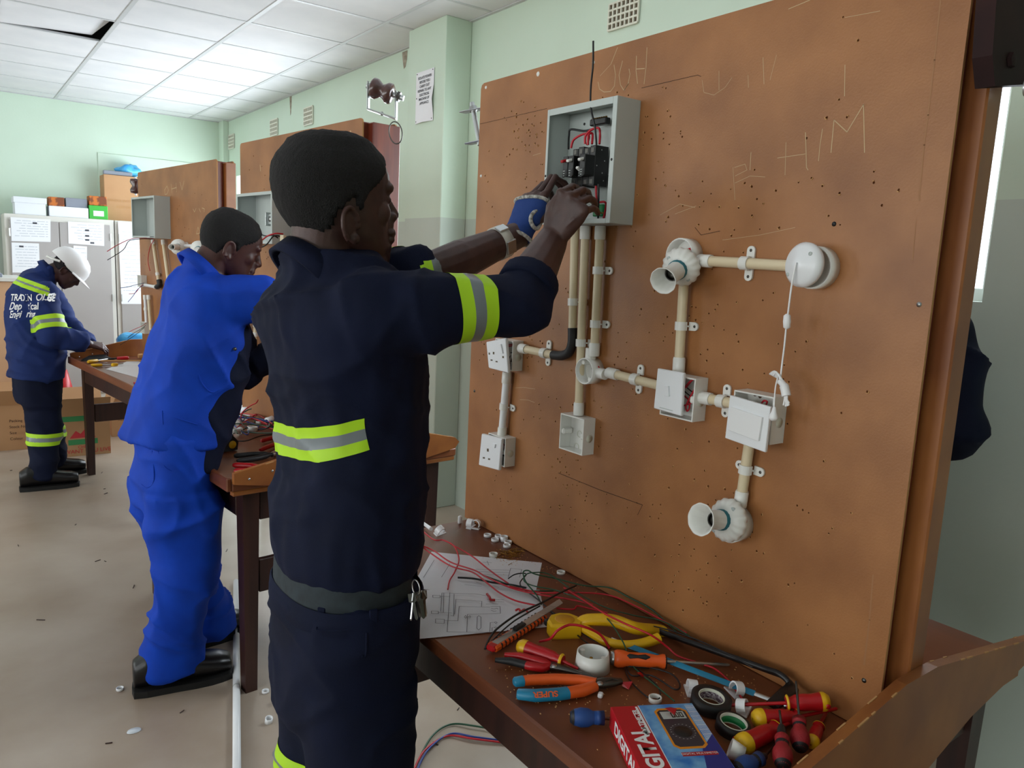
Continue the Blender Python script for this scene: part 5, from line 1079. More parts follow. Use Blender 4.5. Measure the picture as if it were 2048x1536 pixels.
# ---- hand tools
def screwdriver(label, butt, neck, tip, hm, cm, style='ins', h=.014, hr=.0145, tipz=None, sm='red', sr=.003, group='screwdrivers on the bench', hb=None):
    A, B, C_ = T1(*butt, hb if hb is not None else h), T1(*neck, h), T1(*tip, tipz if tipz is not None else .006); L = (B - A).length; m = zaxis(A, B - A)
    t = thing('screwdriver', label, 'screwdriver', (A.x, A.y, TZ), 0, group); k = hr / .0145
    if style == 'ins':
        MB().lathe([(.001, 0), (.009 * k, .001), (.0135 * k, .006), (.0145 * k, L * .2), (.0125 * k, L * .42), (.0132 * k, L * .6), (.0120 * k, L * .78), (.0085 * k, L * .9), (.0125 * k, L * .96), (.010 * k, L)], m, 18).build('handle', hm, t)
        MB().lathe([(.001, -.0012), (.0100 * k, .000), (.0142 * k, .006), (.0150 * k, L * .12), (.0149 * k, L * .2)], m, 18, cap=False).build('end_cap', cm, t)
        MB().lathe([(.0126 * k, L * .95), (.0130 * k, L * .97), (.0105 * k, L * 1.002)], m, 16, cap=False).build('collar', cm, t)
        MB().lathe([(.0001, 0), (.0042 * k, 0), (.0042 * k, -.0005)], m @ Matrix.Translation((.0148 * k, 0, L * .085)) @ Matrix.Rotation(PI / 2, 4, 'Y'), 12).build('hang_hole', 'red', t)
    elif style == 'ball':
        MB().lathe([(.001, 0), (.009, .001), (.013, .008), (.0155, .018), (.0145, .030), (.0105, .038), (.0100, .042)], m, 20).build('handle_ball', hm, t)
        MB().lathe([(.0102, .040), (.0102, .048)], m, 16).build('grip_band', 'blackrub', t)
        MB().lathe([(.0105, .047), (.0115, .056), (.0105, L * .72), (.008, L * .76)], m, 18).build('handle', hm, t)
        MB().lathe([(.008, L * .74), (.0072, L * .9), (.005, L)], m, 16).build('neck', 'blackrub', t)
        MB().lathe([(.001, -.0006), (.0085, .0003), (.0125, .006)], m, 18, cap=False).build('end_cap', 'blackrub', t)
    elif style == 'orange':
        MB().lathe([(.001, .004), (.0135, .005), (.0165, .012), (.0160, .022), (.0125, L * .34), (.0130, L * .5), (.0135, L * .65), (.0105, L * .85), (.0135, L * .95), (.0130, L)], m, 20).build('handle', hm, t)
        MB().lathe([(.001, -.002), (.0125, -.001), (.0140, .003), (.0140, .005)], m, 20).build('steel_butt', 'steel', t)
        for a in (.3, 2.2, 4.2): MB().loft([ring(m @ V((.0128 * math.cos(a), .0128 * math.sin(a), L * z)), m.to_3x3() @ V((-math.sin(a), math.cos(a), 0)), w, m.to_3x3() @ V((math.cos(a), math.sin(a), 0)), .0022, 2, 10) for z, w in ((.28, .001), (.33, .005), (.48, .003), (.62, .0055), (.70, .001))]).build('grip_inlay', 'blackrub', t)
        MB().lathe([(.0131, L * .98), (.0135, L * 1.01), (.006, L * 1.02)], m, 18).build('collar', 'blackrub', t)
    MB().tube([B, B.lerp(C_, .97), C_], [sr, sr, sr * .6], 10).build('shaft', sm, t); return t
screwdriver('red screwdriver with yellow cap lying under the long-nose pliers', (1037, 1291), (1126, 1322), (1156, 1338), 'red', 'yellow', h=.016, tipz=.010)
screwdriver('orange and black screwdriver with a bright steel shaft', (1222, 1316), (1331, 1323), (1459, 1330), 'orange', 'black', 'orange', sm='zinc', h=.0165)
screwdriver('red insulated screwdriver lying against the board under the hacksaw end', (1658, 1403), (1572, 1406), (1440, 1411), 'red', 'yellow', h=.030, hb=.040, tipz=.010, hr=.0155)
screwdriver('red insulated screwdriver whose yellow cap points at the tape rolls', (1507, 1437), (1596, 1434), (1674, 1417), 'red', 'yellow', h=.015, tipz=.022, hr=.0155)
screwdriver('red insulated screwdriver nearest the cream tapered pipe socket', (1478, 1492), (1554, 1457), (1610, 1432), 'red', 'yellow', h=.016, hr=.0165)
screwdriver('slim red insulated screwdriver lying by the raised end board', (1622, 1489), (1638, 1452), (1653, 1424), 'red', 'yellow', h=.012, hr=.0115)
screwdriver('ball-ended red and black screwdriver with its thin blade up against the board', (1601, 1500), (1598, 1432), (1592, 1362), 'red_rub', 'black', 'ball', h=.040, tipz=.075, sm='steel_dark', sr=.002, hb=.017)
screwdriver('ball-ended red and black screwdriver behind the blue one', (1566, 1534), (1563, 1452), (1559, 1420), 'red_rub', 'black', 'ball', h=.036, tipz=.050, sm='steel_dark', sr=.002, hb=.017)
screwdriver('ball-ended blue screwdriver pushed under the multimeter box end', (1140, 1434), (1206, 1436), (1225, 1438), 'blue_rub', 'black', 'ball', h=.018, hr=.0145, sm='steel')
screwdriver('ball-ended blue screwdriver beside the two red ones', (1472, 1542), (1530, 1512), (1556, 1482), 'blue_rub', 'black', 'ball', h=.018, sm='steel_dark', sr=.0022)
def strip(mb, pts, ws, th, h, mi=0):
    """flat tapered limb through points with half widths ws, thickness th, resting at height h"""
    pts = [V(p) for p in pts]; rings = []
    for i, p in enumerate(pts):
        t = (pts[min(i + 1, len(pts) - 1)] - pts[max(i - 1, 0)]).normalized(); s_ = V((0, 0, 1)).cross(t).normalized(); tt = th[i] if isinstance(th, list) else th
        rings.append(ring(p, s_, ws[i], V((0, 0, 1)), tt, 2.6, 14))
    return mb.loft(rings)
# long-nose pliers
t = thing('long_nose_pliers', 'long-nose pliers with red and black grips', 'pliers', T1(1090, 1328)); g = lambda u, v, h=.011: T1(u, v, h)
for nm, pts in (('a', [(990, 1320), (1020, 1322), (1060, 1332), (1084, 1336)]), ('b', [(1009, 1309), (1040, 1312), (1070, 1320), (1090, 1326)])):
    c = [g(u, v, .012 if nm == 'a' else .014) for u, v in pts]
    mb = MB(); strip(mb, c[:3], [.004, .0075, .0075], [.004, .0065, .0065], 0); h_ = mb.build('grip', 'blackrub' if nm == 'a' else 'red', t)
    mb = MB(); strip(mb, [c[1].lerp(c[2], .8), c[2], c[3], g(1101, 1331)], [.0078, .0085, .0085, .006], [.0066, .007, .007, .006], 0); mb.build('grip_sleeve', 'red', h_)
mb = MB(); strip(mb, [g(1094, 1328), g(1106, 1332), g(1118, 1335), g(1150, 1344), g(1195, 1356)], [.008, .0105, .0085, .0055, .0012], [.005, .006, .0055, .004, .0012], 0); mb.build('jaws', 'steel_dark', t)
MB().lathe([(.0001, .002), (.005, .0015), (.0055, 0)], Matrix.Translation(g(1108, 1332, .0165)), 14).build('pivot', 'steel', t)
# combination pliers, orange with blue-green inlays
t = thing('combination_pliers', 'orange and teal combination pliers with steel jaws', 'pliers', T1(1190, 1370))
for nm, pts, ws in (('a', [(1030, 1364), (1060, 1360), (1110, 1358), (1160, 1360), (1192, 1366)], [.0085, .0095, .010, .0095, .009]), ('b', [(1036, 1388), (1070, 1391), (1120, 1388), (1165, 1381), (1190, 1372)], [.0095, .0115, .0115, .0125, .010])):
    c = [g(u, v, .012) for u, v in pts]; mb = MB(); strip(mb, c, ws, [.007, .0085, .0085, .0085, .008], 0); h_ = mb.build('grip', 'orange', t)
    k = 4 if nm == 'b' else 2; cc = [p + V((0, 0, .0006)) for p in c[:k]]
    if nm == 'b': cc = [c[0] + (c[0] - c[1]) * .08, c[0], c[1], c[2], c[2].lerp(c[3], .35)]; wz = [.006, .0100, .0120, .0120, .0120]; tz_ = [.005, .0076, .0092, .0092, .0090]
    else: cc = [c[0] + (c[0] - c[1]) * .1, c[0], c[0].lerp(c[1], .55)]; wz = [.006, .0092, .0099]; tz_ = [.005, .0076, .0084]
    mb = MB(); strip(mb, cc, wz, tz_, 0); mb.build('grip_inlay', 'teal', h_)
    if nm == 'b':
        mid_ = c[1].lerp(c[2], .45); m = axes(mid_ + V((-.0085, -.0082, .0085)), c[1] - c[2], V((-.6, -.5, .8))); text('SUPER', .0135, m, 'orange', 'lettering', t, bold=.0004, sx=1.15)
mb = MB(); strip(mb, [g(1186, 1368), g(1205, 1366), g(1225, 1364), g(1243, 1362)], [.010, .0135, .0115, .006], [.006, .0065, .006, .005], 0); mb.build('jaws', 'steel_dark', t)
MB().lathe([(.0001, .002), (.0055, .0015), (.006, 0)], Matrix.Translation(g(1200, 1367, .0175)), 14).build('pivot', 'steel', t)
MB().tube([g(1212, 1362, .0175), g(1224, 1358, .0175), g(1236, 1360, .0165)], .0012, 6).build('jaw_gap', 'steel_dark', t)
# snap-off knife
M, L = lay((982, 1297), (1085, 1232), .012); t = thing('utility_knife', 'snap-off knife with orange and black ribbed sides and a long steel blade', 'knife', T1(1030, 1265))
mb = MB(); mb.M = M; mb.box2((0, -.013, -.006), (L, .013, .006), .003); mb.build('body', 'orange', t)
mb = MB(); mb.M = M; mb.box2((.012, -.0075, .0055), (L + .004, .0075, .0072), .0005); mb.build('channel', 'zinc', t)
for k in range(13):
    x = .02 + (L - .03) * k / 12
    for s in (-1, 1): mb = MB(); mb.M = M; mb.box((x, s * .0108, .0006), (.0042, .0056, .0124), .0012, Matrix.Rotation(.4 * s, 3, 'Z')); mb.build('grip_rib', 'blackrub', t)
mb = MB(); mb.M = M; mb.box2((L * .42, -.007, .007), (L * .62, .007, .013), .003); mb.build('slider', 'blackrub', t)
mb = MB(); mb.M = M; mb.box2((-.006, -.011, -.005), (.014, .011, .0065), .004); mb.build('end_cap', 'red', t)
mb = MB(); mb.M = M; Lb = (T1(1113, 1203, .012) - T1(982, 1297, .012)).length; mb.prism([(L * .5, -.0085), (Lb - .012, -.0085), (Lb, .0085), (L * .5, .0085)], .0073, .0080); bl = mb.build('blade', 'zinc', t)
for k in range(7): mb = MB(); mb.M = M; mb.box((L * .98 + k * .007, 0, .0081), (.0005, .017, .0002), 0, Matrix.Rotation(.35, 3, 'Z')); mb.build('score_line', 'steel_dark', bl)
mat('meter_orange2', (206, 146, 18), .45)
# pocket tape measure
c = T1(1128, 1268); M = Matrix.Translation((c.x, c.y, TZ + .0005)) @ Matrix.Rotation(-.45, 4, 'Z'); t = thing('tape_measure', 'yellow pocket tape measure with rounded case', 'tape measure', (c.x, c.y, TZ))
mb = MB(); pr = [(-.034, -.022), (-.036, .004), (-.026, .024), (-.004, .032), (.018, .028), (.033, .010), (.035, -.014), (.028, -.024)]
mb.hull([M @ V((x * k, y * k, z)) for x, y in pr for z, k in ((.0, .95), (.004, 1.0), (.026, 1.0), (.032, .90))]); b_ = mb.build('case', 'yellow', t)
mb = MB(); mb.lathe([(.0001, .0332), (.019, .0332), (.0205, .0322)], M, 26); mb.build('side_disc', 'meter_orange2', b_)
mb = MB(); mb.M = M; mb.box((.036, -.016, .012), (.006, .016, .004), .001); mb.build('tape_hook', 'steel', t)
mb = MB(); mb.M = M; mb.box((-.03, .02, .017), (.016, .012, .014), .003); mb.build('lock_button', 'blackrub', t)
# round conduit box standing open on the bench
c = T1(1184, 1337); t = thing('round_box', 'cream round conduit box standing open between pliers and orange screwdriver', 'junction box', (c.x, c.y, TZ)); M = Matrix.Translation((c.x, c.y, TZ + .0004))
MB().lathe([(.001, .003), (.0295, .003), (.0275, .034), (.0300, .034), (.0335, 0), (.001, 0)], M, 36, cap=False).build('body', 'pvc', t)
for a in (1.9, 5.0): MB().tube([M @ V((.023 * math.cos(a), .023 * math.sin(a), .003)), M @ V((.023 * math.cos(a), .023 * math.sin(a), .030))], .0048, 10).build('lug', 'pvc', t)
MB().box(M @ V((.004, .0, .007)), (.012, .010, .008), .002).build('terminal', 'pvc_white', t); MB().lathe([(.0001, .012), (.003, .011), (.003, 0)], M @ Matrix.Translation((.002, .006, .008)), 8).build('terminal_screw', 'brass', t)
# hacksaw leaning its frame on the board
t = thing('hacksaw', 'yellow-handled hacksaw with black frame and blue blade', 'hacksaw', T1(1330, 1290))
fr0, fr1, fr2 = onx(1316, 1262, 1.155), onx(1530, 1338, 1.172), onx(1584, 1368, 1.168)
fr3 = T1(1545, 1412, .02)
mb = MB(); sq = lambda p, t_, w, h_: ring(p, V((0, 0, 1)).cross(t_).normalized(), w, V((0, 0, 1)), h_, 5, 12)
path = spline([fr0, fr0.lerp(fr1, .5), fr1, fr1.lerp(fr2, .6) + V((.002, 0, .004)), fr2 + V((0, 0, -.006)), fr2.lerp(fr3, .5) + V((.0, -.004, .002)), fr3], 6)
rings = []
for i, p in enumerate(path):
    tt = (path[min(i + 1, len(path) - 1)] - path[max(i - 1, 0)]).normalized(); s_ = tt.cross(V((.55, 0, .83))).normalized(); n_ = s_.cross(tt); rings.append(ring(p, s_,   .0115 if i < 14 else .0125, n_, .0055, 4, 12))
mb.loft(rings); mb.build('frame', 'black', t)
# handle: D-shaped grip
h0, h1, h2 = fr0, T1(1158, 1247, .03), T1(1226, 1282, .014)
def limb(pts, ws, hs, nm, m, par):
    P = spline(pts, 5); R_ = []; n_ = len(P)
    for i, p in enumerate(P):
        tt = (P[min(i + 1, n_ - 1)] - P[max(i - 1, 0)]).normalized(); s_ = tt.cross(V((-.5, -.3, .8))).normalized(); q = s_.cross(tt); f_ = i / (n_ - 1); k = f_ * (len(ws) - 1); a = int(min(k, len(ws) - 2)); b = k - a
        R_.append(ring(p, s_, ws[a] * (1 - b) + ws[a + 1] * b, q, hs[a] * (1 - b) + hs[a + 1] * b, 3, 14))
    mb = MB(); mb.loft(R_); return mb.build(nm, m, par)
limb([fr0 + (fr1 - fr0).normalized() * .012, fr0, T1(1270, 1256, .030), T1(1225, 1241, .036), T1(1175, 1240, .032), T1(1157, 1248, .022)], [.013, .013, .012, .012, .012, .010], [.011, .011, .010, .010, .010, .008], 'grip_top', 'yellow', t)
limb([T1(1318, 1276, .022), T1(1285, 1287, .016), T1(1250, 1290, .014), T1(1215, 1284, .014), T1(1185, 1268, .016), T1(1158, 1250, .020)], [.010, .009, .008, .008, .009, .009], [.009, .009, .009, .009, .009, .009], 'grip_guard', 'yellow', t)
b0, b1 = T1(1222, 1278, .016), T1(1543, 1400, .012); d = (b1 - b0).normalized(); s_ = d.cross(V((-.4, -.5, .75))).normalized()
def flat(a, b, w, th, nm, m): mb = MB(); n_ = s_.cross(d); mb.loft([ring(a, s_, w, n_, th, 6, 8), ring(b, s_, w, n_, th, 6, 8)]); return mb.build(nm, m, t)
flat(b0 + d * .022, b1 - d * .03, .0058, .0006, 'blade', 'teal'); flat(b0 + d * .0, b0 + d * .024, .004, .001, 'blade_end', 'pvc_white'); flat(b1 - d * .03, b1, .004, .001, 'blade_end', 'zinc')
wn = T1(1573, 1411, .022); MB().lathe([(.0001, .010), (.003, .010), (.003, .004), (.007, .003), (.007, 0)], zaxis(wn, V((-.3, -.9, .4))), 14).build('tension_bolt', 'steel', t)
for s in (1, -1): mb = MB(); mb.M = axes(wn + V((-.002, -.006, .003)), V((.5 * s + .2, -.3, .8 * s)), V((-.3, -.9, .4))); mb.box2((.003, -.003, -.0012), (.016, .005, .0012), .0008); mb.build('wing_nut', 'zinc', t)
# tape rolls
def roll(label, u, v, R_, r, hgt, tilt, core, ins=None):
    M = Matrix.Translation(T1(u, v, .001 + R_ * abs(math.sin(tilt[0])) )) @ Matrix.Rotation(tilt[0], 4, 'X') @ Matrix.Rotation(tilt[1], 4, 'Y'); p = M.translation; t = thing('tape_roll', label, 'tape roll', (p.x, p.y, TZ), 0, 'insulation tape rolls')
    MB().lathe([(r, 0), (R_, 0), (R_, hgt), (r, hgt), (r, 0)], M, 44, cap=False).build('tape', 'blackrub', t); MB().lathe([(r - .0018, -.0004), (r, -.0004), (r, hgt + .0004), (r - .0018, hgt + .0004), (r - .0018, -.0004)], M, 36, cap=False).build('core', 'vent', t)
    MB().lathe([(r - .0021, hgt * .1), (r - .0019, hgt * .1), (r - .0019, hgt * .75), (r - .0021, hgt * .75), (r - .0021, hgt * .1)], M, 36, cap=False).build('core_print', core, t)
mat('coreprint', (70, 40, 60), .4, c2=(190, 180, 186), scale=240, lo=.5, hi=.56, stretch=(1, 1, 4))
roll('larger black tape roll with a printed core', 1420, 1412, .0345, .0225, .019, (.10, 0), 'coreprint')
roll('smaller black tape roll with a green core', 1463, 1462, .0275, .0225, .018, (.12, .05), 'green')
# multimeter carton
hB = .036; Q = [T1(1221, 1414, hB), T1(1382, 1404, hB)]; ex = (Q[1] - Q[0]); wB = ex.length; ex.normalize(); ey = V((0, 0, 1)).cross(ex); M = axes(Q[0] - V((0, 0, hB - .0005)), ex, (0, 0, 1)); LB = .205
t = thing('multimeter_carton', 'red and blue carton printed with a digital multimeter', 'carton', M.translation)
M = M @ Matrix.Rotation(-.03, 4, 'Z')
mat('box_red', (186, 24, 36), .35); mat('box_blue', (40, 118, 196), .35, c2=(130, 186, 224), scale=26, lo=.4, hi=.7); mat('box_navy', (34, 44, 128), .35); mat('meter_dark', (52, 48, 56), .4); mat('meter_orange', (226, 140, 26), .4)
mb = MB(); mb.M = M; mb.box2((0, -LB, 0), (wB, 0, hB), .0006); bx_ = mb.build('carton', 'box_red', t)
def face(poly, m, z, nm='print'): mb = MB(); mb.M = M; mb.add([(x, y, z) for x, y in poly], [tuple(range(len(poly)))]); return mb.build(nm, m, bx_)
face([(wB * .33, -.0005), (wB - .0005, -.0005), (wB - .0005, -LB + .001), (wB * .33, -LB + .001)], 'box_blue', hB + .0003)
face([(wB * .325, -.0005), (wB * .335, -.0005), (wB * .335, -LB), (wB * .325, -LB)], 'white', hB + .0004)
rr_ = lambda x0, x1, y0, y1, r: [(x0 + r, y0), (x1 - r, y0), (x1, y0 + r), (x1, y1 - r), (x1 - r, y1), (x0 + r, y1), (x0, y1 - r), (x0, y0 + r)]
face(rr_(wB * .48, wB * .87, -.118, -.012, .008), 'meter_orange', hB + .0005); face(rr_(wB * .505, wB * .845, -.113, -.017, .006), 'meter_dark', hB + .0007)
face([(wB * .54, -.022), (wB * .82, -.022), (wB * .82, -.042), (wB * .54, -.042)], 'boxgrey', hB + .0009)
for k in range(3): x = wB * (.655 + .05 * k); face([(x, -.025), (x + .006, -.025), (x + .006, -.039), (x, -.039)], 'black', hB + .0011); face([(x + .0018, -.0275), (x + .0042, -.0275), (x + .0042, -.0365), (x + .0018, -.0365)], 'boxgrey', hB + .0012)
cd_ = M @ V((wB * .68, -.076, hB + .0009)); MB().lathe([(.0001, .0004), (.014, .0003), (.0145, 0)], M @ Matrix.Translation((wB * .68, -.076, hB + .0008)), 24).build('print', 'black', bx_)
for k in range(20): a = 2 * PI * k / 20; x, y = wB * .68 + .019 * math.cos(a), -.076 + .019 * math.sin(a); face([(x - .0012, y - .0004), (x + .0012, y - .0004), (x + .0012, y + .0006), (x - .0012, y + .0006)], 'boxgrey', hB + .001)
face([(wB * .52, -.126), (wB * .92, -.126), (wB * .92, -.135), (wB * .52, -.135)], 'red', hB + .0006)
text('DIGITAL MULTIMETER', .0062, M @ Matrix.Translation((wB * .72, -.1305, hB + .0009)), 'white', 'lettering', bx_, sx=.95)
face([(wB - .001, -.085), (wB - .001, -LB), (wB * .62, -LB), (wB * .78, -.12)], 'box_navy', hB + .00045)
for k in range(9): y = -.012 - .012 * k; face([(wB * .885, y), (wB * .995, y), (wB * .995, y - .0008), (wB * .885, y - .0008)], 'white', hB + .00042)
for k in range(7): x = wB * (.89 + .016 * k); face([(x, -.005), (x + .0007, -.005), (x + .0007, -.12), (x, -.12)], 'white', hB + .00042)
text('DIGITAL', .036, M @ Matrix.Translation((wB * .195, -.128, hB + .0006)) @ Matrix.Rotation(PI / 2, 4, 'Z'), 'white', 'lettering', bx_, bold=.0012)
text('MULTIMETER', .0115, M @ Matrix.Translation((wB * .26, -.046, hB + .0006)) @ Matrix.Rotation(PI / 2, 4, 'Z'), 'white', 'lettering', bx_, bold=.0004)
face([(wB * .285, -.004), (wB * .312, -.004), (wB * .312, -.075), (wB * .285, -.075)], 'white', hB + .0005)
text('DIGITAL', .030, M @ Matrix.Translation((-.0005, -.085, hB * .5)) @ Matrix.Rotation(-PI / 2, 4, 'Z') @ Matrix.Rotation(PI / 2, 4, 'X'), 'white', 'lettering', bx_, bold=.001)
mb = MB(); c = M @ V((wB * .66, -.030, hB + .002)); rn2 = random.Random(6); mb.hull([c + V((rn2.uniform(-.011, .011), rn2.uniform(-.011, .011), rn2.uniform(0, .012))) for _ in range(10)]); tag(mb.build('plastic_scrap', 'red'), 'crumpled red plastic scrap on top of the multimeter carton', 'plastic scrap')
# key bunch hanging from the near man's belt
kc = pd(832, 1175, 1.30); t = thing('key_bunch', 'bunch of keys hanging from the belt of the man at the breaker box', 'keys', kc - V((0, 0, .06)))
rg = [kc + V((0, .013 * math.cos(a), .013 * math.sin(a))) for a in [2 * PI * k / 16 for k in range(17)]]; MB().tube(rg, .0012, 6, cap=False).build('key_ring', 'steel', t)
rn = random.Random(9)
for k in range(7):
    d = V((rn.uniform(-.25, .5), rn.uniform(-.6, .1), -1)).normalized(); p = kc + V((.004 * k - .008, 0, -.012)); m = axes(p, d, V((rn.uniform(-1, 1), -1, rn.uniform(-.3, .3)))); mb = MB(); mb.M = m
    mb.prism([(-.003, -.006), (.010, -.007), (.013, -.003), (.040, -.0026), (.043, 0), (.040, .0026), (.013, .003), (.010, .007), (-.003, .006)], -.001, .001); mb.build('key', 'steel' if k % 2 else 'steel_dark', t)
# ================================================================ the two further benches: fittings on their boards
def plane_of(t, d=0.0):
    M = t.matrix_basis; n = M.to_3x3() @ V((-1, 0, 0)); p0 = M @ V((-d, 0, 0)); return p0, n
def on(t, u, v, d=0.0): p, n = plane_of(t, d); return onpl(u, v, p, n)
def back_db(t, label, tl, br, depth, parts):
    """open steel box on a further board: tl/br sighted on the board plane"""
    a, b = on(t, *tl), on(t, *br); inv = t.matrix_basis.inverted(); la, lb = inv @ a, inv @ b; y0, y1 = min(la.y, lb.y), max(la.y, lb.y); z0, z1 = min(la.z, lb.z), max(la.z, lb.z)
    o = thing('breaker_box', label, 'breaker box', t.matrix_basis @ V((-depth / 2, (y0 + y1) / 2, z0)), t.rotation_euler.z); mb = MB(); mb.M = t.matrix_basis
    w = .002; mb.box2((-.0006, y0, z0), (-w, y1, z1)); mb.box2((-w, y0, z0), (-depth, y0 + w, z1)); mb.box2((-w, y1 - w, z0), (-depth, y1, z1)); mb.box2((-w, y0 + w, z0), (-depth, y1 - w, z0 + w)); mb.box2((-w, y0 + w, z1 - w), (-depth, y1 - w, z1))
    f = .012; mb.box2((-depth, y0, z0), (-depth - w, y0 + f, z1)); mb.box2((-depth, y1 - f, z0), (-depth - w, y1, z1)); mb.box2((-depth, y0 + f, z1 - f), (-depth - w, y1 - f, z1)); mb.box2((-depth, y0 + f, z0), (-depth - w, y1 - f, z0 + f))
    mb.build('housing', parts, o); return o, (y0, y1, z0, z1)
def bwire(par, t, pts, m, r=.002): MB().tube(spline([on(t, u, v, d) for u, v, d in pts], 6), r, 6).build('wire', m, par)
# third bench board
o, q_ = back_db(S3, 'open grey steel box on the board before the steel cabinets', (293, 398), (342, 478), .09, 'boxgrey')
for pts, m in (([(312, 408, .02), (311, 440, .05), (314, 470, .06), (300, 474, .12)], 'blackwire'), ([(318, 410, .02), (315, 445, .04), (312, 472, .05)], 'blackwire'), ([(308, 477, .05), (285, 476, .12), (262, 478, .2), (235, 490, .3), (214, 503, .36)], 'redwire'), ([(306, 478, .05), (280, 478, .14), (258, 482, .2), (246, 500, .28), (215, 520, .34)], 'blackwire'), ([(308, 480, .05), (300, 495, .04), (296, 520, .03), (300, 542, .03)], 'redwire')): bwire(o, S3, pts, m, .0022)
def bpipe(t, label, a, b, m='pvc_cream', clips=(), d=.02):
    A, B = on(t, *a, d), on(t, *b, d); lo = min(A, B, key=lambda p: p.z); o = thing('conduit_pipe', label, 'conduit pipe', lo, 0, 'conduit runs on the further boards'); MB().tube([A, B], .0105, 12).build('pipe', m, o)
    D = (B - A).normalized()
    MB().tube([A, A + D * .03], .013, 12).build('coupler', 'pvc', o)
    for u, v in clips:
        p = on(t, u, v, d); k = (p - A).dot(D); p = A + D * k; mb = MB(); mb.tube([p - D * .009, p + D * .009], .0135, 12); n = plane_of(t)[1]; s_ = D.cross(n); m_ = Matrix((s_, D, n)).transposed().to_4x4(); m_.translation = p - n * (d - .003); mb.prism([(.008, -.009), (.032, -.009), (.036, 0), (.032, .009), (.008, .009)], -.002, .003, m_); mb.build('saddle_clip', 'pvc', o)
    return o
bpipe(S3, 'cream conduit below the grey box ending in a black elbow', (306, 480), (318, 566), clips=[(316, 548)]); bpipe(S3, 'cream conduit below the grey box running behind the man in royal blue', (326, 480), (338, 570))
A, B = on(S3, 318, 560, .02), on(S3, 314, 574, .02); tag(MB().tube(spline([A, on(S3, 319, 570, .02), B], 5), .016, 12).build('conduit_elbow', 'blackrub'), 'black conduit elbow on the board before the steel cabinets', 'elbow')
bpipe(S3, 'short white conduit from the black elbow to the socket box with loose wires', (312, 574), (290, 570), 'pvc_white')
bpipe(S3, 'white conduit joining two socket boxes with loose wires', (290, 590), (293, 645), 'pvc_white', [(291, 618)])
bpipe(S3, 'thin cream conduit lying along the board edge', (297, 590), (302, 660), 'pvc_cream')
def bbox(t, label, c, s, d=.035, wirep=()):
    p = t.matrix_basis.inverted() @ on(t, *c); o = thing('socket_box', label, 'junction box', t.matrix_basis @ V((-d / 2, p.y, p.z - s / 2)), t.rotation_euler.z); mb = MB(); mb.M = t.matrix_basis; w = .003; y0, y1, z0, z1 = p.y - s / 2, p.y + s / 2, p.z - s / 2, p.z + s / 2
    mb.box2((-.0005, y0, z0), (-w, y1, z1)); mb.box2((-w, y0, z0), (-d, y0 + w, z1)); mb.box2((-w, y1 - w, z0), (-d, y1, z1)); mb.box2((-w, y0 + w, z0), (-d, y1 - w, z0 + w)); mb.box2((-w, y0 + w, z1 - w), (-d, y1 - w, z1)); mb.build('back_box', 'pvc', o)
    for pts, m in wirep: bwire(o, t, pts, m, .0017)
    return o
bbox(S3, 'white socket box with dark wires hanging out, beside the black elbow', (290, 562), .075, wirep=[([(288, 566, .02), (270, 570, .1), (255, 574, .16), (240, 576, .2)], 'bluewire'), ([(288, 570, .02), (276, 578, .08), (266, 592, .12), (256, 604, .16)], 'bluewire'), ([(288, 568, .02), (280, 574, .06), (270, 586, .1), (258, 588, .14)], 'redwire')])
bbox(S3, 'white socket box with red and black wires, just above the bench', (296, 655), .075, wirep=[([(292, 646, .02), (284, 652, .08), (270, 658, .12), (258, 664, .16)], 'redwire'), ([(292, 650, .02), (282, 658, .08), (268, 666, .12), (256, 675, .16)], 'blackwire'), ([(292, 652, .02), (278, 664, .08), (262, 676, .14), (240, 690, .2)], 'blackwire')])
def small_holder(t, label, disc, mouth, R_, rm, d0, d1):
    D, Mo = on(t, *disc, d0), on(t, *mouth, d1); n = plane_of(t)[1]; o = thing('lamp_holder', label, 'lamp holder', D - V((0, 0, R_))); L = (Mo - D).length
    MB().lathe([(.03, 0), (.03, d0)], zaxis(D - n * d0 * .98, n), 18).build('round_box', 'pvc', o); m = zaxis(D, Mo - D); MB().lathe([(.002, -.008), (R_, -.008), (R_, .002), (.018, .012)], m, 24).build('scalloped_base', 'pvc', o)
    MB().lathe([(.018, .010), (.017, L * .7), (rm, L), (rm * .85, L), (.012, L * .6)], m, 20, cap=False).build('skirt', 'pvc', o); MB().lathe([(.0192, .012), (.0192, .022)], m, 18).build('collar_ring', 'tealring', o); return o
small_holder(S3, 'white lamp holder with dark skirt mouth on the board before the steel cabinets', (357, 494), (343, 494), .045, .018, .05, .12)
bpipe(S3, 'white conduit between two lamp holders behind the man in royal blue', (360, 492), (408, 492), 'pvc_white'); bpipe(S3, 'white conduit below the lamp holder behind the man in royal blue', (368, 500), (370, 560), 'pvc_white')
small_holder(S3, 'white lamp holder half hidden by the head of the man in royal blue', (398, 498), (386, 510), .045, .03, .05, .12)
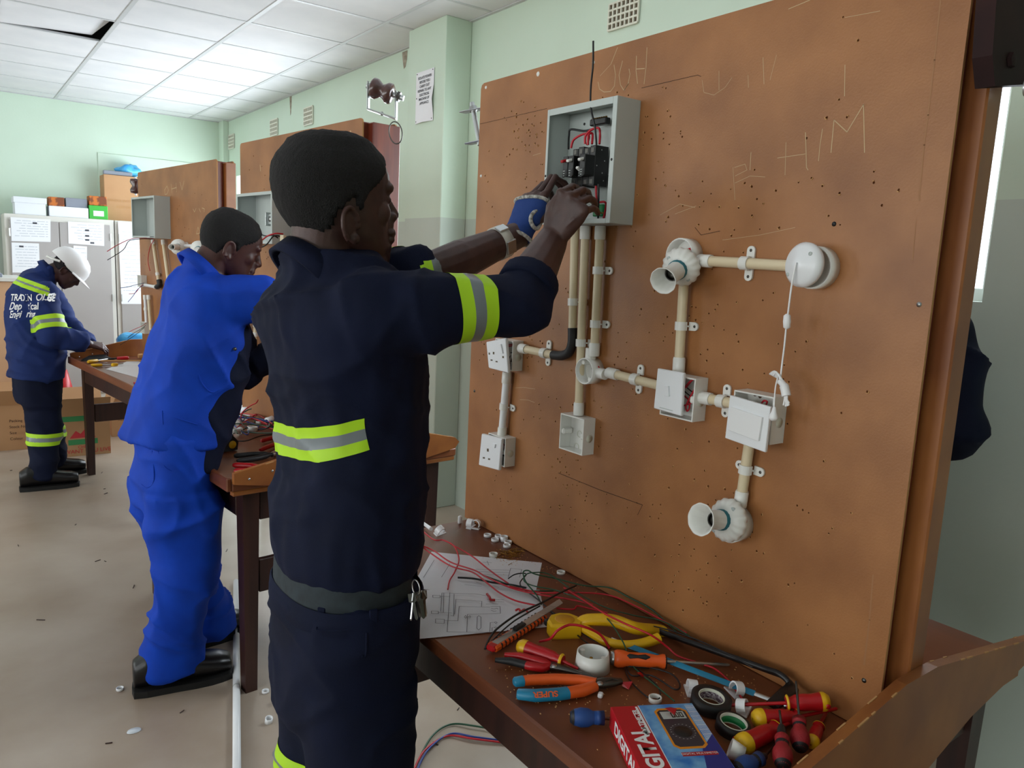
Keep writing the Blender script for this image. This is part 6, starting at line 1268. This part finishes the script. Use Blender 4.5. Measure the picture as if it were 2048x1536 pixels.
# second bench board
o, q_ = back_db(S2, 'open grey steel box holding a zinc bracket, half hidden by a head', (512, 392), (585, 490), .085, 'boxgrey')
M2 = S2.matrix_basis; mb = MB(); mb.M = M2; inv = M2.inverted(); c = inv @ on(S2, 545, 438, .03)
mb.box2((-.003, c.y - .06, c.z - .022), (-.03, c.y + .045, c.z + .022), .002); mb.box2((-.005, c.y + .045, c.z - .028), (-.04, c.y + .051, c.z + .028), .001); br_ = mb.build('mounting_bracket', 'zinc', o)
for k in (-1, 0, 1): mb = MB(); mb.tube([M2 @ V((-.02, c.y + .05, c.z + .018 * k)), M2 @ V((-.02, c.y + .062, c.z + .018 * k))], .004, 8); mb.build('bolt', 'steel', br_)
MB().lathe([(.0001, .004), (.012, .003), (.012, 0)], zaxis(M2 @ V((-.031, c.y + .02, c.z)), M2.to_3x3() @ V((-1, 0, 0))), 16).build('bolt', 'steel', br_)
for pts, m in (([(520, 468, .06), (532, 472, .10), (545, 470, .10), (556, 476, .08)], 'blackwire'), ([(520, 484, .12), (535, 472, .12), (552, 467, .10), (566, 468, .07)], 'redwire'), ([(520, 496, .12), (534, 488, .12), (548, 472, .10), (566, 474, .06)], 'blackwire')): bwire(o, S2, pts, m, .003)
mb = MB(); mb.M = M2; c = inv @ on(S2, 566, 478, .086); mb.box((c.x, c.y, c.z), (.012, .03, .03), .002); mb.build('terminal_strip', 'pvc_cream', o)
bpipe(S2, 'cream conduit between the two standing men', (512, 640), (510, 760), clips=[(510, 668)]); bpipe(S2, 'cream cross conduit at chest height between the two standing men', (506, 632), (530, 628), 'pvc_white')
mat('bluepack', (60, 120, 190), .5, c2=(225, 232, 238), scale=50, lo=.45, hi=.55)
mb = MB(); mb.M = M2; c = inv @ on(S2, 490, 665, .03); mb.box((c.x, c.y, c.z), (.012, .03, .16), .004); tag(mb.build('blister_pack', 'bluepack'), 'blue and white blister pack hanging on the board between two men', 'packet')
o = thing('loose_wire_tail', 'red, black and green wire tails between the two standing men', 'wire', on(S2, 490, 650, .1))
for pts, m in (([(476, 626, .06), (490, 628, .1), (505, 622, .12)], 'redwire'), ([(478, 650, .06), (492, 646, .1), (500, 632, .12)], 'redwire'), ([(480, 655, .06), (494, 650, .1), (503, 630, .12)], 'greenwire'), ([(476, 630, .06), (492, 634, .12), (502, 626, .14)], 'blackwire')): bwire(o, S2, pts, m, .003)

# ---- insulators and brackets on the board ends
t = thing('spool_insulator', 'brown ceramic spool insulator in a bright steel bracket on the reddish board end', 'insulator', ony(765, 232, 2.50)); yi = 2.50; c = ony(764, 182, yi); k_ = (ony(764, 182, yi) - ony(764, 232, yi)).length / 50
mat('ceramic', (84, 52, 46), .22, c2=(70, 42, 38), scale=8, coat=.6)
ax = (ony(800, 190, yi - .03) - ony(748, 172, yi + .03)).normalized(); R_ = 21 * k_; m = zaxis(c - ax * 30 * k_, ax); MB().lathe([(.004, 6 * k_), (R_ * .8, 6 * k_), (R_, 10 * k_), (R_, 18 * k_), (R_ * .8, 24 * k_), (R_ * .62, 30 * k_), (R_ * .8, 36 * k_), (R_, 42 * k_), (R_, 50 * k_), (R_ * .75, 54 * k_), (.004, 54 * k_)], m, 28).build('spool', 'ceramic', t)
mb = MB(); p0, p1 = m @ V((0, 0, 0)), m @ V((0, 0, 62 * k_)); dn = V((0, 0, -1)); w_ = 9 * k_; pts = [p0 + V((0, 0, 8 * k_)), p0 + dn * 46 * k_, p1 + dn * 46 * k_, p1 + V((0, 0, 8 * k_))]; sd = ax.cross(V((0, 0, 1))).normalized()
for a, b in zip(pts, pts[1:]):
    d = (b - a).normalized(); n = d.cross(sd); mb.loft([ring(a - d * .002, sd, w_, n, .003, 6, 8), ring(b + d * .002, sd, w_, n, .003, 6, 8)], smooth=False)
mb.build('bracket', 'zinc', t); MB().tube([m @ V((0, 0, -4 * k_)), m @ V((0, 0, 78 * k_))], 5.5 * k_, 12).build('bolt', 'zinc', t); MB().lathe([(.001, 64 * k_), (11 * k_, 64 * k_), (11 * k_, 70 * k_), (.001, 70 * k_)], m, 6, smooth=False).build('nut', 'steel_dark', t)
e = [p1 + V((0, 0, -52 * k_)) + (V((0, 0, -1)) * (22 * k_ * (1 - math.cos(a)))) + (ax * (15 * k_ * math.sin(a))) for a in [2 * PI * k / 24 for k in range(25)]]; MB().tube(e, 1.3 * k_, 6, cap=False).build('wire_loop', 'steel_dark', t)
MB().tube([p1.lerp(p0, .5) + dn * 46 * k_, p1.lerp(p0, .5) + V((.03, .06, -.06))], .006, 8).build('mounting_stud', 'steel', t)
t = thing('stud_bracket', 'bright threaded stud held by two steel straps beside the fibreboard edge', 'bracket', P1(1.83, 1.86, -.03)); a, b = onx(944, 206, 1.24), onx(960, 290, 1.24)
MB().tube([a, b], .0075, 12).build('threaded_stud', 'zinc', t)
for (u0, v0, u1, v1) in ((925, 225, 990, 213), (936, 288, 990, 277)): p, r = onx(u0, v0, 1.24), onx(u1, v1, 1.24); d = (r - p).normalized(); MB().loft([ring(p, V((1, 0, 0)), .012, d.cross(V((1, 0, 0))), .0025, 5, 8), ring(r, V((1, 0, 0)), .012, d.cross(V((1, 0, 0))), .0025, 5, 8)], smooth=False).build('strap', 'zinc', t)
MB().lathe([(.001, 0), (.012, 0), (.012, .012), (.001, .012)], zaxis(a.lerp(b, .10), b - a), 6, smooth=False).build('nut', 'steel', t)
t = thing('shackle_bracket', 'dark brown insulator bracket bolted on the post of the fibreboard, over the window gap', 'bracket', P1(.50, 1.87, -.06)); mat('brownsteel', (50, 26, 24), .7, c2=(36, 20, 20), scale=9, spec=.2)
qq = [ony(u, v, .500) for u, v in ((1996, -40), (2130, -40), (2130, 165), (1990, 172), (1985, 110))]
mb = MB(); n = len(qq); off = V((0, .026, 0)); mb.add(qq + [p + off for p in qq], [tuple(range(n))[::-1], tuple(range(n, 2 * n))] + [(i, (i + 1) % n, n + (i + 1) % n, n + i) for i in range(n)]); mb.build('plate', 'brownsteel', t)
MB().lathe([(.001, .006), (.010, .005), (.0115, 0)], zaxis(ony(2021, 120, .4995), (0, -1, 0)), 6, smooth=False).build('bolt_head', 'brownsteel', t); MB().lathe([(.001, .010), (.012, .008), (.013, 0)], zaxis(ony(2052, 176, .4995), (0, -1, 0)), 18).build('washer', 'zinc', t)
p = on(S3, 272, 372, -.03) + V((0, .02, 0)); t = thing('spool_insulator', 'small brown spool insulator behind the far edge of the board before the steel cabinets', 'insulator', p - V((0, 0, .05)))
MB().lathe([(.004, -.05), (.03, -.045), (.034, -.025), (.02, 0), (.034, .025), (.03, .045), (.004, .05)], Matrix.Translation(p), 18).build('spool', 'ceramic', t); MB().tube([p - V((0, 0, .06)), p + V((0, 0, .06))], .006, 8).build('bolt', 'steel', t); MB().tube([p, p + V((.06, -.05, 0))], .006, 8).build('mounting_stud', 'steel', t)

# ================================================================ back of the room
YC = 8.35; cy = lambda u, v, y=YC: ony(u, v, y)
def cabinet(label, x0, x1, xm, zt, y0=YC, y1=8.80):
    t = thing('steel_cabinet', label, 'cabinet', ((x0 + x1) / 2, (y0 + y1) / 2, 0)); mb = MB(); mb.box2((x0, y0 + .02, 0), (x1, y1, zt), .004); mb.build('body', 'lockframe', t)
    for a, b, hs in ((x0 + .035, xm - .003, 1), (xm + .003, x1 - .035, -1)):
        mb = MB(); mb.box2((a, y0 - .001, .10), (b, y0 + .0195, zt - .05), .003); d = mb.build('door', 'locker', t)
        for z in (.3, 1.0, zt - .2): MB().tube([V((a if hs > 0 else b, y0 - .004, z)), V((a if hs > 0 else b, y0 - .004, z + .07))], .007, 8).build('hinge', 'zinc', d)
    hx = xm + .035; MB().box((hx, y0 - .012, .93), (.03, .02, .09), .008).build('handle', 'zinc', t); MB().box((hx, y0 - .026, .90), (.012, .012, .11), .004).build('lever', 'steel', t); return t
zt = cy(222, 440).z
cabinet('grey steel cabinet with several papers taped on its doors', cy(8, 430).x, cy(228, 440).x, cy(118, 450).x, zt); cabinet('grey steel cabinet with one tall sheet taped on its door', cy(230, 440).x, cy(230, 440).x + .90, cy(230, 440).x + .45, zt)
mat('faintink', (178, 186, 198), .8)
def taped(label, px, rows, y=YC - .004, dark=()):
    c = [cy(u, v, y) for u, v in px]; t = thing('taped_paper', label, 'paper sheet', (c[0] + c[2]) / 2, 0, 'papers taped on the cabinets'); mb = MB(); mb.add(c + [p + V((0, .0015, 0)) for p in c], [(0, 1, 2, 3), (7, 6, 5, 4), (0, 1, 5, 4), (1, 2, 6, 5), (2, 3, 7, 6), (3, 0, 4, 7)]); mb.build('sheet', 'paper', t); mb = MB(); r = random.Random(rows)
    for k in range(rows):
        b = .12 + .76 * k / rows; l, rr2 = c[0].lerp(c[3], b), c[1].lerp(c[2], b); u = r.uniform(.08, .3)
        while u < .9: w = r.uniform(.06, .3); e = min(u + w, .93); ribbon(mb, [l.lerp(rr2, u) + V((0, -.0006, 0)), l.lerp(rr2, e) + V((0, -.0006, 0))], .004, (0, -1, 0)); u = e + .04
    mb.build('printed_lines', 'faintink', t)['kind'] = 'stuff'
    for a, b in dark: p = c[0].lerp(c[1], a).lerp(c[3].lerp(c[2], a), b); MB().box(p + V((0, -.001, 0)), (.034, .001, .016)).build('printed_mark', 'ink', t)
taped('wide printed sheet taped on the cabinet door, above another sheet', [(21, 434), (101, 439), (101, 484), (23, 482)], 7, dark=[(.6, .2)]); taped('plain printed sheet taped low on the cabinet door below the wide one', [(23, 485), (78, 487), (80, 546), (25, 545)], 8, dark=[(.35, .12)])
taped('printed sheet with three dark marks taped on the cabinet door beside the white hard hat', [(136, 443), (208, 447), (208.5, 492), (137, 487)], 6, dark=[(.52, .35), (.52, .6), (.52, .78), (.66, .9)]); taped('small sheet taped on the cabinet door behind the white hard hat', [(147, 491), (174, 493), (174, 535), (147, 535)], 4); taped('tall bluish sheet taped on the cabinet nearest the wall', [(236, 443), (285, 446), (290, 608), (243, 608)], 16, dark=[(.7, .1)])
def carton(name, label, px0, px1, y0, y1, m, zb=None, lid=None, cat='box'):
    a, b = cy(*px0, y0), cy(*px1, y0); zb = zt + .0006 if zb is None else zb; x0, x1 = min(a.x, b.x), max(a.x, b.x); z1 = max(a.z, b.z)
    t = thing(name, label, cat, ((x0 + x1) / 2, (y0 + y1) / 2, zb)); mb = MB(); mb.box2((x0, y0, zb), (x1, y1, z1), .004); mb.build('box', m, t)
    if lid: mb = MB(); mb.box2((x0 - .008, y0 - .008, z1 - lid), (x1 + .008, y1 + .008, z1 + .004), .004); mb.build('lid', m, t)
    return t, x0, x1, zb, z1
mat('boxorange', (196, 110, 40), .6, c2=(120, 62, 30), scale=14, lo=.45, hi=.55); mat('boxgreen', (60, 172, 60), .5); mat('boxgrey2', (132, 138, 150), .6); mat('bag', (50, 150, 220), .35, c2=(90, 190, 240), scale=6); mat('paperwhite', (226, 230, 236), .6)
carton('shoe_box', 'white lidded box on the cabinet, farthest from the brown carton', (28, 393), (92, 428), 8.42, 8.66, 'paperwhite', lid=.05)
carton('shoe_box', 'flat white box on the cabinet under orange and grey boxes', (98, 411), (177, 430), 8.42, 8.66, 'paperwhite'); z2 = cy(98, 411, 8.42).z + .001
carton('small_box', 'orange patterned box on the cabinet next to the white lidded box', (97, 393), (129, 411), 8.45, 8.60, 'boxorange', z2); carton('small_box', 'grey box stacked on the flat white box', (131, 395), (175, 411), 8.45, 8.60, 'boxgrey2', z2)
t, x0, x1, zb, z1 = carton('small_box', 'green box with a white label on the cabinet', (178, 410), (216, 433), 8.42, 8.60, 'boxgreen'); MB().box(((x0 + x1) / 2, 8.4185, (zb + z1) / 2 - .01), (.09, .002, .05)).build('label_patch', 'paperwhite', t)
carton('small_box', 'orange patterned box stacked on the green box', (178, 391), (214, 410), 8.43, 8.58, 'boxorange', z1 + .001)
t, x0, x1, zb, z1 = carton('cardboard_carton', 'large brown carton on the cabinet with a blue bag on top', (207, 348), (290, 438), 8.62, 8.85, 'cardboard')
for k, s in enumerate(('HANDLE WITH CARE', 'KEEP DRY')): text(s, .035, axes(((x0 + x1) / 2, 8.6185, zb + .2 - .06 * k), (1, 0, 0), (0, -1, 0)), 'wood_chip', 'lettering', t)
MB().box(((x0 + x1) / 2 - .05, 8.66, z1 + .022), (.26, .05, .04), .006).build('folded_flap', 'boxgrey2', t)
def bag(label, c, s, m='bag', seed=1):
    mb = MB(); rn = random.Random(seed); mb.ball(c + V((0, 0, s[2] * .92)), s, None, 26, 16); o = mb.build('plastic_bag', m)
    for v in o.data.vertices:
        n = noise.noise(v.co * 14 + V((seed, 0, 0))) * .28 + noise.noise(v.co * 40) * .10; v.co *= 1 + n; v.co.z = max(v.co.z, .002)
    return tag(o, label, 'plastic bag')
bag('blue plastic bag on top of the large brown carton', V((cy(256, 346, 8.74).x, 8.755, z1 + .006)), (.13, .09, .06), 'bag', 3)
# low plywood cupboard at the side with books on it
mat('ply', (206, 166, 128), .6, c2=(194, 152, 116), scale=3, stretch=(1, 1, .3)); YP = 7.2; ct = cy(40, 556, YP); t = thing('cupboard', 'low plywood cupboard with a pale top behind the man in the hard hat', 'cupboard', (ct.x - .5, YP + .3, 0)); xr = cy(45, 600, YP).x
mb = MB(); mb.box2((xr - 1.3, YP, 0), (xr, YP + .6, ct.z - .03), .003); mb.build('body', 'ply', t); mb = MB(); mb.box2((xr - 1.32, YP - .02, ct.z - .0295), (xr + .015, YP + .62, ct.z), .003); mb.build('worktop', 'lockframe', t)
for k in range(3): mb = MB(); mb.box2((xr - .35 - .01 * k, YP + .06, ct.z + .001 + .03 * k), (xr - .12 - .015 * k, YP + .34, ct.z + .029 + .03 * k), .004); tag(mb.build('book', ['boxgrey2', 'paperwhite', 'boxgrey'][k]), ['bottom grey-blue book of the pile on the plywood cupboard', 'white middle book of the pile on the plywood cupboard', 'top pale book of the pile on the plywood cupboard'][k], 'book', 'books piled on the plywood cupboard')
# cartons on the floor behind the bench
def fbox(label, bl, br_, h, dep, m='cardboard', flaps=True, rz=0.0):
    a, b = onz(*bl, 0.0), onz(*br_, 0.0); ex = (b - a); w = ex.length; M = axes(a + V((0, 0, .0005)), ex, (0, 0, 1)); t = thing('cardboard_box', label, 'cardboard box', a, 0, 'cardboard boxes on the floor'); mb = MB(); mb.M = M; q = .004
    mb.box2((0, 0, 0), (w, dep, q)); mb.box2((0, 0, q), (w, q, h)); mb.box2((0, dep - q, q), (w, dep, h)); mb.box2((0, q, q), (q, dep - q, h)); mb.box2((w - q, q, q), (w, dep - q, h)); mb.build('box', m, t)
    if flaps:
        for p, r in (((0, 0, h), .5), ((0, dep, h), -.5)):
            mb = MB(); mb.M = M @ Matrix.Translation(p) @ Matrix.Rotation(r if p[1] == 0 else r, 4, 'X'); mb.box2((0, -.002, 0), (w, .002, dep * .45)); mb.build('flap', m, t)
        mb = MB(); mb.M = M @ Matrix.Translation((w, 0, h)) @ Matrix.Rotation(.35, 4, 'Y'); mb.box2((-.002, 0, 0), (.002, dep, .12)); mb.build('flap', m, t)
    return t, M, w
t, M, w = fbox('open cardboard box printed with a red mountain and green bar, behind a bench leg', (106, 917), (222, 906), .30, .36)
MX = M @ Matrix.Rotation(PI / 2, 4, 'X')
def flatpoly(pts, m, z=.0012, nm='print'): mb = MB(); mb.M = MX; mb.add([(x, y, z) for x, y in pts], [tuple(range(len(pts)))]); mb.build(nm, m, t)
mat('printred', (196, 52, 60), .7); mat('printgreen', (60, 140, 84), .7)
flatpoly([(.10, .20), (.30, .20), (.30, .09), (.10, .09)], 'cardboard'); flatpoly([(.11, .135), (.15, .19), (.18, .165), (.21, .20), (.28, .135)], 'printred', .0016); flatpoly([(.10, .125), (.29, .125), (.29, .085), (.10, .085)], 'printgreen', .0016); flatpoly([(0, .30), (w * .8, .30), (w * .8, .26), (0, .26)], 'printgreen', .0014)
text('CHILE', .03, MX @ Matrix.Translation((.2, .066, .0016)), 'printred', 'lettering', t); text('WE WANT YOU LIVE', .042, MX @ Matrix.Translation((w * .5, .034, .0016)), 'printred', 'lettering', t, sx=.95)
t, M, w = fbox('plain cardboard box on the floor behind the man in the hard hat', (-40, 905), (58, 898), .34, .3); MX = M @ Matrix.Rotation(PI / 2, 4, 'X')
for k, s in enumerate(('Packing 1', 'Stock No', 'Size', 'Colour')): text(s, .028, MX @ Matrix.Translation((w * .62, .22 - .045 * k, .0012)), 'wood_dark', 'lettering', t, 'LEFT')
t, M, w = fbox('cardboard box standing behind the box with the red mountain print', (224, 874), (300, 868), .30, .3); MX = M @ Matrix.Rotation(PI / 2, 4, 'X')
for k, s in enumerate(('THIS SIDE UP', 'FRAGILE', 'KEEP DRY')): text(s, .03, MX @ Matrix.Translation((w * .4, .24 - .05 * k, .0012)), 'wood_dark', 'lettering', t)
c = onz(133, 860, 0); mb = MB(); mb.M = Matrix.Translation((c.x, c.y + .05, 0)); mb.hull([(-.17, -.17, 0), (.17, -.17, 0), (-.17, .17, 0), (.17, .17, 0), (-.17, -.17, .04), (.17, -.17, .04), (-.17, .17, .04), (.17, .17, .04)]); t = thing('safety_cone', 'red and white safety cone between the cardboard boxes', 'cone', (c.x, c.y + .05, 0)); mb.build('base', 'printred', t)
MB().lathe([(.14, .04), (.105, .17)], Matrix.Translation((c.x, c.y + .05, 0)), 24).build('cone', 'printred', t); MB().lathe([(.106, .17), (.075, .30)], Matrix.Translation((c.x, c.y + .05, 0)), 24).build('white_band', 'white', t); MB().lathe([(.0755, .30), (.03, .50), (.001, .505)], Matrix.Translation((c.x, c.y + .05, 0)), 24).build('cone_top', 'red', t)
mb = MB(); a = onz(150, 700, .0); # rear low shelf board behind the bench
# ---- on the bench before the cabinets
T3 = lambda u, v, h=.0: onz(u, v, TZ + h)
bag('light blue plastic bag on the bench before the steel cabinets', S3.matrix_basis @ V((.075, 1.70, TZ + .0005)), (.11, .08, .07), 'bag', 5)
mat('clearbox', (206, 212, 218), .25); mb = MB(); p = S3.matrix_basis @ V((-.13, 1.71, TZ)); mb.box((p.x, p.y, TZ + .0205), (.17, .10, .04), .004); tag(mb.build('plastic_case', 'clearbox'), 'pale plastic parts case on the bench beside the blue bag', 'case')
c = [T3(212, 738, .002), T3(262, 720, .002), T3(325, 732, .002), T3(300, 762, .002)]; mb = MB(); mb.add(c + [p + V((0, 0, -.001)) for p in c], [(0, 1, 2, 3), (7, 6, 5, 4), (0, 1, 5, 4), (1, 2, 6, 5), (2, 3, 7, 6), (3, 0, 4, 7)]); tag(mb.build('drawing_sheet', 'paper'), 'white paper on the bench with the blue plastic bag', 'paper sheet')
def stick(name, label, cat, a, b, r, m, m2=None, g='tools on the bench before the cabinets', T_=T3, h=.012, k=.45):
    A, B = T_(*a, h), T_(*b, h); t = thing(name, label, cat, (A.x, A.y, TZ), 0, g); MB().tube([A, A.lerp(B, .05), A.lerp(B, k), A.lerp(B, k + .04)], [r * .7, r, r * .85, r * .5], 10).build('handle', m, t); MB().tube([A.lerp(B, k), B], r * .35, 8).build('shaft', m2 or 'steel', t); return t
stick('screwdriver', 'yellow screwdriver on the bench before the cabinets pointing along the paper', 'screwdriver', (176, 724), (215, 718), .012, 'yellow'); stick('screwdriver', 'yellow screwdriver lying at the very front lip of the bench before the cabinets', 'screwdriver', (182, 731), (228, 729), .011, 'yellow'); stick('screwdriver', 'yellow stubby screwdriver next to the white paper', 'screwdriver', (224, 730), (246, 727), .012, 'yellow')
stick('voltage_tester', 'red and black tester on the bench before the cabinets below the sloping end board', 'tester', (257, 716), (208, 718), .014, 'red', 'blackrub'); stick('steel_rule', 'thin wooden ruler lying across tools on the bench before the cabinets', 'ruler', (200, 722), (290, 721), .006, 'wood_chip', 'wood_chip', k=.9)
mb = MB(); p = S3.matrix_basis @ V((-.27, 1.38, TZ + .001)); mb.hull([p + V((x, y, z)) for x, y, z in ((-.09, -.05, 0), (.12, -.06, 0), (.10, .06, 0), (-.06, .07, 0), (-.03, .0, .03), (.06, .01, .035))]); tag(mb.build('tool_pouch', 'blackrub'), 'flat black tool pouch under the hands of the man in the hard hat', 'pouch')
mb = MB(); p = T3(290, 712, .02); mb.box(p, (.09, .03, .03), .006); tag(mb.build('plane_block', 'wood_chip'), 'pale wooden block on the bench before the cabinets by the board', 'block')
c = T3(284, 766, .003); mb = MB(); mb.box(c, (.08, .05, .006), .001); tag(mb.build('notebook', 'printred'), 'dark red notebook corner at the front lip of the bench before the cabinets', 'notebook')
# ---- on the royal blue man's bench
T2 = T3
c = [T2(428, 828, .002), T2(462, 806, .002), T2(512, 815, .002), T2(492, 843, .002)]; mb = MB(); mb.add(c + [p + V((0, 0, -.001)) for p in c], [(0, 1, 2, 3), (7, 6, 5, 4), (0, 1, 5, 4), (1, 2, 6, 5), (2, 3, 7, 6), (3, 0, 4, 7)]); tag(mb.build('drawing_sheet', 'paper'), 'white paper under the wire heap on the bench of the man in royal blue', 'paper sheet')
rn = random.Random(21)
for k, (m, lb) in enumerate((('blackwire', 'black wire coiled in a wide loop over the fittings heap'), ('redwire', 'red wire tangled through the fittings heap'), ('blackwire', 'black wire trailing along the front of the fittings heap'), ('redwire', 'red wire ends standing up behind the fittings heap'), ('greenwire', 'dark green wire under the black coil'), ('bluewire', 'dark blue wire crossing the white paper'))):
    if k == 0: P = [T2(515 + 34 * math.cos(a), 838 + 22 * math.sin(a), .03 + .01 * math.sin(3 * a)) for a in [2 * PI * j / 14 for j in range(16)]]
    elif k == 3: P = [T2(482, 840, .02), T2(484, 826, .05), T2(500, 812, .08), T2(512, 806, .1), T2(516, 800, .12)]
    elif k == 2: P = [T2(456, 880, .008), T2(490, 882, .012), T2(520, 872, .02), T2(548, 868, .02), T2(558, 862, .02)]
    else: P = [T2(rn.uniform(455, 555), rn.uniform(828, 870), .01 + rn.uniform(0, .03)) for j in range(9)]
    tag(MB().tube(spline(P, 7), .0026, 6).build('wire', m), lb, 'wire', 'wires heaped beside the man in royal blue')
LB2 = ['white lamp holder skirt on top of the wire heap', 'white coupler beside the lamp holder skirt in the heap', 'white coupler lying at the board foot behind the heap', 'white switch body at the back of the wire heap', 'cream socket insert at the front of the wire heap', 'cream block half under the black coil', 'white saddle clip at the edge of the heap', 'white ring in the middle of the heap']
for k, (u, v, r, L, ax) in enumerate([(540, 842, .020, .03, (1, .3, .2)), (530, 830, .016, .03, (.6, 1, .1)), (556, 838, .015, .03, (1, -.4, .2)), (492, 818, .018, .02, (0, .2, 1)), (470, 862, .024, .02, (.1, .1, 1)), (505, 858, .022, .02, (.1, 0, 1)), (480, 862, .014, .02, (.2, .9, .3)), (518, 846, .015, .012, (.2, .2, 1))]):
    c = T2(u, v, r + .004); m = zaxis(c, ax); mb = MB(); mb.lathe([(r * .6, -L / 2), (r, -L / 2), (r * .92, 0), (r, L / 2), (r * .75, L / 2), (r * .6, -L / 2)], m, 18, cap=False); tag(mb.build('plastic_fitting', 'pvc' if k % 3 else 'pvc_white'), LB2[k], 'fitting', 'plastic fittings heaped beside the man in royal blue')
def pliers(label, piv, e1, e2, tip, m1_, m2_, r=.009, h=.014):
    P0 = T2(*piv, h); t = thing('pliers', label, 'pliers', (P0.x, P0.y, TZ), 0, "pliers on the bench of the man in royal blue")
    for e, m in ((e1, m1_), (e2, m2_)):
        E_ = T2(*e, h); mid_ = P0.lerp(E_, .55) + (E_ - P0).cross(V((0, 0, 1))).normalized() * (.012 if e is e1 else -.012); mb = MB(); mb.tube(spline([P0, P0.lerp(mid_, .5), mid_, E_], 5), [r * .7] * 4 + [r] * 11 + [r * .6], 10); mb.build('grip', m, t)
    TI = T2(*tip, h); mb = MB(); mb.tube([P0.lerp(TI, -.15), P0, P0.lerp(TI, .5), TI], [r, r * 1.3, r, r * .3], 10); mb.build('jaws', 'steel', t); return t
pliers("red-handled pliers lying open on the royal blue man's bench near the board", (575, 872), (522, 882), (520, 900), (600, 868), 'red', 'red', .0085); pliers("orange and black pliers on the royal blue man's bench", (548, 908), (468, 912), (474, 922), (575, 898), 'blackrub', 'blackrub', .0095)
pliers("glossy red pliers at the very front of the royal blue man's bench", (535, 938), (466, 930), (468, 942), (560, 930), 'red', 'red', .010)
mb = MB(); c = T2(452, 902, .0); M = Matrix.Translation(c) @ Matrix.Rotation(.2, 4, 'Z'); pr = [(-.04, -.028), (-.042, .01), (-.02, .03), (.02, .03), (.042, .006), (.038, -.026)]; t = thing('tape_measure', "black tape measure with a yellow side disc on the royal blue man's bench", 'tape measure', c); mb.hull([M @ V((x * k, z, y + .03)) for x, y in pr for z, k in ((-.02, .95), (-.016, 1), (.016, 1), (.02, .95))]); mb.build('case', 'blackrub', t)
MB().lathe([(.001, .002), (.014, .0015), (.015, 0)], M @ Matrix.Translation((.016, -.0203, .026)) @ Matrix.Rotation(PI / 2, 4, 'X'), 20).build('side_disc', 'yellow', t); MB().box(M @ V((0, 0, .063)), (.05, .03, .006), .002).build('top_clip', 'steel', t)
c = T2(446, 876, .02); t = thing('screwdriver', 'dark green knobbed screwdriver behind the black tape measure', 'screwdriver', (c.x, c.y, TZ)); MB().ball(c, (.022, .018, .018)).build('handle_ball', 'greenwire', t); MB().tube([c, c + V((-.07, .02, 0))], .008, 10).build('shaft', 'blackrub', t)
# ---- on the floor
def pipe(label, pts, r=.0125, m='pvc_white'):
    P = [onz(u, v, r) for u, v in pts]; t = thing('floor_conduit', label, 'conduit pipe', (P[0].x, P[0].y, 0), 0, 'conduit lying on the floor'); mb = MB(); d = (P[1] - P[0]).normalized(); M = zaxis(P[0], d); L = (P[1] - P[0]).length; mb.lathe([(r * .82, 0), (r, 0), (r, L), (r * .82, L), (r * .82, 0)], M, 18, cap=False); mb.build('pipe', m, t); MB().lathe([(r, L * .42), (r * 1.02, L * .42), (r * 1.02, L * .424), (r, L * .424)], M, 18, cap=False).build('joint_ring', 'boxgrey', t); return t
pipe('long white conduit lying on the floor beside a bench leg', [(474, 1640), (472, 1163)], .0125); pipe('short white conduit on the floor beyond the shoes of the man in royal blue', [(404, 1131), (372, 1094)], .0125)
for u, v, lb in ((240, 1380, 'white conduit ring on the floor behind the shoe heel'), (531, 1385, 'white conduit ring on the floor just behind the bench leg'), (553, 1407, 'white thick conduit ring on the floor between the bench leg and navy trousers'), (537, 1445, 'white hexagonal offcut on the floor beside the navy trousers')):
    ring_piece(onz(u, v, .001), .0125, .009 if v < 1400 else .02, 'pvc_white', lb, 0 if v < 1440 else .3, 'conduit rings on the floor')
mb = MB(); c = onz(268, 1462, .001); mb.lathe([(.0001, .004), (.016, .004), (.018, 0)], Matrix.Translation(c) @ Matrix.Diagonal((1.2, .8, 1, 1)), 14); tag(mb.build('plastic_disc', 'clearbox'), 'clear plastic cap lying alone on the floor', 'cap')
for k, (pts, m, lb) in enumerate(([[(828, 1540), (850, 1500), (895, 1472), (950, 1478), (1030, 1488)], 'redwire', 'red wire curving over the floor under the bench'], [[(832, 1545), (856, 1500), (900, 1468), (950, 1474), (1028, 1484)], 'bluewire', 'dark blue wire twisted beside the red wire on the floor'], [[(830, 1536), (862, 1475), (900, 1449), (950, 1452), (1010, 1464)], 'greenwire', 'green wire curving over the floor under the bench'])):
    tag(MB().tube(spline([onz(u, v, .006 + .004 * (j % 2)) for j, (u, v) in enumerate(pts)], 8), .0032, 7).build('wire', m), lb, 'wire', 'wires on the floor')
rn = random.Random(31); mb = MB()
for u, v in ((20, 941), (203, 946), (207, 978), (208, 988), (190, 1123), (212, 1123), (37, 1092), (266, 1176), (305, 1152), (225, 1485), (360, 1426), (452, 1103), (915, 1420), (876, 1490), (407, 997), (150, 1050), (90, 1240)):
    p = onz(u, v, .002); a = rn.uniform(0, 3); mb.tube([p, p + V((math.cos(a), math.sin(a), 0)) * rn.uniform(.01, .035)], .002, 5)
q = mb.build('floor_litter', 'wood_dark'); q['kind'] = 'stuff'; tag(q, 'tiny dark clippings strewn over the concrete floor', 'debris')
